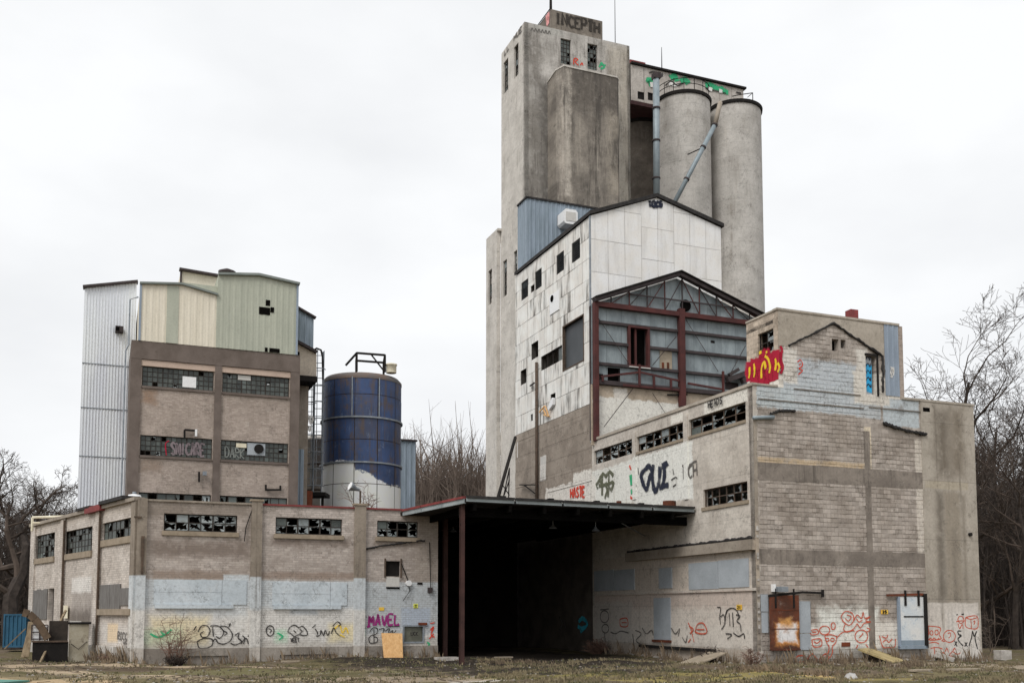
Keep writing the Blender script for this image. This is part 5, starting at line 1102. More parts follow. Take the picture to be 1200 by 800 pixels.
for pts in (((470, 660), (477, 678), (480, 692), (472, 703)), ((503, 635), (504, 690)), ((297, 592), (288, 618), (286, 634))):
    mb = MB(); mb.tube([LF.pt(*LF.hit(*p), .06 if k < len(pts) - 1 else .1) for k, p in enumerate(pts)], .022, 5); obj('cable', mb, m_dark, lw_)
slab('conduit_box', lw_, LF, P(LF, 501, 506, 688, 694), 0, .15, m_girt); slab('wall_vent', lw_, LF, P(LF, 489, 495, 682, 684.5), 0, .03, m_dark)
lumpy('crack_ledge', LF, [LF.hit(429, 643), LF.hit(442, 640), LF.hit(470, 636), LF.hit(498, 633)], .05, m_tar, lw_, 36, .03)
q = P(LF, 156, 171, 601, 602.5)
for (x0, x1, y0, y1) in ((165, 169, 628, 652), (165, 168, 652, 672), (157, 166, 605, 607)): slab('rust_bracket', lw_, LF, P(LF, x0, x1, y0, y1), .16, .22, m_framer)
# west side
wls = [P(LS, 120, 157.5, 609, 630), P(LS, 76, 108, 619.5, 647), P(LS, 42, 64, 625.5, 653)]
mb = MB(); dO = P(LS, 56.5, 63, 689, 727); mb.wgrid(LS, 0.001, sLS, -.6, zW, wls + [dO], .25, 0); obj('side_wall', mb, m_ls, lw_)
for k, w_ in enumerate(wls): window(lw_, LS, w_, (8, 9, 7)[k], (2, 4, 4)[k], .2, .12, .1, m_frame, (m_glassg, m_glassg, m_glass), seed=80 + k, bar=.03, sill=.3)
for x in (74, 115.5): s_ = LS.hit(x, 680)[0]; slab('pilaster', lw_, LS, (s_ - .3, s_ + .5, -.5, zW - .02), 0, .09, m_ls); mb = MB(); mb.tube([LS.pt(s_ - .32, .6, .12), LS.pt(s_ - .32, zW - .1, .12)], .06, 6); obj('downpipe', mb, m_framer, lw_)
slab('corner_pier', lw_, LS, (.003, .55, -.5, zW - .02), 0, .1, m_pier); slab('corner_pier', lw_, LS, (sLS - .9, sLS, -.5, zW - .02), 0, .09, m_ls)
mb = MB(); mb.wbox(LS, 0, sLS + .2, zW, zW + .16, -.3, .16); obj('coping', mb, m_corner, lw_)
slab('red_sheet', lw_, LS, P(LS, 105, 123, 593, 600), -.6, .25, m_redtrim)
slab('roof_scrap', lw_, LS, (1.2, 4.6, zW + .163, zW + .32), -.5, .3, m_tar); slab('roof_scrap', lw_, LS, (6.2, 8.4, zW + .163, zW + .28), -.5, .25, m_tar)
r = P(LS, 118, 155, 684, 713)
for k in range(3): a = r[0] + (r[1] - r[0]) * k / 3; slab('weathered_board', lw_, LS, (a + .02, a + (r[1] - r[0]) / 3 - .02, r[2] + (0 if k else .15), r[3] - (0 if k else .2)), 0, .06, m_boardd)
slab('sill', lw_, LS, (r[0] - .1, r[1] + .1, r[2] - .28, r[2] - .003), 0, .16, m_sill)
r = P(LS, 39.5, 56, 690, 725)
for k in range(4): a = r[0] + (r[1] - r[0]) * k / 4; slab('weathered_board', lw_, LS, (a + .01, a + (r[1] - r[0]) / 4 - .01, r[2], r[3] - .05 * (k % 2)), 0, .06, m_boardd)
slab('foundation', lw_, LS, (.2, sLS, -.5, LS.hit(135, 757)[1]), .001, .14, facade('side_foundation', LS, '#c2bdb5', '#a39b91', patches=[((0, 2.3, -1, 2), '#8f877d', .03, .05, .9, .1)], grime=[(2, '#8c8378', .6, .5)]))
slab('paper_notice', lw_, LS, P(LS, 77, 82, 709, 724), .1, .12, m_rail)
# shell: roof, rear, right end
rw = 15.0
E0 = LF.pt(sL, 0); E1 = LF.pt(sL, 0, -rw); Wb_ = LS.pt(sLS, 0)
mb = MB(); mb.prism([LF.pt(.3, 0, -.35), LF.pt(sL - .05, 0, -.35), E1, Wb_ + U * .4], zW - .45, zW - .3); obj('roof', mb, m_roof, lw_)
EWl = Wall(E0, V, 1); mb = MB(); mb.wgrid(EWl, .2, rw, -.6, zW); obj('end_wall', mb, m_hall, lw_)
Bk = Wall(Wb_, E1 - Wb_); mb = MB(); mb.wgrid(Bk, 0, (E1 - Wb_).length, -.6, zW); obj('rear_wall', mb, m_lf, lw_)
# graffiti along the front
graf(lw_, LF, g_purple, .09, off=.03, label='purple tag reading MAVEL', words=[('MAVEL', 431, 733, 469, 731, 12)], pix=[[(430, 734), (434, 733)]])
graf(lw_, LF, g_black, .045, off=.03, label='black looping outline letters', pix=[
    [(232, 740), (236, 733), (243, 733), (246, 739), (243, 745), (237, 746), (235, 742), (239, 739)], [(249, 734), (250, 745)], [(246, 733), (256, 733), (262, 740), (258, 747), (253, 745)], [(258, 733), (266, 734), (272, 742), (270, 750), (262, 754), (255, 752), (253, 748)], [(231, 751), (233, 758), (240, 759), (248, 756), (249, 749), (243, 747), (237, 748), (231, 751)], [(249, 752), (252, 748), (255, 752)],
    [(261, 738), (266, 741), (263, 744)], [(227, 738), (230, 733)], [(275, 744), (280, 741), (279, 747), (283, 751), (276, 755), (270, 753)], [(284, 744), (287, 748), (285, 754)], [(282, 754), (288, 747), (291, 754)], [(292, 743), (293, 755)], [(298, 744), (293, 749), (300, 755)], [(290, 745), (296, 743), (299, 744)], [(268, 732), (270, 730), (268, 734)]])
graf(lw_, LF, g_black, .045, off=.03, label='black throw-up letters on the middle bay', pix=[circ(316.5, 738.5, 4.5, 6), [(315, 736), (318, 738), (316, 741)],
    [(337, 740), (340, 734), (346, 732), (350, 735), (354, 733), (359, 738), (360, 743), (356, 744), (350, 743), (345, 745), (341, 742), (337, 740)], [(344, 738), (347, 741)], [(351, 737), (354, 739), (351, 742)],
    [(366, 735), (370, 731)], [(369, 736), (372, 741), (371, 745), (375, 743), (376, 738), (379, 744), (381, 738), (384, 744), (386, 739)], [(388, 742), (391, 735), (394, 741), (398, 744)], [(390, 733), (395, 728), (399, 731), (396, 733)]])
graf(lw_, LF, g_black, .04, off=.03, label='small black tag reading YEET', words=[('YEET', 340, 751.5, 351, 751.5, 4.5)])
graf(lw_, LF, g_black, .04, off=.03, label='black outline letters under the purple tag', pix=[[(433, 740), (437, 735), (442, 736), (441, 742), (435, 744), (432, 748), (434, 753), (441, 752), (442, 747), (437, 745)], [(438, 736), (438, 753)], [(444, 737), (450, 736), (448, 742)], [(451, 739), (456, 736), (455, 742), (460, 738), (459, 743), (464, 738)], [(452, 734), (468, 733)]])
graf(lw_, LF, g_green, .07, off=.03, label='pale green drips', pix=[[(160, 742), (168, 748), (163, 755)], [(176, 742), (186, 746), (198, 740)], [(188, 739), (193, 743), (201, 737)], [(500, 752), (503, 754), (501, 757)], [(325, 741), (331, 745), (327, 749)]])
graf(lw_, LF, g_yel, .05, off=.03, pix=[[(392, 736), (398, 732), (401, 741), (405, 735), (408, 742)], [(398, 743), (404, 746)]])
graf(lw_, LF, g_brick, .06, off=.03, pix=[[(504, 730), (509, 729)], [(504, 738), (508, 734), (505, 743), (509, 746)], [(503, 748), (508, 742)]])
graf(lw_, LF, g_black, .04, off=.03, words=[('BUCK', 478, 744, 490, 744, 4)])
graf(lw_, LS, g_grey, .06, off=.03, label='two line black scrawl on the side wall', words=[('ROCKIN', 138, 749, 155.5, 749, 9), ('YEX', 144, 757, 155, 757.5, 7)])
# roof odds: railing, floodlight, sapling, dish
rp = [at_depth(x, y, 56.5) for x, y in ((37.5, 622), (38, 606), (71, 605), (92, 603))]
rl_ = thing('roof_railing', rp[0], 'cream painted pipe railing at the low roof end', 'railing')
for a, b in ((0, 1), (1, 2), (2, 3)): mb = MB(); mb.tube([rp[a], rp[b]], .07, 6); obj('rail', mb, m_rail, rl_)
mb = MB(); mb.tube([at_depth(38, 612.5, 56.5), at_depth(58, 612.5, 56.5)], .06, 6); obj('rail', mb, m_rail, rl_)
mb = MB(); mb.tube([at_depth(71, 605, 56.5), at_depth(71, 612, 56.5)], .1, 6); obj('post', mb, m_rail, rl_)
q = LF.hit(422, 600); fp = LF.pt(q[0], zW + .25, .0); ft = LF.pt(q[0], LF.hit(422, 575)[1], 0)
fl = thing('floodlight', fp, 'grey floodlight on a short rusty pole above the brick wing', 'floodlight')
mb = MB(); mb.tube([fp, ft], .05, 6); obj('pole', mb, m_framer, fl)
mb = MB(); d_ = (Vector((-.55, -.35, .25))).normalized(); mb.tube([ft + Vector((-.05, 0, .05)), ft + d_ * .25, ft + d_ * .5, ft + d_ * .55], [.07, .1, .22, .22], 10); obj('lamp_head', mb, m_steelg, fl)
mb = MB(); mb.tube([ft + d_ * .56, ft + d_ * .58], .2, 10); obj('lens', mb, m_acwhite, fl)
# ================================================================ brick mill behind the wing
m0, m1 = MF.hit(153, 500)[0], MF.hit(350, 500)[0]
ml = thing('tan_brick_mill', MF.pt(m0, 0), 'tan brick mill with brown frame, ribbon windows and a pale metal top storey', 'mill')
zM = MF.hit(255, 408)[1]
wr = [P(MF, 166.5, 250.5, 431, 454), P(MF, 260.5, 339, 440.5, 463), P(MF, 165.5, 249.5, 512, 535), P(MF, 259, 337.5, 517, 540.5)]
zt0, zt1 = (wr[0][2] + wr[1][2]) / 2, (wr[0][3] + wr[1][3]) / 2; zl0, zl1 = (wr[2][2] + wr[3][2]) / 2, (wr[2][3] + wr[3][3]) / 2
wr = [(wr[0][0], wr[0][1], zt0, zt1), (wr[1][0], wr[1][1], zt0, zt1), (wr[0][0], wr[0][1], zl0, zl1), (wr[1][0], wr[1][1], zl0, zl1)]
zb0, zb1 = zW - .3, MF.hit(205, 578)[1]
wbm = [(wr[0][0], wr[0][1], zb0, zb1), (wr[1][0], wr[1][1], zb0, zb1)]
mb = MB(); mb.wgrid(MF, m0, m1, -.5, zM, wr + wbm, .25, 0); obj('front_wall', mb, m_mf, ml)
gm = (m_glassg, m_glassg, m_glass)
for k, w_ in enumerate(wr): window(ml, MF, w_, 14, 4, .05, .05, .08, m_frame, gm, heavy=(4, 9), seed=90 + k, bar=.028)
for k, w_ in enumerate(wbm): window(ml, MF, w_, 8, 1, .2, .2, .08, m_frame, (m_glass, m_glassg, m_glass), seed=95 + k)
for w_ in wr: slab('sill', ml, MF, (w_[0], w_[1], w_[2] - .12, w_[2] - .003), -.08, .07, m_brown)
for w_ in wr[:2]: slab('lintel', ml, MF, (w_[0] - .05, w_[1] + .05, w_[3] + .003, w_[3] + .3), 0, .05, m_cream if False else plain('pinkish_lintel', '#b9a18f', '#ad9584', 1, .9))
for a, b in ((m0 - .08, wr[0][0] - .05), (wr[0][1] + .05, wr[1][0] - .05), (wr[1][1] + .05, m1)): slab('frame_post', ml, MF, (a, b, -.4, wr[0][3] + .32), 0, .1, m_brown)
slab('frame_beam', ml, MF, (m0 - .08, m1, wr[0][3] + .323, zM), 0, .11, m_brown)
slab('pane_patch', ml, MF, P(MF, 214, 230, 441, 453.5), -.1, -.06, m_acwhite); slab('pane_patch', ml, MF, P(MF, 279, 294, 439.5, 445), -.1, -.06, m_boardw); slab('pane_patch', ml, MF, P(MF, 277, 289, 519, 524), -.1, -.06, m_rail)
slab('fan_panel', ml, MF, P(MF, 290, 311, 519, 533), -.1, -.05, m_board); q = MF.hit(303.5, 525.5); mb = MB(); mb.tube([MF.pt(q[0], q[1], -.06), MF.pt(q[0], q[1], .02)], .24, 12); obj('fan', mb, m_dark, ml)
graf(ml, MF, paint('dusty_pink_spray', '#7d6f73'), .1, off=-.03, label='white block graffiti across the lower ribbon window', words=[('SNICARE', 200, 531.5, 240, 533.5, 13)]); graf(ml, MF, g_crim, .05, off=-.025, pix=[[(195, 533), (194, 520), (198, 516)]])
graf(ml, MF, paint('dull_white_spray', '#757974'), .06, off=-.03, words=[('DARK', 263, 535, 287, 537, 11)], label='faint white letters on the second window')
for pts in (((216, 514), (216, 504), (229, 505), (229, 511)), ((233, 565), (233, 553)), ((310, 574), (329, 574)), ((311, 568), (311, 574)), ((328, 569), (328, 574))):
    mb = MB()
    for k in range(len(pts) - 1): mb.beam(MF.pt(*MF.hit(*pts[k]), .15), MF.pt(*MF.hit(*pts[k + 1]), .15), .09, .09)
    obj('iron_bracket', mb, m_dark, ml)
slab('wall_light', ml, MF, P(MF, 228, 230.5, 504, 512), .1, .3, m_acwhite); slab('wall_light', ml, MF, P(MF, 237, 241.5, 553, 557.5), .1, .35, m_steelg)
md = 7.5
MR = Wall(MF.pt(m1, 0), V, 1); mb = MB(); mb.wgrid(MR, 0, md, -.5, zM); obj('side_wall', mb, m_brown, ml)
MLw = Wall(MF.pt(m0 - .08, 0), V, -1); mb = MB(); mb.wgrid(MLw, 0, md, -.5, zM); obj('west_wall', mb, m_brown, ml)
mb = MB(); mb.wgrid(MF.back(md), m0 - .25, m1, -.5, zM); obj('rear_wall', mb, m_mf, ml)
# metal top storey: cream half and green half
yb = MF.hit(200, 406)[1]; cs = MF.hit(164, 370)[0]; cm = MF.hit(254.5, 370)[0]; ce = MF.hit(347.5, 380)[0]
ztl, ztm = MF.hit(164, 333.5)[1], MF.hit(255, 347)[1]; zg0, zgp, zg1 = MF.hit(255, 323)[1], MF.hit(303, 324)[1], MF.hit(347.5, 334.5)[1]; sgp = MF.hit(303, 330)[0]; sk = MF.hit(213, 334)[0]
zk = MF.hit(213, 334.5)[1]
tcr = lambda s: ztl + (zk - ztl) * (s - cs) / (sk - cs) if s < sk else zk + (ztm - zk) * (s - sk) / (cm - sk)
mb = MB(); mb.corr(MF, cs, cm, lambda s: MF.hit(164 + (s - cs) / (cm - cs) * 91, 407)[1] * 0 + zM + .003, tcr, .3, .012, .12); obj('cream_cladding', mb, m_cream, ml)
tgr = lambda s: zg0 + (zgp - zg0) * (s - cm) / (sgp - cm) if s < sgp else zgp + (zg1 - zgp) * (s - sgp) / (ce - sgp)
ho = [P(MF, 303, 316, 361, 369.5), P(MF, 311, 316, 352.5, 359), P(MF, 316.5, 320.5, 361, 367), P(MF, 315, 327, 409, 417), P(MF, 310, 313, 408, 414)]
mb = MB(); mb.corr(MF, cm, ce, lambda s: zM + .003, tgr, .3, .012, .14); obj('green_cladding', mb, m_green, ml)
for h in ho: slab('hole', ml, MF, (h[0], h[1], max(h[2], zM + .02), h[3]), .13, .17, m_black)
slab('stain_panel', ml, MF, (MF.hit(195, 370)[0], MF.hit(209, 370)[0], zM + .01, tcr(MF.hit(200, 350)[0]) - .05), .1, .149, m_green, label='single sage green sheet among the cream ones')
mb = MB(); hs_ = [(cm, zM), (ce, zM), (ce, zg1), (sgp, zgp), (cm, zg0)]; mb.wprism(MF, hs_, -md + .2, .10); obj('attic_block', mb, m_green, ml)
mb = MB(); mb.wprism(MF, [(cs, zM), (cm - .01, zM), (cm - .01, ztm), (sk, zk), (cs, ztl)], -md + .2, .08); obj('attic_block', mb, m_cream, ml)
gu = MF.hit(256, 334)[1]; mb = MB(); mb.wprism(MF.back(.25), [(sk + .1, zk - .3), (cm - .01, ztm - .3), (cm - .01, gu), (sk + .1, zk + .25)], -3, 0); obj('upper_infill', mb, m_green, ml)
mb = MB()
for a, b in (((cs - .05, ztl), (sk, zk)), ((sk, zk), (cm, ztm))): mb.beam(MF.pt(a[0], a[1] + .03, .1), MF.pt(b[0], b[1] + .03, .1), .35, .1)
for a, b in (((cm, zg0), (sgp, zgp)), ((sgp, zgp), (ce + .1, zg1))): mb.beam(MF.pt(a[0], a[1] + .04, .1), MF.pt(b[0], b[1] + .04, .1), .4, .12)
obj('roof_edge', mb, plain('grey_green_trim', '#7d8580', '#6c746f', 1, .6), ml)
for s_, z_, w_ in ((ce, zg1, .14), (cm, ztm, .05), (cs, ztl, .1)): mb = MB(); mb.beam(MF.pt(s_, zM, .12), MF.pt(s_, z_, .12), w_, .1, U); obj('corner_trim', mb, m_green if s_ == cm else m_bluegrey, ml)
UB = MF.back(3.0); a0, a1 = UB.hit(212, 325)[0], UB.hit(256, 330)[0]; mb = MB(); mb.wprism(UB, [(a0, zk - .5), (a1, zk - .5), (a1, UB.hit(254, 324.5)[1]), (a0, UB.hit(212, 317)[1])], -2.5, 0); rb = obj('roof_box', mb, m_cream, ml)
mb = MB(); mb.beam(UB.pt(a0 - .1, UB.hit(212, 316.5)[1], .1), UB.pt(a1, UB.hit(255, 324)[1], .1), .4, .1); mb.beam(UB.pt(a0, zk, .05), UB.pt(a0, UB.hit(212, 316.5)[1], .05), .1, .1, U); obj('box_edge', mb, m_girt, rb)
q = MF.hit(269, 323); vb = MF.pt(q[0], zgp - .2, -1.2); mb = MB(); mb.lathe(vb, [(.2, 0), (.2, .45), (.45, .55), (.45, .65), (.1, .8), (.01, .8)], 14); obj('roof_vent', mb, m_girt, ml)
mb = MB(); mb.tube([MF.pt(m0 - .33, zW, .05), MF.pt(m0 - .33, MF.hit(160, 412)[1], .05), MF.pt(m0 - .2, MF.hit(160, 405)[1], .05), MF.pt(m0 - .2, MF.hit(160, 352)[1], .05), MF.pt(cs - .1, MF.hit(160, 348)[1], .05)], .04, 6); obj('conduit', mb, m_steelg, ml)
# right-hand bits behind the mill
XB = MF.back(2.6); mb = MB(); x0, x1 = XB.hit(340, 385)[0], XB.hit(367.5, 385)[0]
bx = thing('blue_annex', XB.pt(x0, 8), 'small blue sheet annex high on the brick mill', 'annex')
mb.corr(XB, x0, x1, lambda s: XB.hit(355, 412)[1] - 1, lambda s: XB.hit(347, 361)[1] + (XB.hit(367, 373)[1] - XB.hit(347, 361)[1]) * (s - XB.hit(347, 361)[0]) / (x1 - XB.hit(347, 361)[0]), .3, .03); obj('front_sheet', mb, m_bluem, bx)
mb = MB(); zr0, zr1 = XB.hit(340, 357)[1], XB.hit(368, 373.5)[1]; mb.hexa([XB.pt(x0, zr0 - 3.5, -.05), XB.pt(x1 - .02, zr1 - 3, -.05), XB.pt(x1 - .02, zr1 - 3, -4), XB.pt(x0, zr0 - 3.5, -4), XB.pt(x0, zr0, -.05), XB.pt(x1 - .02, zr1, -.05), XB.pt(x1 - .02, zr1, -4), XB.pt(x0, zr0, -4)]); obj('body', mb, m_bluem, bx)
mb = MB(); mb.beam(XB.pt(x0, zr0 + .05, .05), XB.pt(x1 + .1, zr1 + .03, .05), .3, .1); obj('roof_edge', mb, m_girt, bx)
XC = MF.back(1.6); mb = MB(); pl_ = [XC.hit(x, y) for x, y in ((345, 401), (371, 415), (371, 444), (345, 440))]; mb.wprism(XC, pl_, -3.0, 0)
sh = thing('stair_head', XC.pt(*pl_[3]), 'small cream stair head with a sloping dark roof beside the mill', 'stair head'); obj('front_wall', mb, facade('cream_render', XC, '#c4b6a4', '#b5a694', grime=[(2, '#a0735f', .66, .5)]), sh)
mb = MB(); mb.beam(XC.pt(pl_[0][0], pl_[0][1] + .08, .05), XC.pt(pl_[1][0], pl_[1][1] + .08, .05), .4, .14); obj('roof_edge', mb, m_girt, sh)
slab('opening', sh, XC, P(XC, 346, 351, 412, 423), 0, .03, m_black)
mb = MB(); a, b = XC.hit(345, 446), XC.hit(369, 444); mb.wbox(XC, a[0], b[0], a[1] - .1, a[1] + .2, -2, .6); obj('platform', mb, m_dark, sh)
XD = MF.back(2.2); a = XD.hit(343, 500)[0]; b = XD.hit(361, 500)[0]; mb = MB(); mb.wbox(XD, a, b, 0, XD.hit(350, 446)[1], -3, 0); obj('lower_shaft', mb, m_corner, sh)
XE = MF.back(1.4); mb = MB(); mb.corr(XE, XE.hit(345, 540)[0], XE.hit(356, 540)[0], lambda s: zW, lambda s: XE.hit(350, 526)[1], .5, .04); obj('blue_sheet', mb, m_bluem, sh)
# white corrugated tower
KF = MF.back(4.6); k0, k1 = KF.hit(94.7, 470)[0], KF.hit(160, 340)[0]
kt = thing('corrugated_tower', KF.pt(k0, 0), 'tall white corrugated metal tower at the far end of the mill', 'tower')
zk0, zk1 = KF.hit(99, 338)[1], KF.hit(160, 331.5)[1]
zsm = [KF.hit(125, y)[1] for y in (427.5, 479, 535.5)]
zs_ = [zW - .4] + sorted(zsm)
for j in range(4):
    top_ = (lambda s: zk0 + (zk1 - zk0) * (s - k0) / (k1 - k0)) if j == 3 else (lambda s, q=zs_[j + 1]: q + .04)
    mb = MB(); mb.corr(KF, k0, k1, lambda s, q=zs_[j]: q, top_, .15, .03, .012 * j); obj('corrugated_sheet', mb, m_galv, kt)
    if j: slab('seam', kt, KF, (k0, k1, zs_[j] - .02, zs_[j] + .02), .0, .012 * j + .035, m_steelg)
mb = MB(); mb.hexa([KF.pt(k0 + .03, zW - .4, -.03), KF.pt(k1 - .03, zW - .4, -.03), KF.pt(k1 - .03, zW - .4, -5.5), KF.pt(k0 + .03, zW - .4, -5.5), KF.pt(k0 + .03, zk0 - .05, -.03), KF.pt(k1 - .03, zk1 - .05, -.03), KF.pt(k1 - .03, zk1 - .05, -5.5), KF.pt(k0 + .03, zk0 - .05, -5.5)]); obj('body', mb, m_galv, kt)
mb = MB(); mb.beam(KF.pt(k0 - .08, zk0 + .05, .0), KF.pt(k1 + .05, zk1 + .05, .0), .5, .12); obj('roof_edge', mb, m_girt, kt)
q = P(KF, 135, 144.5, 384.5, 391); mb = MB(); mb.wbox(KF, q[0], q[1], q[2], q[3], .05, .5); v_ = obj('vent_hood', mb, m_girt, kt); slab('hood_mouth', v_, KF, (q[0] + .03, q[0] + .2, q[2] + .03, q[3] - .06), .5, .51, m_black)
tk = thing('roof_tank', KF.pt(KF.hit(157, 580)[0], zW, 1.0), 'small white rounded drum at the foot of the corrugated tower', 'drum')
dp = MF.pt(MF.hit(157, 580)[0], zW - .2, .9); mb = MB(); mb.lathe(dp, [(.01, 0), (.3, 0), (.36, .15), (.36, .75), (.28, .95), (.01, 1.0)], 16); obj('drum', mb, m_acwhite, tk, True); mb = MB(); mb.tube([dp + Z * 1.0, dp + Z * 1.1], .1, 8); obj('lid', mb, m_steelg, tk)
# ================================================================ blue steel tank, ladders, bin
pT = at_depth(423, 560, 60); pT.z = 0; rT = 93 / 1200 * 60 / 2 * 1.0
zT1 = at_depth(423, 437, 60 - rT).z
tn = thing('steel_tank', pT, 'big blue steel tank with rusty seams and a white painted foot', 'tank')
tnm = NT('blue_tank_plate'); x, y, z = tnm.sep(tnm.pos)
ang = tnm.m('ARCTAN2', tnm.m('SUBTRACT', y, pT.y), tnm.m('SUBTRACT', x, pT.x)); u_ = tnm.m('MULTIPLY', ang, rT)
st = tnm.noise(tnm.vec(tnm.m('MULTIPLY', u_, 4.5), tnm.m('MULTIPLY', z, .3)), 1, 5, .7)
col = tnm.mix(tnm.ramp(tnm.noise(tnm.pos, .8), .3, .7), lin('#344971'), lin('#283a5b'))
r_ = tnm.rand()
col = tnm.mix(tnm.m('MULTIPLY', tnm.ramp(r_, .7, .9), .35), col, lin('#4d443f'))
col = tnm.mix(tnm.m('MULTIPLY', tnm.ramp(st, .5, .68), .75), col, lin('#4f4038')); col = tnm.mix(tnm.m('MULTIPLY', tnm.ramp(st, .42, .3), .35), col, lin('#7f8894'))
zwp = at_depth(400, 543, 58).z
edge = tnm.m('ADD', tnm.m('MULTIPLY_ADD', tnm.ramp(u_, -3.2, -2.0), -1.2, zwp + 1.15 - 1.15), tnm.m('MULTIPLY', tnm.ramp(tnm.m('ABSOLUTE', tnm.m('ADD', u_, 2.9)), .9, .2), -.35 * 0)) 
edge = tnm.m('SUBTRACT', tnm.m('ADD', zwp, .1), tnm.m('MULTIPLY', tnm.ramp(u_, -3.75, -3.6), .55))
edge = tnm.m('ADD', edge, tnm.m('MULTIPLY', tnm.m('SUBTRACT', tnm.noise(tnm.pos, 2.2, 6, .75), .5), 1.1))
edge = tnm.m('SUBTRACT', edge, tnm.m('MULTIPLY', tnm.ramp(u_, -3.4, -1.5), .7))
wk = tnm.ramp(tnm.m('SUBTRACT', edge, z), -.08, .08)
wcol = tnm.mix(tnm.ramp(tnm.noise(tnm.pos, 1.4, 4), .3, .7), lin('#eeebe4'), lin('#e4dccd'))
gr = tnm.noise(tnm.vec(tnm.m('MULTIPLY', u_, 1.6), tnm.m('MULTIPLY', z, .8)), 1, 7, .75)
col = tnm.mix(tnm.m('MULTIPLY', tnm.ramp(gr, .5, .64), .8), col, lin('#54433a'))
col = tnm.mix(tnm.m('MULTIPLY', tnm.ramp(gr, .42, .34), .4), col, lin('#6f7d95'))
col = tnm.mix(wk, col, wcol); tnm.bump(tnm.noise(tnm.pos, 3), .15, .03); m_tank = tnm.done(col, .5, .1, .5)
zr = [zT1 - .25] + [at_depth(423, y, 60 - rT).z for y in (461, 488, 514, 541, 566)] + [0.0]
nc = 11
for j in range(6):
    for k in range(nc):
        a0_ = 2 * math.pi * k / nc + .12; mb = MB(); g = .022 / rT
        mb.lathe(pT, [(rT + .012 * (j % 2), zr[j + 1] + .02), (rT + .012 * (j % 2), zr[j] - .02)], 8, a0_ + g, a0_ + 2 * math.pi / nc - g); obj('plate', mb, m_tank, tn, True, recalc=False)
mb = MB(); mb.lathe(pT, [(rT - .04, 0), (rT - .04, zT1 - .2)], 48); obj('inner_shell', mb, m_framer, tn, True)
mb = MB(); mb.lathe(pT, [(rT + .02, zT1 - .26), (rT + .02, zT1 - .1), (rT * .93, zT1 + .1), (.3, zT1 + .38), (.01, zT1 + .4)], 48); obj('roof', mb, plain('rusty_blue_roof', '#5a5858', '#6b5548', .8, .7, grime=[(2, '#3c4a6a', .55, .6)]), tn, True)
for z_ in (zr[2], zr[4]): mb = MB(); mb.lathe(pT, [(rT + .02, z_ - .05), (rT + .1, z_ - .04), (rT + .1, z_ + .05), (rT + .02, z_ + .06)], 48); obj('ring', mb, m_steelg, tn)
for k in (7, 8):
    a_ = math.radians(-95 + (k - 7) * 38); q = pT + Vector((math.cos(a_), math.sin(a_), 0)) * (rT + .05); mb = MB(); mb.tube([q + Z * zr[2], q + Z * (zT1 - .2)], .04, 5); obj('rod', mb, m_steelg, tn)
mb = MB(); q = [at_depth(x, y, 58.6) for x, y in ((418, 435), (418, 413.5), (451, 416), (451, 436), (405, 428))]
for a, b in ((0, 1), (1, 2), (2, 3), (4, 1)): mb.tube([q[a], q[b]], .07, 5)
q2 = [p + Vector((-.3, 1.8, 0)) for p in q[:4]]
for a, b in ((0, 1), (1, 2), (2, 3)): mb.tube([q2[a], q2[b]], .07, 5)
mb.tube([q[1], q2[1]], .07, 5); mb.tube([q[2], q2[2]], .07, 5); mb.tube([(q[1] + q[2]) / 2, q[3]], .05, 5); mb.tube([q[1] + Z * -.1, (q[0] + q2[0]) / 2], .05, 5); obj('roof_frame', mb, m_dark, tn)
mb = MB(); mb.hexa([q[4], q[4] + Vector((.6, 0, .05)), q[4] + Vector((.9, 1.3, .1)), q[4] + Vector((.2, 1.3, .1)), q[1] + Z * -.1, q[1] + Vector((.3, 0, -.1)), q[1] + Vector((.6, 1.3, -.1)), q[1] + Vector((.1, 1.3, -.1))]); None
mb = MB(); q = at_depth(458.5, 437, 58.8); mb.lathe(q, [(.3, 0), (.3, .42), (.34, .44), (.34, .52), (.01, .56)], 18); obj('vent_cap', mb, m_rail, tn, True)
mb = MB(); 
TG = Wall(Vector((pT.x, pT.y - rT - .06, 0)), Vector((1, 0, 0)))
# second smaller white tank left of it
p2 = at_depth(372, 560, 64); p2.z = 0; z2 = at_depth(372, 512, 62).z
t2 = thing('small_tank', p2, 'short white tank with pink paint behind the caged ladder', 'tank')
mb = MB(); mb.lathe(p2, [(1.15, 0), (1.15, z2), (1.22, z2), (1.22, z2 + .1), (.9, z2 + .3), (.01, z2 + .45)], 32); obj('shell', mb, plain('white_tank_paint', '#cfcac2', '#bdb5aa', 1, .7, grime=[(.9, '#d79a98', .6, .6), (1.1, '#5d6b86', .66, .7)]), t2, True)
for z_ in (z2 - 1.6, z2 - 3.2): mb = MB(); mb.lathe(p2, [(1.16, z_), (1.24, z_), (1.24, z_ + .1), (1.16, z_ + .1)], 32); obj('band', mb, m_framer, t2)
mb = MB(); a, b = at_depth(345, 580, 57), at_depth(384, 580, 57); mb.beam(a, b, 1.4, .2); 
pf = thing('steel_platform', a, 'dark sagging steel platform under the caged ladder', 'platform'); obj('deck', mb, m_dark, pf)
for x in (352, 362, 378): mb = MB(); q = at_depth(x, 580, 56.9); mb.tube([q + Z * -1.5, q], .08, 5); obj('leg', mb, m_dark, pf)
mb = MB(); q = at_depth(360, 586, 56); mb.tube([q - Z * .8, q + Z * .5], .3, 10); obj('pipe_end', mb, m_rust, pf)
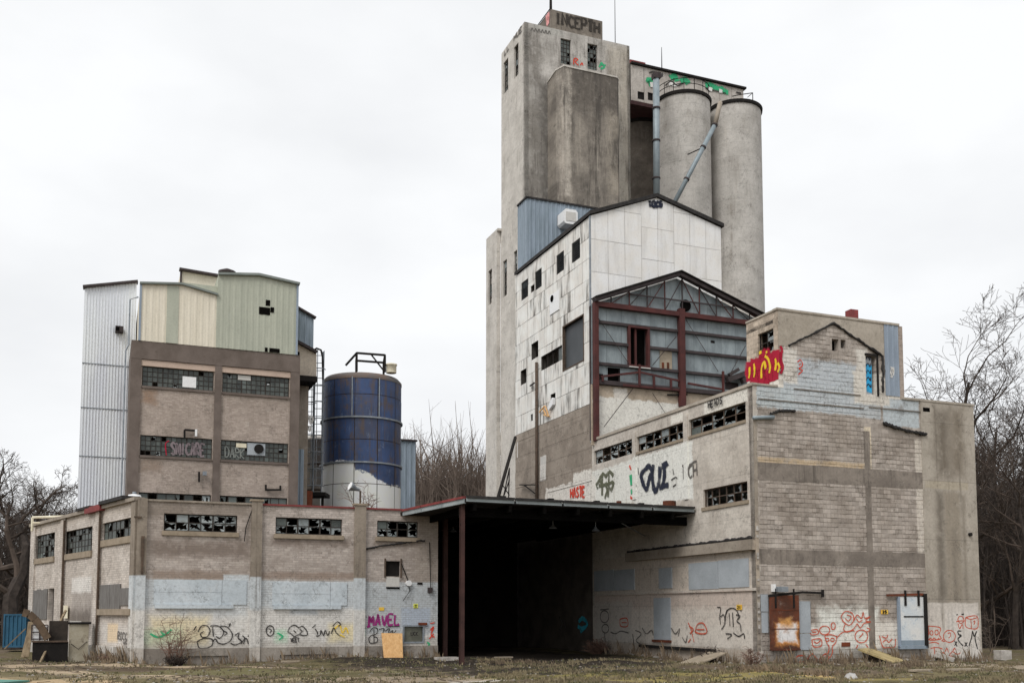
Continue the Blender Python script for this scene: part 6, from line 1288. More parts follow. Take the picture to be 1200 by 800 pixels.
# caged ladders
def ladder(x, y0, y1, D, label, cage=True, wd=.45):
    b = at_depth(x, y1, D); t = at_depth(x, y0, D); h = t.z - b.z
    L = thing('caged_ladder', b, label, 'ladder')
    for s_ in (-1, 1): mb = MB(); mb.tube([b + Vector((s_ * wd / 2, 0, 0)), b + Vector((s_ * wd / 2, 0, h))], .04, 4); obj('rail', mb, m_steelg, L)
    n = int(h / .42)
    for k in range(n): z_ = b.z + (k + .5) * h / n; mb = MB(); mb.beam(Vector((b.x - wd / 2, b.y, z_)), Vector((b.x + wd / 2, b.y, z_)), .035, .035); obj('rung', mb, m_steelg, L)
    if cage:
        for k in range(int(h / .95)):
            z_ = b.z + .6 + k * .95; mb = MB(); mb.tube([Vector((b.x + .38 * math.cos(a), b.y - .38 * math.sin(a) - .05, z_)) for a in [math.pi * i / 7 for i in range(8)]], .03, 4, False); obj('hoop', mb, m_steelg, L)
        for i in (1, 3, 5): a = math.pi * i / 6; mb = MB(); mb.tube([Vector((b.x + .38 * math.cos(a), b.y - .38 * math.sin(a) - .05, b.z + .6)), Vector((b.x + .38 * math.cos(a), b.y - .38 * math.sin(a) - .05, t.z))], .022, 4); obj('cage_bar', mb, m_steelg, L)
    return L
ladder(361, 452, 582, 57.5, 'grey caged ladder nearest the mill wall')
l2 = ladder(371.5, 412, 582, 57.2, 'tall grey caged ladder with a hooped top beside the blue tank')
mb = MB(); q = [at_depth(x, y, 57.2) for x, y in ((367, 411), (371, 408), (376, 410), (378, 418), (378.5, 445))]; mb.tube(q, .06, 5); obj('hoop_top', mb, m_dark, l2)
graf(t2, Wall(Vector((at_depth(361, 490, 56.8).x, 56.8, 0)), Vector((1, 0, 0))), g_white, .1, off=.03, pix=[[(357, 488), (361, 486), (360, 496), (358, 492)], [(363, 487), (367, 490), (364, 497), (363, 487)], [(361, 500), (364, 500), (363, 505), (361, 500)]], label='white looped tag hung on the ladder cage')
TGW = Wall(Vector((at_depth(378, 560, 57.5).x, 57.5, 0)), Vector((1, .0, 0)))
# blue bin behind the tank
bn = MF.back(19); b0_, b1_ = bn.hit(464, 540)[0], bn.hit(487, 540)[0]
bi = thing('blue_bin', bn.pt(b0_, 0), 'plain blue grey sheet metal bin behind the steel tank', 'bin')
mb = MB(); mb.corr(bn, b0_, b1_, lambda s: 0, lambda s: bn.hit(478, 516.5)[1] + (s - b0_) / (b1_ - b0_) * .0, .4, .04); obj('front_sheet', mb, m_bluem, bi)
zq = bn.hit(478, 516.5)[1]; mb = MB(); mb.prism([bn.pt(b0_, 0, -.02), bn.pt(b1_ - .02, 0, -.02), bn.pt(b1_ - .02, 0, -5), bn.pt(b0_, 0, -5)], 0, zq); obj('body', mb, m_bluem, bi)
mb = MB(); mb.beam(bn.pt(b0_, zq + .05, 0), bn.pt(b1_ + .1, zq + .05, 0), .3, .12); obj('roof_edge', mb, m_girt, bi)
# ================================================================ open shed with canopy
zc = 7.0
A_ = at_depth(545, 582.5, 43.4); zc = A_.z
sB = RS.hit(815, 595)[0]; B_ = RS.pt(sB, zc, .05)
sEq = LF.hit(471, 599)[0]; E_ = LF.pt(sEq, LF.hit(471, 598.5)[1] , .25)
shd = thing('loading_shed', Vector((A_.x, A_.y, 0)), 'black open loading shed under a broad flat canopy', 'shed')
back_r = RS.pt(sWb - .3, zc, .05); back_l = LF.pt(sL - 6, zc, -14.5)
mb = MB()
top = [A_ + Z * 0, B_, back_r, back_l, E_]
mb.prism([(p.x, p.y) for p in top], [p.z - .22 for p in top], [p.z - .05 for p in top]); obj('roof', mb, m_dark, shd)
def edge_strip(a, b, n, name, mat, h, lift, th=.1):
    for k in range(n):
        p, q = a + (b - a) * (k / n + .004), a + (b - a) * ((k + 1) / n - .004); mb = MB(); mb.beam(p + Z * lift, q + Z * lift, th, h); obj(name, mb, mat, shd)
edge_strip(A_, B_, 5, 'fascia', m_fascia, .14, -.1); edge_strip(E_, A_, 3, 'fascia', m_fascia, .2, -.15); edge_strip(E_ + Z * .0, A_, 3, 'red_flashing', m_redtrim, .1, .0, .2); edge_strip(A_, B_, 5, 'roof_edge', m_tar, .1, .03, .25)
for k in range(9):
    p = A_ + (B_ - A_) * (.05 + k * .1); mb = MB(); mb.box(p + Vector((0, .2, .05)), .25, .2, .05 + .06 * (k % 2), .4); obj('roof_scrap', mb, m_dark, shd)
cA = ground_at(541, 778.5); cA.z = -.3
for nm, px, D, t_, lbl in (('column', 541, 43.9, .17, None), ('column', 521, 50.5, .22, None)):
    q = at_depth(px, 770, D); q.z = -.4; mb = MB(); h_ = zc - .2
    mb.box(q, .03, .2, h_ + .4, .38); mb.box(q + V * -.1, t_, .03, h_ + .4, .38); mb.box(q + V * .1, t_, .03, h_ + .4, .38); obj(nm, mb, m_redd, shd)
for k in range(7):      # roof joists
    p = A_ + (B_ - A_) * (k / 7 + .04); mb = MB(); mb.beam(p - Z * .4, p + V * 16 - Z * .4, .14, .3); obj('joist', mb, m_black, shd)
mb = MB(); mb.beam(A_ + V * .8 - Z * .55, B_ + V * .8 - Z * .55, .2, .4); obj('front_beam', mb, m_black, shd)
mb = MB(); mb.beam(at_depth(541, 615, 43.9), at_depth(547, 590, 45), .1, .1); obj('knee_brace', mb, m_dark, shd)
mb = MB(); mb.tube([at_depth(695, 594, 46.4), RS.pt(*RS.hit(757, 628), .05)], .03, 5); obj('tie_rod', mb, m_steelg, shd)
for px, py, D in ((698, 620, 48), (648, 617, 49), (531, 621, 52)):
    q = at_depth(px, py, D); mb = MB(); mb.tube([q + Z * 1.2, q], .02, 4); mb.lathe(q, [(.04, .12), (.08, .04), (.2, -.06), (.19, -.07), (.01, -.02)], 14); t_ = obj('pendant_lamp', mb, m_steelg, shd)
# shed back and side walls, the deep shade put into their colour
bw_l, bw_r = Vector((back_l.x, back_l.y, 0)), RS.pt(sWb - .35, 0, .0)
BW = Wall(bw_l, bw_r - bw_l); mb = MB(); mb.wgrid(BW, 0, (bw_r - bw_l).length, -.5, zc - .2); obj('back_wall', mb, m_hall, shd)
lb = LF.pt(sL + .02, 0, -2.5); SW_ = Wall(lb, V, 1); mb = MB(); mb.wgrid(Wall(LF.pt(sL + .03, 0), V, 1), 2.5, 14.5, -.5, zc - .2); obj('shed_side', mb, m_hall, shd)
graf(shd, RS, g_teal, .22, off=.05, label='teal scrawl on the dark shed wall', pix=[[(679, 728), (684, 724), (689, 731), (683, 736), (678, 733)], [(681, 740), (686, 735)]]); graf(shd, RS, g_grey, .12, off=.05, pix=[[(656, 722), (660, 730), (656, 738)], [(661, 724), (664, 736)]])
# scaffold-like scraps on the canopy roof
ob_ = thing('leaning_pole', at_depth(585, 584, 60), 'dark pole leaning against the tower above the canopy', 'pole'); mb = MB(); mb.beam(at_depth(583, 585, 60), at_depth(604, 512, 66), .16, .16); obj('pole', mb, m_dark, ob_)
mb = MB()
for a, b in (((590, 582), (597, 548)), ((597, 548), (596, 584)), ((590, 582), (597, 562)), ((589, 568), (597, 580))): mb.tube([at_depth(*a, 60), at_depth(*b, 60)], .035, 4)
obj('prop_frame', mb, m_dark, ob_)
rbx = thing('rusty_valve', at_depth(740, 588, 50), 'rusty valve box on the canopy roof edge', 'valve'); q = RS.pt(RS.hit(741, 582)[0], zc + .05, .8); mb = MB(); mb.box(q, 1.6, .5, .3, .4); obj('casing', mb, m_rust, rbx); mb = MB(); mb.tube([q + Z * .3, q + Z * .9], .14, 8); mb.tube([q + Z * .55 - U * .6, q + Z * .55 + U * .6], .08, 6); obj('valve_stem', mb, m_rust, rbx)
mb = MB(); q = RS.pt(RS.hit(797, 588)[0], zc + .02, .6); mb.tube([q, q + Z * .45], .32, 12); tag(obj('rusty_drum', mb, m_rust), 'short rusty drum on the canopy corner', 'drum')
# ================================================================ GROUND
def gh(x, y):
    h = .07 * math.sin(x * .7 + y * .31) * math.sin(y * .53 - x * .2) + .04 * math.sin(x * 2.1 + 1.3) * math.sin(y * 1.7)
    def bumpf(cx, cy, r, a): d = ((x - cx) ** 2 + (y - cy) ** 2) / (r * r); return a * math.exp(-d)
    q = LF.pt(sL - 3, 0, .8); h += bumpf(q.x, q.y, 3.2, .22)
    q = RF.pt(5, 0, .8); h += bumpf(q.x, q.y, 3, .08)
    d = max(0.0, y - 74) ; h += (9.5 + 2.5 * math.sin(x * .045 + 1) + 1.2 * math.sin(x * .13)) * (1 - math.exp(-(d / 62) ** 2)) * (1 / (1 + math.exp(-(abs(x - 5) - 38) / 6)) * .9 + .1)
    return h
def axis(lo, hi, c, fine, r):
    out = [c]; s = fine
    while out[-1] < hi: out.append(out[-1] + s); s = fine if out[-1] - c < r else s * 1.22
    neg = [c]; s = fine
    while neg[-1] > lo: neg.append(neg[-1] - s); s = fine if c - neg[-1] < r else s * 1.22
    return sorted(set(out + neg))
ax, ay = axis(-1500, 1500, 0, .6, 30), axis(-300, 3000, 40, .6, 20)
mb = MB(); mb.v = [(x, y, gh(x, y)) for y in ay for x in ax]; nx = len(ax)
mb.f = [(j * nx + i, j * nx + i + 1, (j + 1) * nx + i + 1, (j + 1) * nx + i) for j in range(len(ay) - 1) for i in range(nx - 1)]
t = NT('yard_ground'); x, y, z = t.sep(t.pos)
n1, n2, n3, n4 = t.noise(t.pos, .22, 4, .6), t.noise(t.pos, 1.3, 5, .7), t.noise(t.pos, 7, 5, .7), t.noise(t.pos, 30, 4, .7)
col = t.mix(t.ramp(n2, .35, .65), lin('#716250'), lin('#524536'))
col = t.mix(t.ramp(n1, .44, .56), col, t.mix(t.ramp(n2, .3, .7), lin('#4f4b2d'), lin('#63583b')))
def gpatch(col, cx, cy, rx, ry, c, rot=0.0, al=.9):
    ca, sa = math.cos(rot), math.sin(rot); dx, dy = t.m('SUBTRACT', x, cx), t.m('SUBTRACT', y, cy)
    a = t.m('DIVIDE', t.m('MULTIPLY_ADD', dx, ca, t.m('MULTIPLY', dy, sa)), rx); b = t.m('DIVIDE', t.m('MULTIPLY_ADD', dy, ca, t.m('MULTIPLY', dx, -sa)), ry)
    d = t.m('ADD', t.m('SQRT', t.m('ADD', t.m('MULTIPLY', a, a), t.m('MULTIPLY', b, b))), t.m('MULTIPLY', t.m('SUBTRACT', n2, .5), 1.0))
    return t.mix(t.m('MULTIPLY', t.ramp(d, 1.1, .85), al), col, lin(c))
g = lambda px, py: ground_at(px, py)
for px, py, rx, ry, c, rot, al in ((60, 787, 7, 1.1, '#a99478', -.45, .9), (150, 780, 8, .8, '#a48f73', -.2, .85), (30, 796, 5, .8, '#a89376', -.5, .9), (60, 794, 8, .8, '#6b6142', -.45, .7), (250, 795, 5, 1.0, '#9d8a6c', 0, .6), (470, 785, 4, 2.0, '#a08d74', .3, .85), (560, 797, 1.0, .9, '#b5ab9f', .3, .9), (520, 795, 4, 1.2, '#8d7c66', .2, .8),
        (330, 787, 8, 1.6, '#66613c', .1, .85), (620, 790, 3, 1.6, '#6a653d', .2, .8), (760, 792, 6, 2.2, '#7d7345', .2, .85), (900, 795, 6, 1.3, '#82764c', 0, .8), (890, 788, 1.2, .6, '#b89c6c', 0, .8), (975, 793, 1.1, .6, '#b59b6c', 0, .8), (1170, 780, 5, 1.5, '#968672', 0, .85), (205, 783, 4, .8, '#4f4032', 0, .8), (100, 775, 5, .6, '#3d3228', 0, .8), (330, 774, 9, .45, '#433729', .37, .8), (640, 777, 6, .7, '#453a2c', .2, .8), (940, 781, 7, .5, '#4a3e2e', .37, .7), (700, 773, 4, .6, '#3a3026', .2, .8), (1060, 790, 5, 1.0, '#6f6544', .1, .7)):
    q = g(px, py); col = gpatch(col, q.x, q.y, rx, ry, c, rot, al)
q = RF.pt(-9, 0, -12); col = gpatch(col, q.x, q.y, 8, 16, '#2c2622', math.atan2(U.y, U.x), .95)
far = t.m('MAXIMUM', t.ramp(y, 62, 72), 0.0)
col = t.mix(far, col, t.mix(t.ramp(n2, .35, .65), lin('#42342a'), lin('#2c221b')))
col = t.mix(t.ramp(n3, .4, .7, 0, .45), col, t.mix(.5, col, lin('#4a4033'))); col = t.mix(t.ramp(n4, .58, .72, 0, .5), col, lin('#b7a88f'))
t.bump(t.m('ADD', n3, t.m('MULTIPLY', n4, .5)), .8, .05)
ground = obj('ground', mb, t.done(col, .98, 0, .1), None, True, origin=(0, 0, 0), recalc=False, kind='structure'); del ground['kind']; tag(ground, None, None, None, 'structure')
# grass and weeds
def tufts(name, mats, spots, label):
    vs, fs = [], []
    for (px_, py_, h, n, lean) in spots:
        z0 = gh(px_, py_)
        for k in range(n):
            a = R.uniform(0, 6.28); l = h * R.uniform(.5, 1.2); w_ = R.uniform(.012, .03); dx, dy = math.cos(a) * l * lean * R.uniform(.3, 1), math.sin(a) * l * lean * R.uniform(.3, 1)
            bx_, by_ = px_ + R.uniform(-.08, .08), py_ + R.uniform(-.08, .08); i = len(vs)
            vs += [(bx_ - w_, by_, z0 - .02), (bx_ + w_, by_, z0 - .02), (bx_ + dx * .5 + w_ * .6, by_ + dy * .5, z0 + l * .65), (bx_ + dx, by_ + dy, z0 + l)]; fs += [(i, i + 1, i + 2), (i, i + 2, i + 3)]
    m_ = MB(); m_.v = vs; m_.f = fs
    o = obj(name, m_, mats, None, recalc=False); return tag(o, label, None, None, 'stuff')
def yard_pts(n, pxr, pyr):
    out = []
    while len(out) < n:
        q = ground_at(R.uniform(*pxr), R.uniform(*pyr)); out.append((q.x, q.y))
    return out
infront = lambda x, y: True
m_gr = plain('olive_grass', '#5e5b3a', '#49472f', 1.2, 1, vary=0); m_dry = plain('straw_grass', '#7d6f50', '#625741', 1.5, 1)
def clear(x, y):
    p = Vector((x, y, 0)); a = (p - L0).dot(V) ; 
    in_l = (p - L0).dot(U) > -1 and (p - L0).dot(U) < sL + .2 and (p - L0).dot(V) > -.2
    in_r = (p - C).dot(U) > -.2 and (p - C).dot(V) > -.2
    return not in_l and not in_r
sp = []
nz_ = lambda x, y, k: math.sin(x * .9 + k) * math.sin(y * 1.1 + k * 2) + .6 * math.sin(x * 2.3 - y * 1.7 + k)
for x, y in yard_pts(9000, (-60, 1260), (773, 806)):
    if clear(x, y) and nz_(x, y, 1) > .1 and not (-30 < x < -9 and y < 43 and R.random() < .75): sp.append((x, y, R.uniform(.04, .11), 3, .8))
tufts('grass', m_gr, sp, 'short olive grass over the yard')
sp = []
for x, y in yard_pts(12000, (560, 1260), (773, 806)) + yard_pts(1800, (-60, 600), (773, 806)):
    if clear(x, y) and nz_(x, y, 3) > .15: sp.append((x, y, R.uniform(.05, .15), 3, .9))
tufts('dry_grass', m_dry, sp, 'dry straw coloured grass over the yard')
sp = []
for k in range(700):
    w_, s_ = R.choice(((LF, R.uniform(0, sL)), (RF, R.uniform(.3, sR)), (RF, R.uniform(.3, sR)), (RS, R.uniform(0, 12)), (LS, R.uniform(0, 4))))
    q = w_.pt(s_, 0, abs(R.gauss(.15, .4)) + .12); sp.append((q.x, q.y, R.choice((.15, .2, .3, .45, .7)) * R.uniform(.6, 1.2), 4, .5))
for cx, cy, n, h in ((890, 787, 90, .3), (975, 792, 60, .25), (165, 777, 40, .3), (880, 775, 60, .55), (945, 778, 60, .35), (1060, 782, 50, .35), (600, 776, 60, .2)):
    c_ = ground_at(cx, cy)
    for k in range(n): sp.append((c_.x + R.gauss(0, .8), c_.y + R.gauss(0, .4), h * R.uniform(.5, 1.2), 4, .8))
tufts('dead_weeds', plain('dead_weed_stem', '#7d6a52', '#5f5040', 2, 1), sp, 'dead brown weeds along the foot of the walls')
# small rubble and litter
mb = MB()
def rock(mb, p, r):
    vs = []; 
    for k in range(6): vs.append(p + Vector(((1, -1, 0, 0, 0, 0)[k], (0, 0, 1, -1, 0, 0)[k], (0, 0, 0, 0, .7, -.7)[k])) * r * R.uniform(.6, 1.3))
    mb.add(vs, [(0, 2, 4), (2, 1, 4), (1, 3, 4), (3, 0, 4), (2, 0, 5), (1, 2, 5), (3, 1, 5), (0, 3, 5)])
for x, y in yard_pts(1900, (0, 1200), (771, 803)):
    if clear(x, y): rock(mb, Vector((x, y, gh(x, y))), R.choice((.015, .02, .03, .04, .06)))
for k in range(260):
    w_, s_ = R.choice(((LF, R.uniform(0, sL)), (RF, R.uniform(.3, sR)), (RF, R.uniform(.3, sR)), (RS, R.uniform(0, 12)), (LS, R.uniform(0, 4))))
    q_ = w_.pt(s_, 0, abs(R.gauss(.1, .5)) + .15); rock(mb, Vector((q_.x, q_.y, gh(q_.x, q_.y) + .01)), R.choice((.04, .06, .09, .13)))
tag(obj('rubble', mb, plain('grey_rubble', '#8d867d', '#6b645c', 3, .95), None, recalc=False), 'scattered pale stones and litter over the yard', None, None, 'stuff')
q = ground_at(997, 795); mb = MB(); n_ = 9
mb.lathe(Vector((q.x, q.y, gh(q.x, q.y) - .05)), [(.01, .24), (.12, .22), (.22, .14), (.27, .04), (.25, -.05)], n_)
mb.v = [(a + R.uniform(-.05, .05), b + R.uniform(-.05, .05), c + R.uniform(-.03, .03)) for a, b, c in mb.v]; tag(obj('boulder', mb, plain('grey_white_stone', '#a9a6a2', '#8a8682', 3, .9, bump=.4), None, True), 'pale boulder in the grass before the block wall', 'boulder')
mb = MB()
for x, y in yard_pts(420, (0, 1200), (772, 801)):
    if clear(x, y):
        a_ = R.uniform(0, 3.14); l_ = R.choice((.15, .25, .4, .7)); p_ = Vector((x, y, gh(x, y) + .02)); mb.beam(p_, p_ + Vector((math.cos(a_) * l_, math.sin(a_) * l_, R.uniform(0, .06))), R.choice((.02, .03, .06)), .02)
tag(obj('litter', mb, plain('dead_stick', '#6a5a48', '#3f352b', 3, 1), None, recalc=False), 'dead sticks and splinters scattered over the yard', None, None, 'stuff')
# leaning sheets and slabs
def plank(name, a, b, width, th, mat, label, cat, side=None, group=None):
    mb = MB(); mb.beam(a, b, width, th, side or Z); o = obj(name, mb, mat); return tag(o, label, cat, group)
a, b = LF.hit(445.5, 772), LF.hit(470, 741)
mb = MB(); o1 = lambda s, z, o: LF.pt(s, z, o)
s0_, s1_ = LF.hit(445.5, 756)[0], LF.hit(470, 756)[0]; zt_p = LF.hit(457, 741)[1]
mb.hexa([o1(s0_, .05, .75), o1(s1_ - .1, .12, .7), o1(s1_ - .1, .12, .67), o1(s0_, .05, .72), o1(s0_, zt_p, .2), o1(s1_, zt_p - .02, .2), o1(s1_, zt_p - .02, .17), o1(s0_, zt_p, .17)])
pw_ = obj('plywood_sheet', mb, m_ply); tag(pw_, 'orange raw plywood sheet leaning on the brick wing under the purple tag', 'plywood sheet')
c_ = [RS.hit(x, y, 1.0) for x, y in ((803, 779), (842, 765))]
A1, B1 = RS.pt(*RS.hit(806, 780, 2.2), 2.2), RS.pt(*RS.hit(842, 764, .5), .5); A1.z = gh(A1.x, A1.y) + .03
plank('plywood_ramp', A1, B1, 1.25, .05, m_plyo, 'long grey plywood sheet propped as a ramp against the side wall', 'plywood sheet')
A1 = RF.pt(RF.hit(1022, 780)[0] + .2, .08, 1.5); B1 = RF.pt(RF.hit(1000, 768)[0] + .5, .62, .15)
plank('tilted_slab', A1, B1, 1.5, .08, plain('moss_stained_plywood', '#a2926c', '#82754f', 1.5, .95, grime=[(4, '#5f5a38', .55, .5)]), 'mossy square slab tilted against the block wall', 'slab')
q = RF.pt(RF.hit(1093, 780)[0], 0, .7); mb = MB(); mb.beam(q + Vector((-.35, .1, .35)), q + Vector((.35, -.25, .1)), .5, .18); tag(obj('concrete_lump', mb, m_stone), 'broken concrete lump below the white door', 'concrete lump')
mb = MB(); q = RF.pt(RF.hit(1010, 778)[0], 0, .1); slab('cellar_opening', bw, RF, (RF.hit(1033, 770)[0], RF.hit(1050, 770)[0], .05, .38), .0, .02, m_black)
for (x, y, s_, l, c) in ((1080, 788, .5, 'flat pale board lying in the grass by the end wall', 1), (1130, 787, .7, 'long thin board lying past the wall corner', 2), (340, 777, .4, 'small flat scrap lying by the wing foundation', 3), (590, 772, .45, 'flat pale scrap inside the shed mouth', 4)):
    q = ground_at(x, y); mb = MB(); mb.box(Vector((q.x, q.y, gh(q.x, q.y))), s_ * 2, s_ * .6, .07, R.uniform(0, 1)); tag(obj('scrap_board', mb, m_plyo), l, 'board')
q = ground_at(1108, 768); mb = MB(); q = RF.pt(sR + 1.3, 0, 0); mb.box(Vector((q.x, q.y, 0)), .6, .5, .45, .3); tag(obj('concrete_block', mb, m_stone), 'square concrete block beyond the wall corner', 'concrete block')
q = ground_at(525, 771); mb = MB(); mb.box(at_depth(523, 769, 47) * Vector((1, 1, 0)) if False else Vector((at_depth(523, 769, 47.2).x, 47.2, -.05)), 1.0, .5, .25, .4); tag(obj('footing_block', mb, m_stone), 'low pale footing block by the shed columns', 'footing')
# junk at the west wall
jb = ground_at(72, 772)
def LSp(px, py, o): s_, z_ = LS.hit(px, py, o); return LS.pt(s_, z_, o)
JW = Wall(at_depth(92, 772, 47.6), U)
def J(x0, x1, y0, y1): return P(JW, x0, x1, y0, y1)
m_tkj = plain('rust_streaked_beige', '#a8a18e', '#8f8671', 1.2, .8, grime=[(2.5, '#4b3a2c', .53, .75), (6, '#6e4e35', .6, .6)])
r = J(80.5, 103.5, 731, 774); jt = thing('scrap_tank', JW.pt(r[0], 0, 0), 'stained beige square tank against the west brick wall', 'tank')
mb = MB(); mb.wbox(JW, r[0], r[1], -.1, r[3], -.9, 0); obj('body', mb, m_tkj, jt)
mb = MB(); mb.wbox(JW, r[0] - .06, r[1] + .1, r[3] + .003, r[3] + .1, -.95, .08); obj('lid', mb, m_dark, jt); mb = MB(); mb.wbox(JW, r[0] + .02, r[0] + .5, r[3] + .103, r[3] + .15, -.5, .06); obj('lid_plate', mb, m_boardw, jt)
for k in range(1): mb = MB(); z_ = .6; mb.tube([JW.pt(r[0] + .1, z_ + .2, .02), JW.pt((r[0] + r[1]) / 2, z_ - .05, .03), JW.pt(r[1] - .05, z_ + .3, .02)], .012, 4); obj('hanging_wire', mb, m_dark, jt)
r2 = J(38, 80, 752, 775); sk_ = thing('scrap_skip', JW.pt(r2[0], 0, .2), 'black soot stained steel skip beside the beige tank', 'skip')
mb = MB(); mb.wbox(JW, r2[0], r2[1] - .03, -.15, r2[3], -.8, .15); obj('body', mb, m_dark, sk_)
r3 = J(57, 80, 727, 752); mb = MB(); mb.wbox(JW, r3[0], r3[1] - .03, r2[3] + .003, r3[3], -.7, -.3); obj('back_plate', mb, plain('brown_black_plate', '#3d342d', '#2a2420', 2, .9), sk_)
mb = MB(); mb.wbox(JW, r2[0] - .05, r2[1] - .03, r2[3] + .003, r2[3] + .08, .1, .2); obj('rim', mb, m_framer, sk_)
r4 = J(37, 56, 732, 752); fr = thing('wire_crate', JW.pt(r4[0], r2[3], 0), 'white plastic liner in a thin wire crate on the skip', 'crate')
zc0 = r2[3] + .085
mb = MB(); mb.wbox(JW, r4[0] + .05, r4[1] - .05, zc0, r4[3] - .05, -.7, -.05); obj('liner', mb, m_acwhite, fr)
for f in (0, .5, 1): mb = MB(); s_ = r4[0] + (r4[1] - r4[0]) * f; mb.beam(JW.pt(s_, zc0, 0), JW.pt(s_, r4[3], 0), .05, .05, U); obj('wire', mb, m_girt, fr)
for f in (.1, .55, 1): mb = MB(); z_ = zc0 + (r4[3] - zc0) * f; mb.beam(JW.pt(r4[0], z_, .03), JW.pt(r4[1], z_, .03), .05, .05); obj('wire', mb, m_girt, fr)
mb = MB(); pts = [at_depth(x, y, 46.9) for x, y in ((27, 717), (34, 719), (41, 725), (48, 734), (56, 748))]
for k in range(4): mb.beam(pts[k], pts[k + 1], .06, .34)
tag(obj('bent_sheet', mb, plain('dark_brown_sheet', '#63503c', '#4c3c2d', 2, .9)), 'curved brown sheet arching over the crate', 'sheet')
plank('leaning_pole', at_depth(47, 776, 46.4), at_depth(77, 715, 49.2), .09, .09, m_wood, 'long pale pole leaning diagonally on the west wall', 'pole')
for k, (x0, y0, x1, y1, l) in enumerate(((31, 769, 36, 728, 'first splintered plank standing by the blue container'), (28, 770, 34, 745, 'short splintered plank by the blue container'), (5, 760, 30, 736, 'thin branch leaning across the blue container'))):
    plank('leaning_plank', at_depth(x0, y0, 52), at_depth(x1, y1, 52.5), (.25, .3, .05)[k], .05, m_wood, l, 'plank')
cD = 57; cq = at_depth(17, 757, cD); mb = MB(); CW = Wall(at_depth(4, 740, cD), Vector((1, .12, 0))); w_ = CW.hit(30.5, 740)[0]; h1 = CW.hit(17, 719)[1]; h0 = CW.hit(17, 758)[1]
ct = thing('blue_container', CW.pt(0, h0), 'blue ribbed steel container end left of the brick wing', 'container')
mb.corr(CW, .08, w_ - .08, lambda s: h0 + .1, lambda s: h1 - .08, .22, .05); obj('end_panel', mb, m_contb, ct)
mb = MB(); mb.wgrid(CW, 0, w_, h0, h1, [(.08, w_ - .08, h0 + .1, h1 - .08)], .1, .06); obj('frame', mb, m_contb, ct)
mb = MB(); mb.wbox(CW, 0, w_, h0, h1, -4.5, -.05); obj('body', mb, m_contb, ct)
q = ground_at(0, 799); mb = MB(); mb.box(Vector((q.x - .4, q.y + .1, gh(q.x, q.y) + .02)), 1.8, 1.5, .06, -.3); tag(obj('green_sheet', mb, m_teal), 'teal green flat sheet lying at the near edge of the yard', 'sheet')
# ================================================================ bare trees, bushes
def branch_mesh(seed, height, spread, levels, kids, r0, upright=.35, trunk_frac=.3, wig=.16):
    rnd = random.Random(seed); tk, cr = MB(), MB()
    def grow(p, d, L, r, lev, mbx):
        n = max(3, 6 - lev); pts = [p]; dd = d.copy()
        for i in range(n):
            dd = (dd + Vector((rnd.gauss(0, wig), rnd.gauss(0, wig), rnd.gauss(0, wig * .6) + upright * .12))).normalized(); pts.append(pts[-1] + dd * L / n)
        rs = [max(.013, r * (1 - .75 * i / n)) for i in range(n + 1)]
        mbx.tube(pts, rs, 6 if lev < 2 else (4 if lev == 2 else 3), False)
        if lev >= levels: return
        nk = kids[lev]; f0 = trunk_frac if lev == 0 else .25
        for k in range(nk):
            f = f0 + (1 - f0) * (k + rnd.random()) / nk; i = min(int(f * n), n - 1); q = pts[i].lerp(pts[i + 1], f * n - i)
            ax_ = dd.orthogonal().normalized(); ax_.rotate(Matrix.Rotation(rnd.uniform(0, 6.28), 3, dd)); ang = rnd.uniform(.45, 1.0) * spread
            nd = (dd * math.cos(ang) + ax_ * math.sin(ang)).normalized()
            grow(q, nd, L * rnd.uniform(.42, .68) * (1.12 - .5 * f), rs[i] * rnd.uniform(.45, .65), lev + 1, tk if lev == -1 else cr)
    grow(Vector((0, 0, -.3)), Vector((rnd.gauss(0, .05), rnd.gauss(0, .05), 1)).normalized(), height * .8, r0, 0, tk)
    return tk, cr
def mesh_of(mb, name, mat):
    me = bpy.data.meshes.new(name); me.from_pydata([tuple(v) for v in mb.v], [], mb.f); me.materials.append(mat); return me
def tree_kind(*a, mats=None):
    tk, cr = branch_mesh(*a); return mesh_of(tk, 'trunk', (mats or (m_bark, m_twig))[0]), mesh_of(cr, 'crown', (mats or (m_bark, m_twig))[1])
KT = [tree_kind(11, 24, 1.0, 4, (11, 7, 6, 4), .38, .3, .25, .2), tree_kind(12, 22, .95, 4, (10, 7, 6, 4), .34, .3, .3, .2), tree_kind(13, 17, 1.15, 4, (9, 6, 5, 4), .5, .15, .2, .24), tree_kind(14, 20, .8, 4, (11, 7, 6, 4), .28, .45, .2, .18)]
KT.append(tree_kind(31, 14, 1.15, 4, (8, 7, 6, 5), .62, .1, .22, .26))
KP = [tree_kind(21, 20, .5, 3, (22, 8, 5), .16, 1.0, .12, .08, mats=(m_twigp, m_twigp)), tree_kind(22, 18, .55, 3, (20, 8, 5), .15, 1.0, .1, .1, mats=(m_twigp, m_twigp))]
def tree(k, px, D, sc, rot, label, group, name='bare_tree'):
    d = ray(px, 700); x_ = d.x / d.y * D; o = thing(name, Vector((x_, D, gh(x_, D))), label, 'tree', group)
    o.rotation_euler = (0, 0, rot); o.scale = (sc, sc, sc)
    for me, n in zip(k, ('trunk', 'crown')):
        c = bpy.data.objects.new(n, me); COL.objects.link(c); c.parent = o
    return o
G_ = 'bare trees behind the end wall'
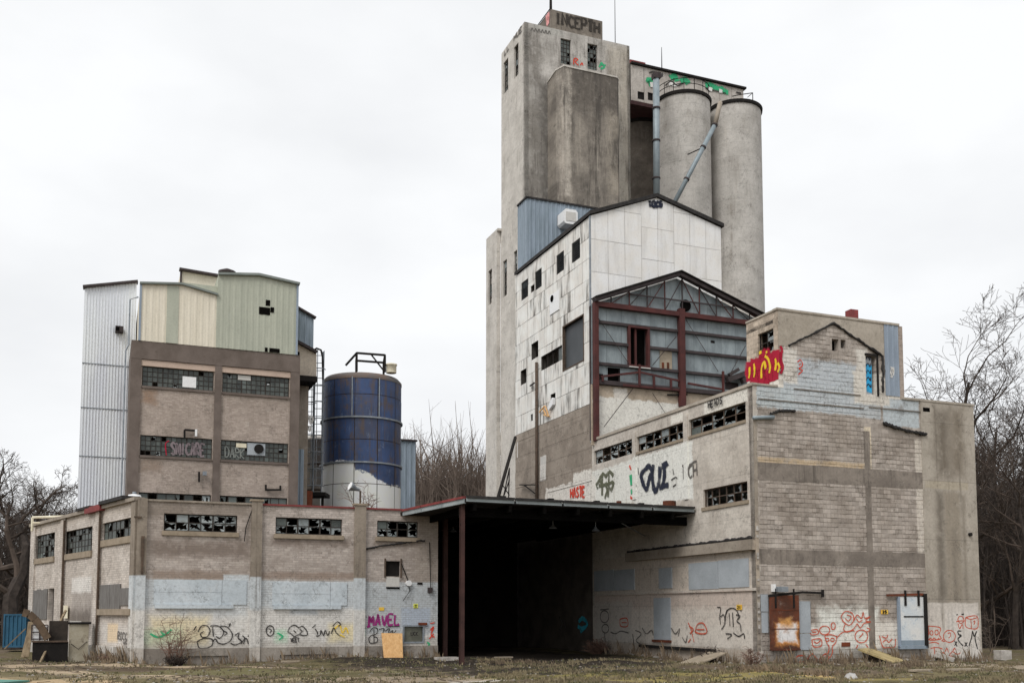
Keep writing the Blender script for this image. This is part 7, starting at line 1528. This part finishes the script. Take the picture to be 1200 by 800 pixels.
for k, (i, px, D, s_, l) in enumerate(((1, 1072, 90, 1.14, 'slim bare tree whose top shows just right of the penthouse'), (0, 1127, 82, 1.12, 'tall bare tree with forked crown above the stained end wall'), (0, 1174, 72, .68, 'big dark bare tree close beside the end wall corner'), (3, 1206, 78, .68, 'bare tree at the right margin behind the others'), (2, 1150, 66, .72, 'low spreading bare tree just beyond the wall corner'), (1, 1188, 62, .62, 'smaller bare tree in front of the dark woodland'), (3, 1096, 100, 1.05, 'distant bare tree between the penthouse and the forked tree'), (2, 1235, 70, .7, 'spreading bare tree partly out of frame at the right'))):
    tree(KT[i], px, D, s_, k * 1.3 + .4, l, G_)
for k, (i, px, D, s_) in enumerate(((0, 1158, 90, .95), (1, 1182, 84, .86), (3, 1198, 95, .86), (0, 1216, 80, .74), (2, 1190, 88, .95), (1, 1205, 100, .9), (1, 1140, 108, 1.0), (2, 1168, 104, 1.15))): tree(KT[i], px, D, s_, k * 1.9 + .7, 'bare tree inside the dark wood beyond the end wall', 'wood beyond the end wall')
for k, (i, px, D, s_) in enumerate(((0, 2, 92, .62), (1, 50, 100, .66), (3, 72, 108, .7), (2, 28, 104, .8))): tree(KT[i], px, D, s_, k * 1.9 + .7, 'bare tree inside the dark wood beyond the wing', 'wood beyond the wing')
G_ = 'bare trees beyond the brick wing'
for k, (i, px, D, s_, l) in enumerate(((4, 18, 64, .98, 'old gnarled bare tree with a thick leaning trunk left of the wing'), (0, 60, 88, .55, 'bare tree showing over the cream roof railing'), (1, 84, 95, .5, 'slender bare tree against the corrugated tower'), (3, -8, 84, .62, 'bare tree cut by the left margin'), (2, 45, 78, .6, 'crooked bare tree behind the old gnarled one'), (1, 34, 72, .5, 'young bare tree behind the blue container'), (2, 100, 100, .6, 'bare tree half hidden by the corrugated tower'))):
    tree(KT[i], px, D, s_, k * 2.1, l, G_)
for k in range(9):
    tree(KT[k % 4], -20 - k * 28 + R.uniform(-9, 9) if k > 3 else 5 + k * 30, R.uniform(104, 130), R.uniform(.5, .7), k * 1.7, 'distant bare tree on the rise left of the wing', 'distant trees on the left rise')
    tree(KT[(k + 1) % 4], 1150 + k * 33 + R.uniform(-9, 9), R.uniform(96, 125), R.uniform(.7, .95), k * 1.1, 'distant bare tree on the rise behind the end wall', 'distant trees on the right rise')
G_ = 'thicket trees between tank and tower'
for k in range(24): tree(KP[k % 2], 478 + k * 4.2 + R.uniform(-2, 2), R.uniform(98, 126), R.uniform(.6, .74) * (.85 if k < 4 else 1), R.uniform(0, 6), 'slim upright bare tree in the thicket between tank and tower', G_, 'thicket_tree')
tree(KP[0], 502, 100, .8, 1, 'taller thin tree rising above the thicket near the tank', G_, 'thicket_tree'); tree(KP[1], 555, 104, .85, 1, 'taller thin tree rising above the thicket near the tower', G_, 'thicket_tree')
# woodland undergrowth: dense stems far off, one mass
def stems(name, n, pxr, Dr, hr, label, mat, lat=1.0):
    mb = MB()
    for k in range(n):
        D = R.uniform(*Dr); d = ray(R.uniform(*pxr), 700); x_ = d.x / d.y * D; p = Vector((x_, D, gh(x_, D) - .2)); h = R.uniform(*hr)
        q = p + Vector((R.gauss(0, h * .12 * lat), R.gauss(0, h * .1 * lat), h)); mid_ = p.lerp(q, .5) + Vector((R.gauss(0, .2), 0, 0)); r = h * .0065 + .008
        mb.tube([p, mid_, q], [r, r * .7, .008], 3, False)
        for j in range(6):
            f = R.uniform(.2, .95); a = p.lerp(q, f); e = a + Vector((R.gauss(0, h * .16 * lat), R.gauss(0, h * .12 * lat), h * R.uniform(.05, .25) / lat ** .3)); mb.tube([a, e], [r * .45, .008], 3, False)
            for _ in range(2): f2 = R.uniform(.3, .9); c = a.lerp(e, f2); mb.tube([c, c + Vector((R.gauss(0, h * .07 * lat), R.gauss(0, h * .05 * lat), h * R.uniform(.0, .12)))], [.014, .007], 3, False)
    return tag(obj(name, mb, mat, None, recalc=False), label, None, None, 'stuff')
stems('undergrowth', 2300, (1130, 1480), (62, 112), (2.5, 13), 'dense dark undergrowth of the wood right of the warehouse', m_bark, .6)
stems('undergrowth', 1700, (-280, 110), (68, 110), (2.5, 9.5), 'dense dark undergrowth of the wood left of the wing', m_bark, .6)
stems('undergrowth', 2000, (455, 590), (96, 130), (9, 19), 'dense undergrowth at the foot of the thicket', m_twigp, .55)
def shrub(name, p, h, n, label, mat, spread=.5, seed=1, cat='shrub'):
    rnd = random.Random(seed); o = thing(name, p, label, cat); mb = MB(); mt = MB()
    for k in range(n):
        a = rnd.uniform(0, 6.28); d = Vector((math.cos(a) * spread * rnd.random(), math.sin(a) * spread * rnd.random(), 1)).normalized(); L = h * rnd.uniform(.5, 1.1)
        pts = [p + Vector((rnd.gauss(0, .1), rnd.gauss(0, .1), -.05))]
        for i in range(4): d = (d + Vector((rnd.gauss(0, .2), rnd.gauss(0, .2), 0))).normalized(); pts.append(pts[-1] + d * L / 4)
        mb.tube(pts, [.022, .018, .014, .01, .006], 4, False)
        for j in range(7):
            i = rnd.randrange(1, 4); q = pts[i].lerp(pts[i + 1], rnd.random()); e = q + Vector((rnd.gauss(0, .28), rnd.gauss(0, .28), rnd.uniform(-.05, .3))) * h * .6; mt.tube([q, q.lerp(e, .5) + Vector((0, 0, .04)), e], [.011, .009, .005], 3, False)
            if rnd.random() < .7: c = q.lerp(e, .5); mt.tube([c, c + Vector((rnd.gauss(0, .15), rnd.gauss(0, .15), rnd.gauss(.1, .1))) * h * .6], [.008, .005], 3, False)
    obj('stems', mb, mat, o, recalc=False); obj('twigs', mt, mat, o, recalc=False); return o
q = LF.pt(LF.hit(204, 765)[0], 0, .9); shrub('bare_shrub', q, 2.3, 15, 'reddish bare shrub growing before the green and yellow paint', m_bush, .7, 4)
q = LF.pt(LF.hit(204, 765)[0], 0, 1.3); shrub('brush_pile', q, .55, 60, 'low tangle of dead brush at the foot of the reddish shrub', m_bark, 2.6, 6, 'brush')
q = LF.pt(LF.hit(440, 590)[0], zW - .3, -2.2); shrub('roof_sapling', q, 2.0, 9, 'bare sapling growing on the wing roof before the white tank foot', m_bush, .7, 8)
q = RS.pt(RS.hit(715, 765)[0], 0, .8); shrub('brush_pile', q, .9, 90, 'dark red brush heap in the shed mouth by the side wall', m_bush, 2.2, 9, 'brush')
q = RS.pt(RS.hit(850, 770)[0], 0, .7); shrub('bare_shrub', q, .9, 14, 'small dead shrub behind the plywood ramp', m_bark, .9, 10)
q = RF.pt(RF.hit(872, 778)[0], 0, .6); shrub('bare_shrub', q, .9, 16, 'small dead shrub at the warehouse corner', m_bush, .8, 11)
q = at_depth(1161, 768, 56); q.z = 0; shrub('bare_sapling', q, 2.6, 6, 'pale thin sapling before the dark wood beyond the end wall', m_twigp, .35, 12)
q = LS.pt(1.5, 0, .6); shrub('bare_shrub', q, .6, 14, 'small weedy shrub at the wing corner foundation', m_bush, .9, 13)
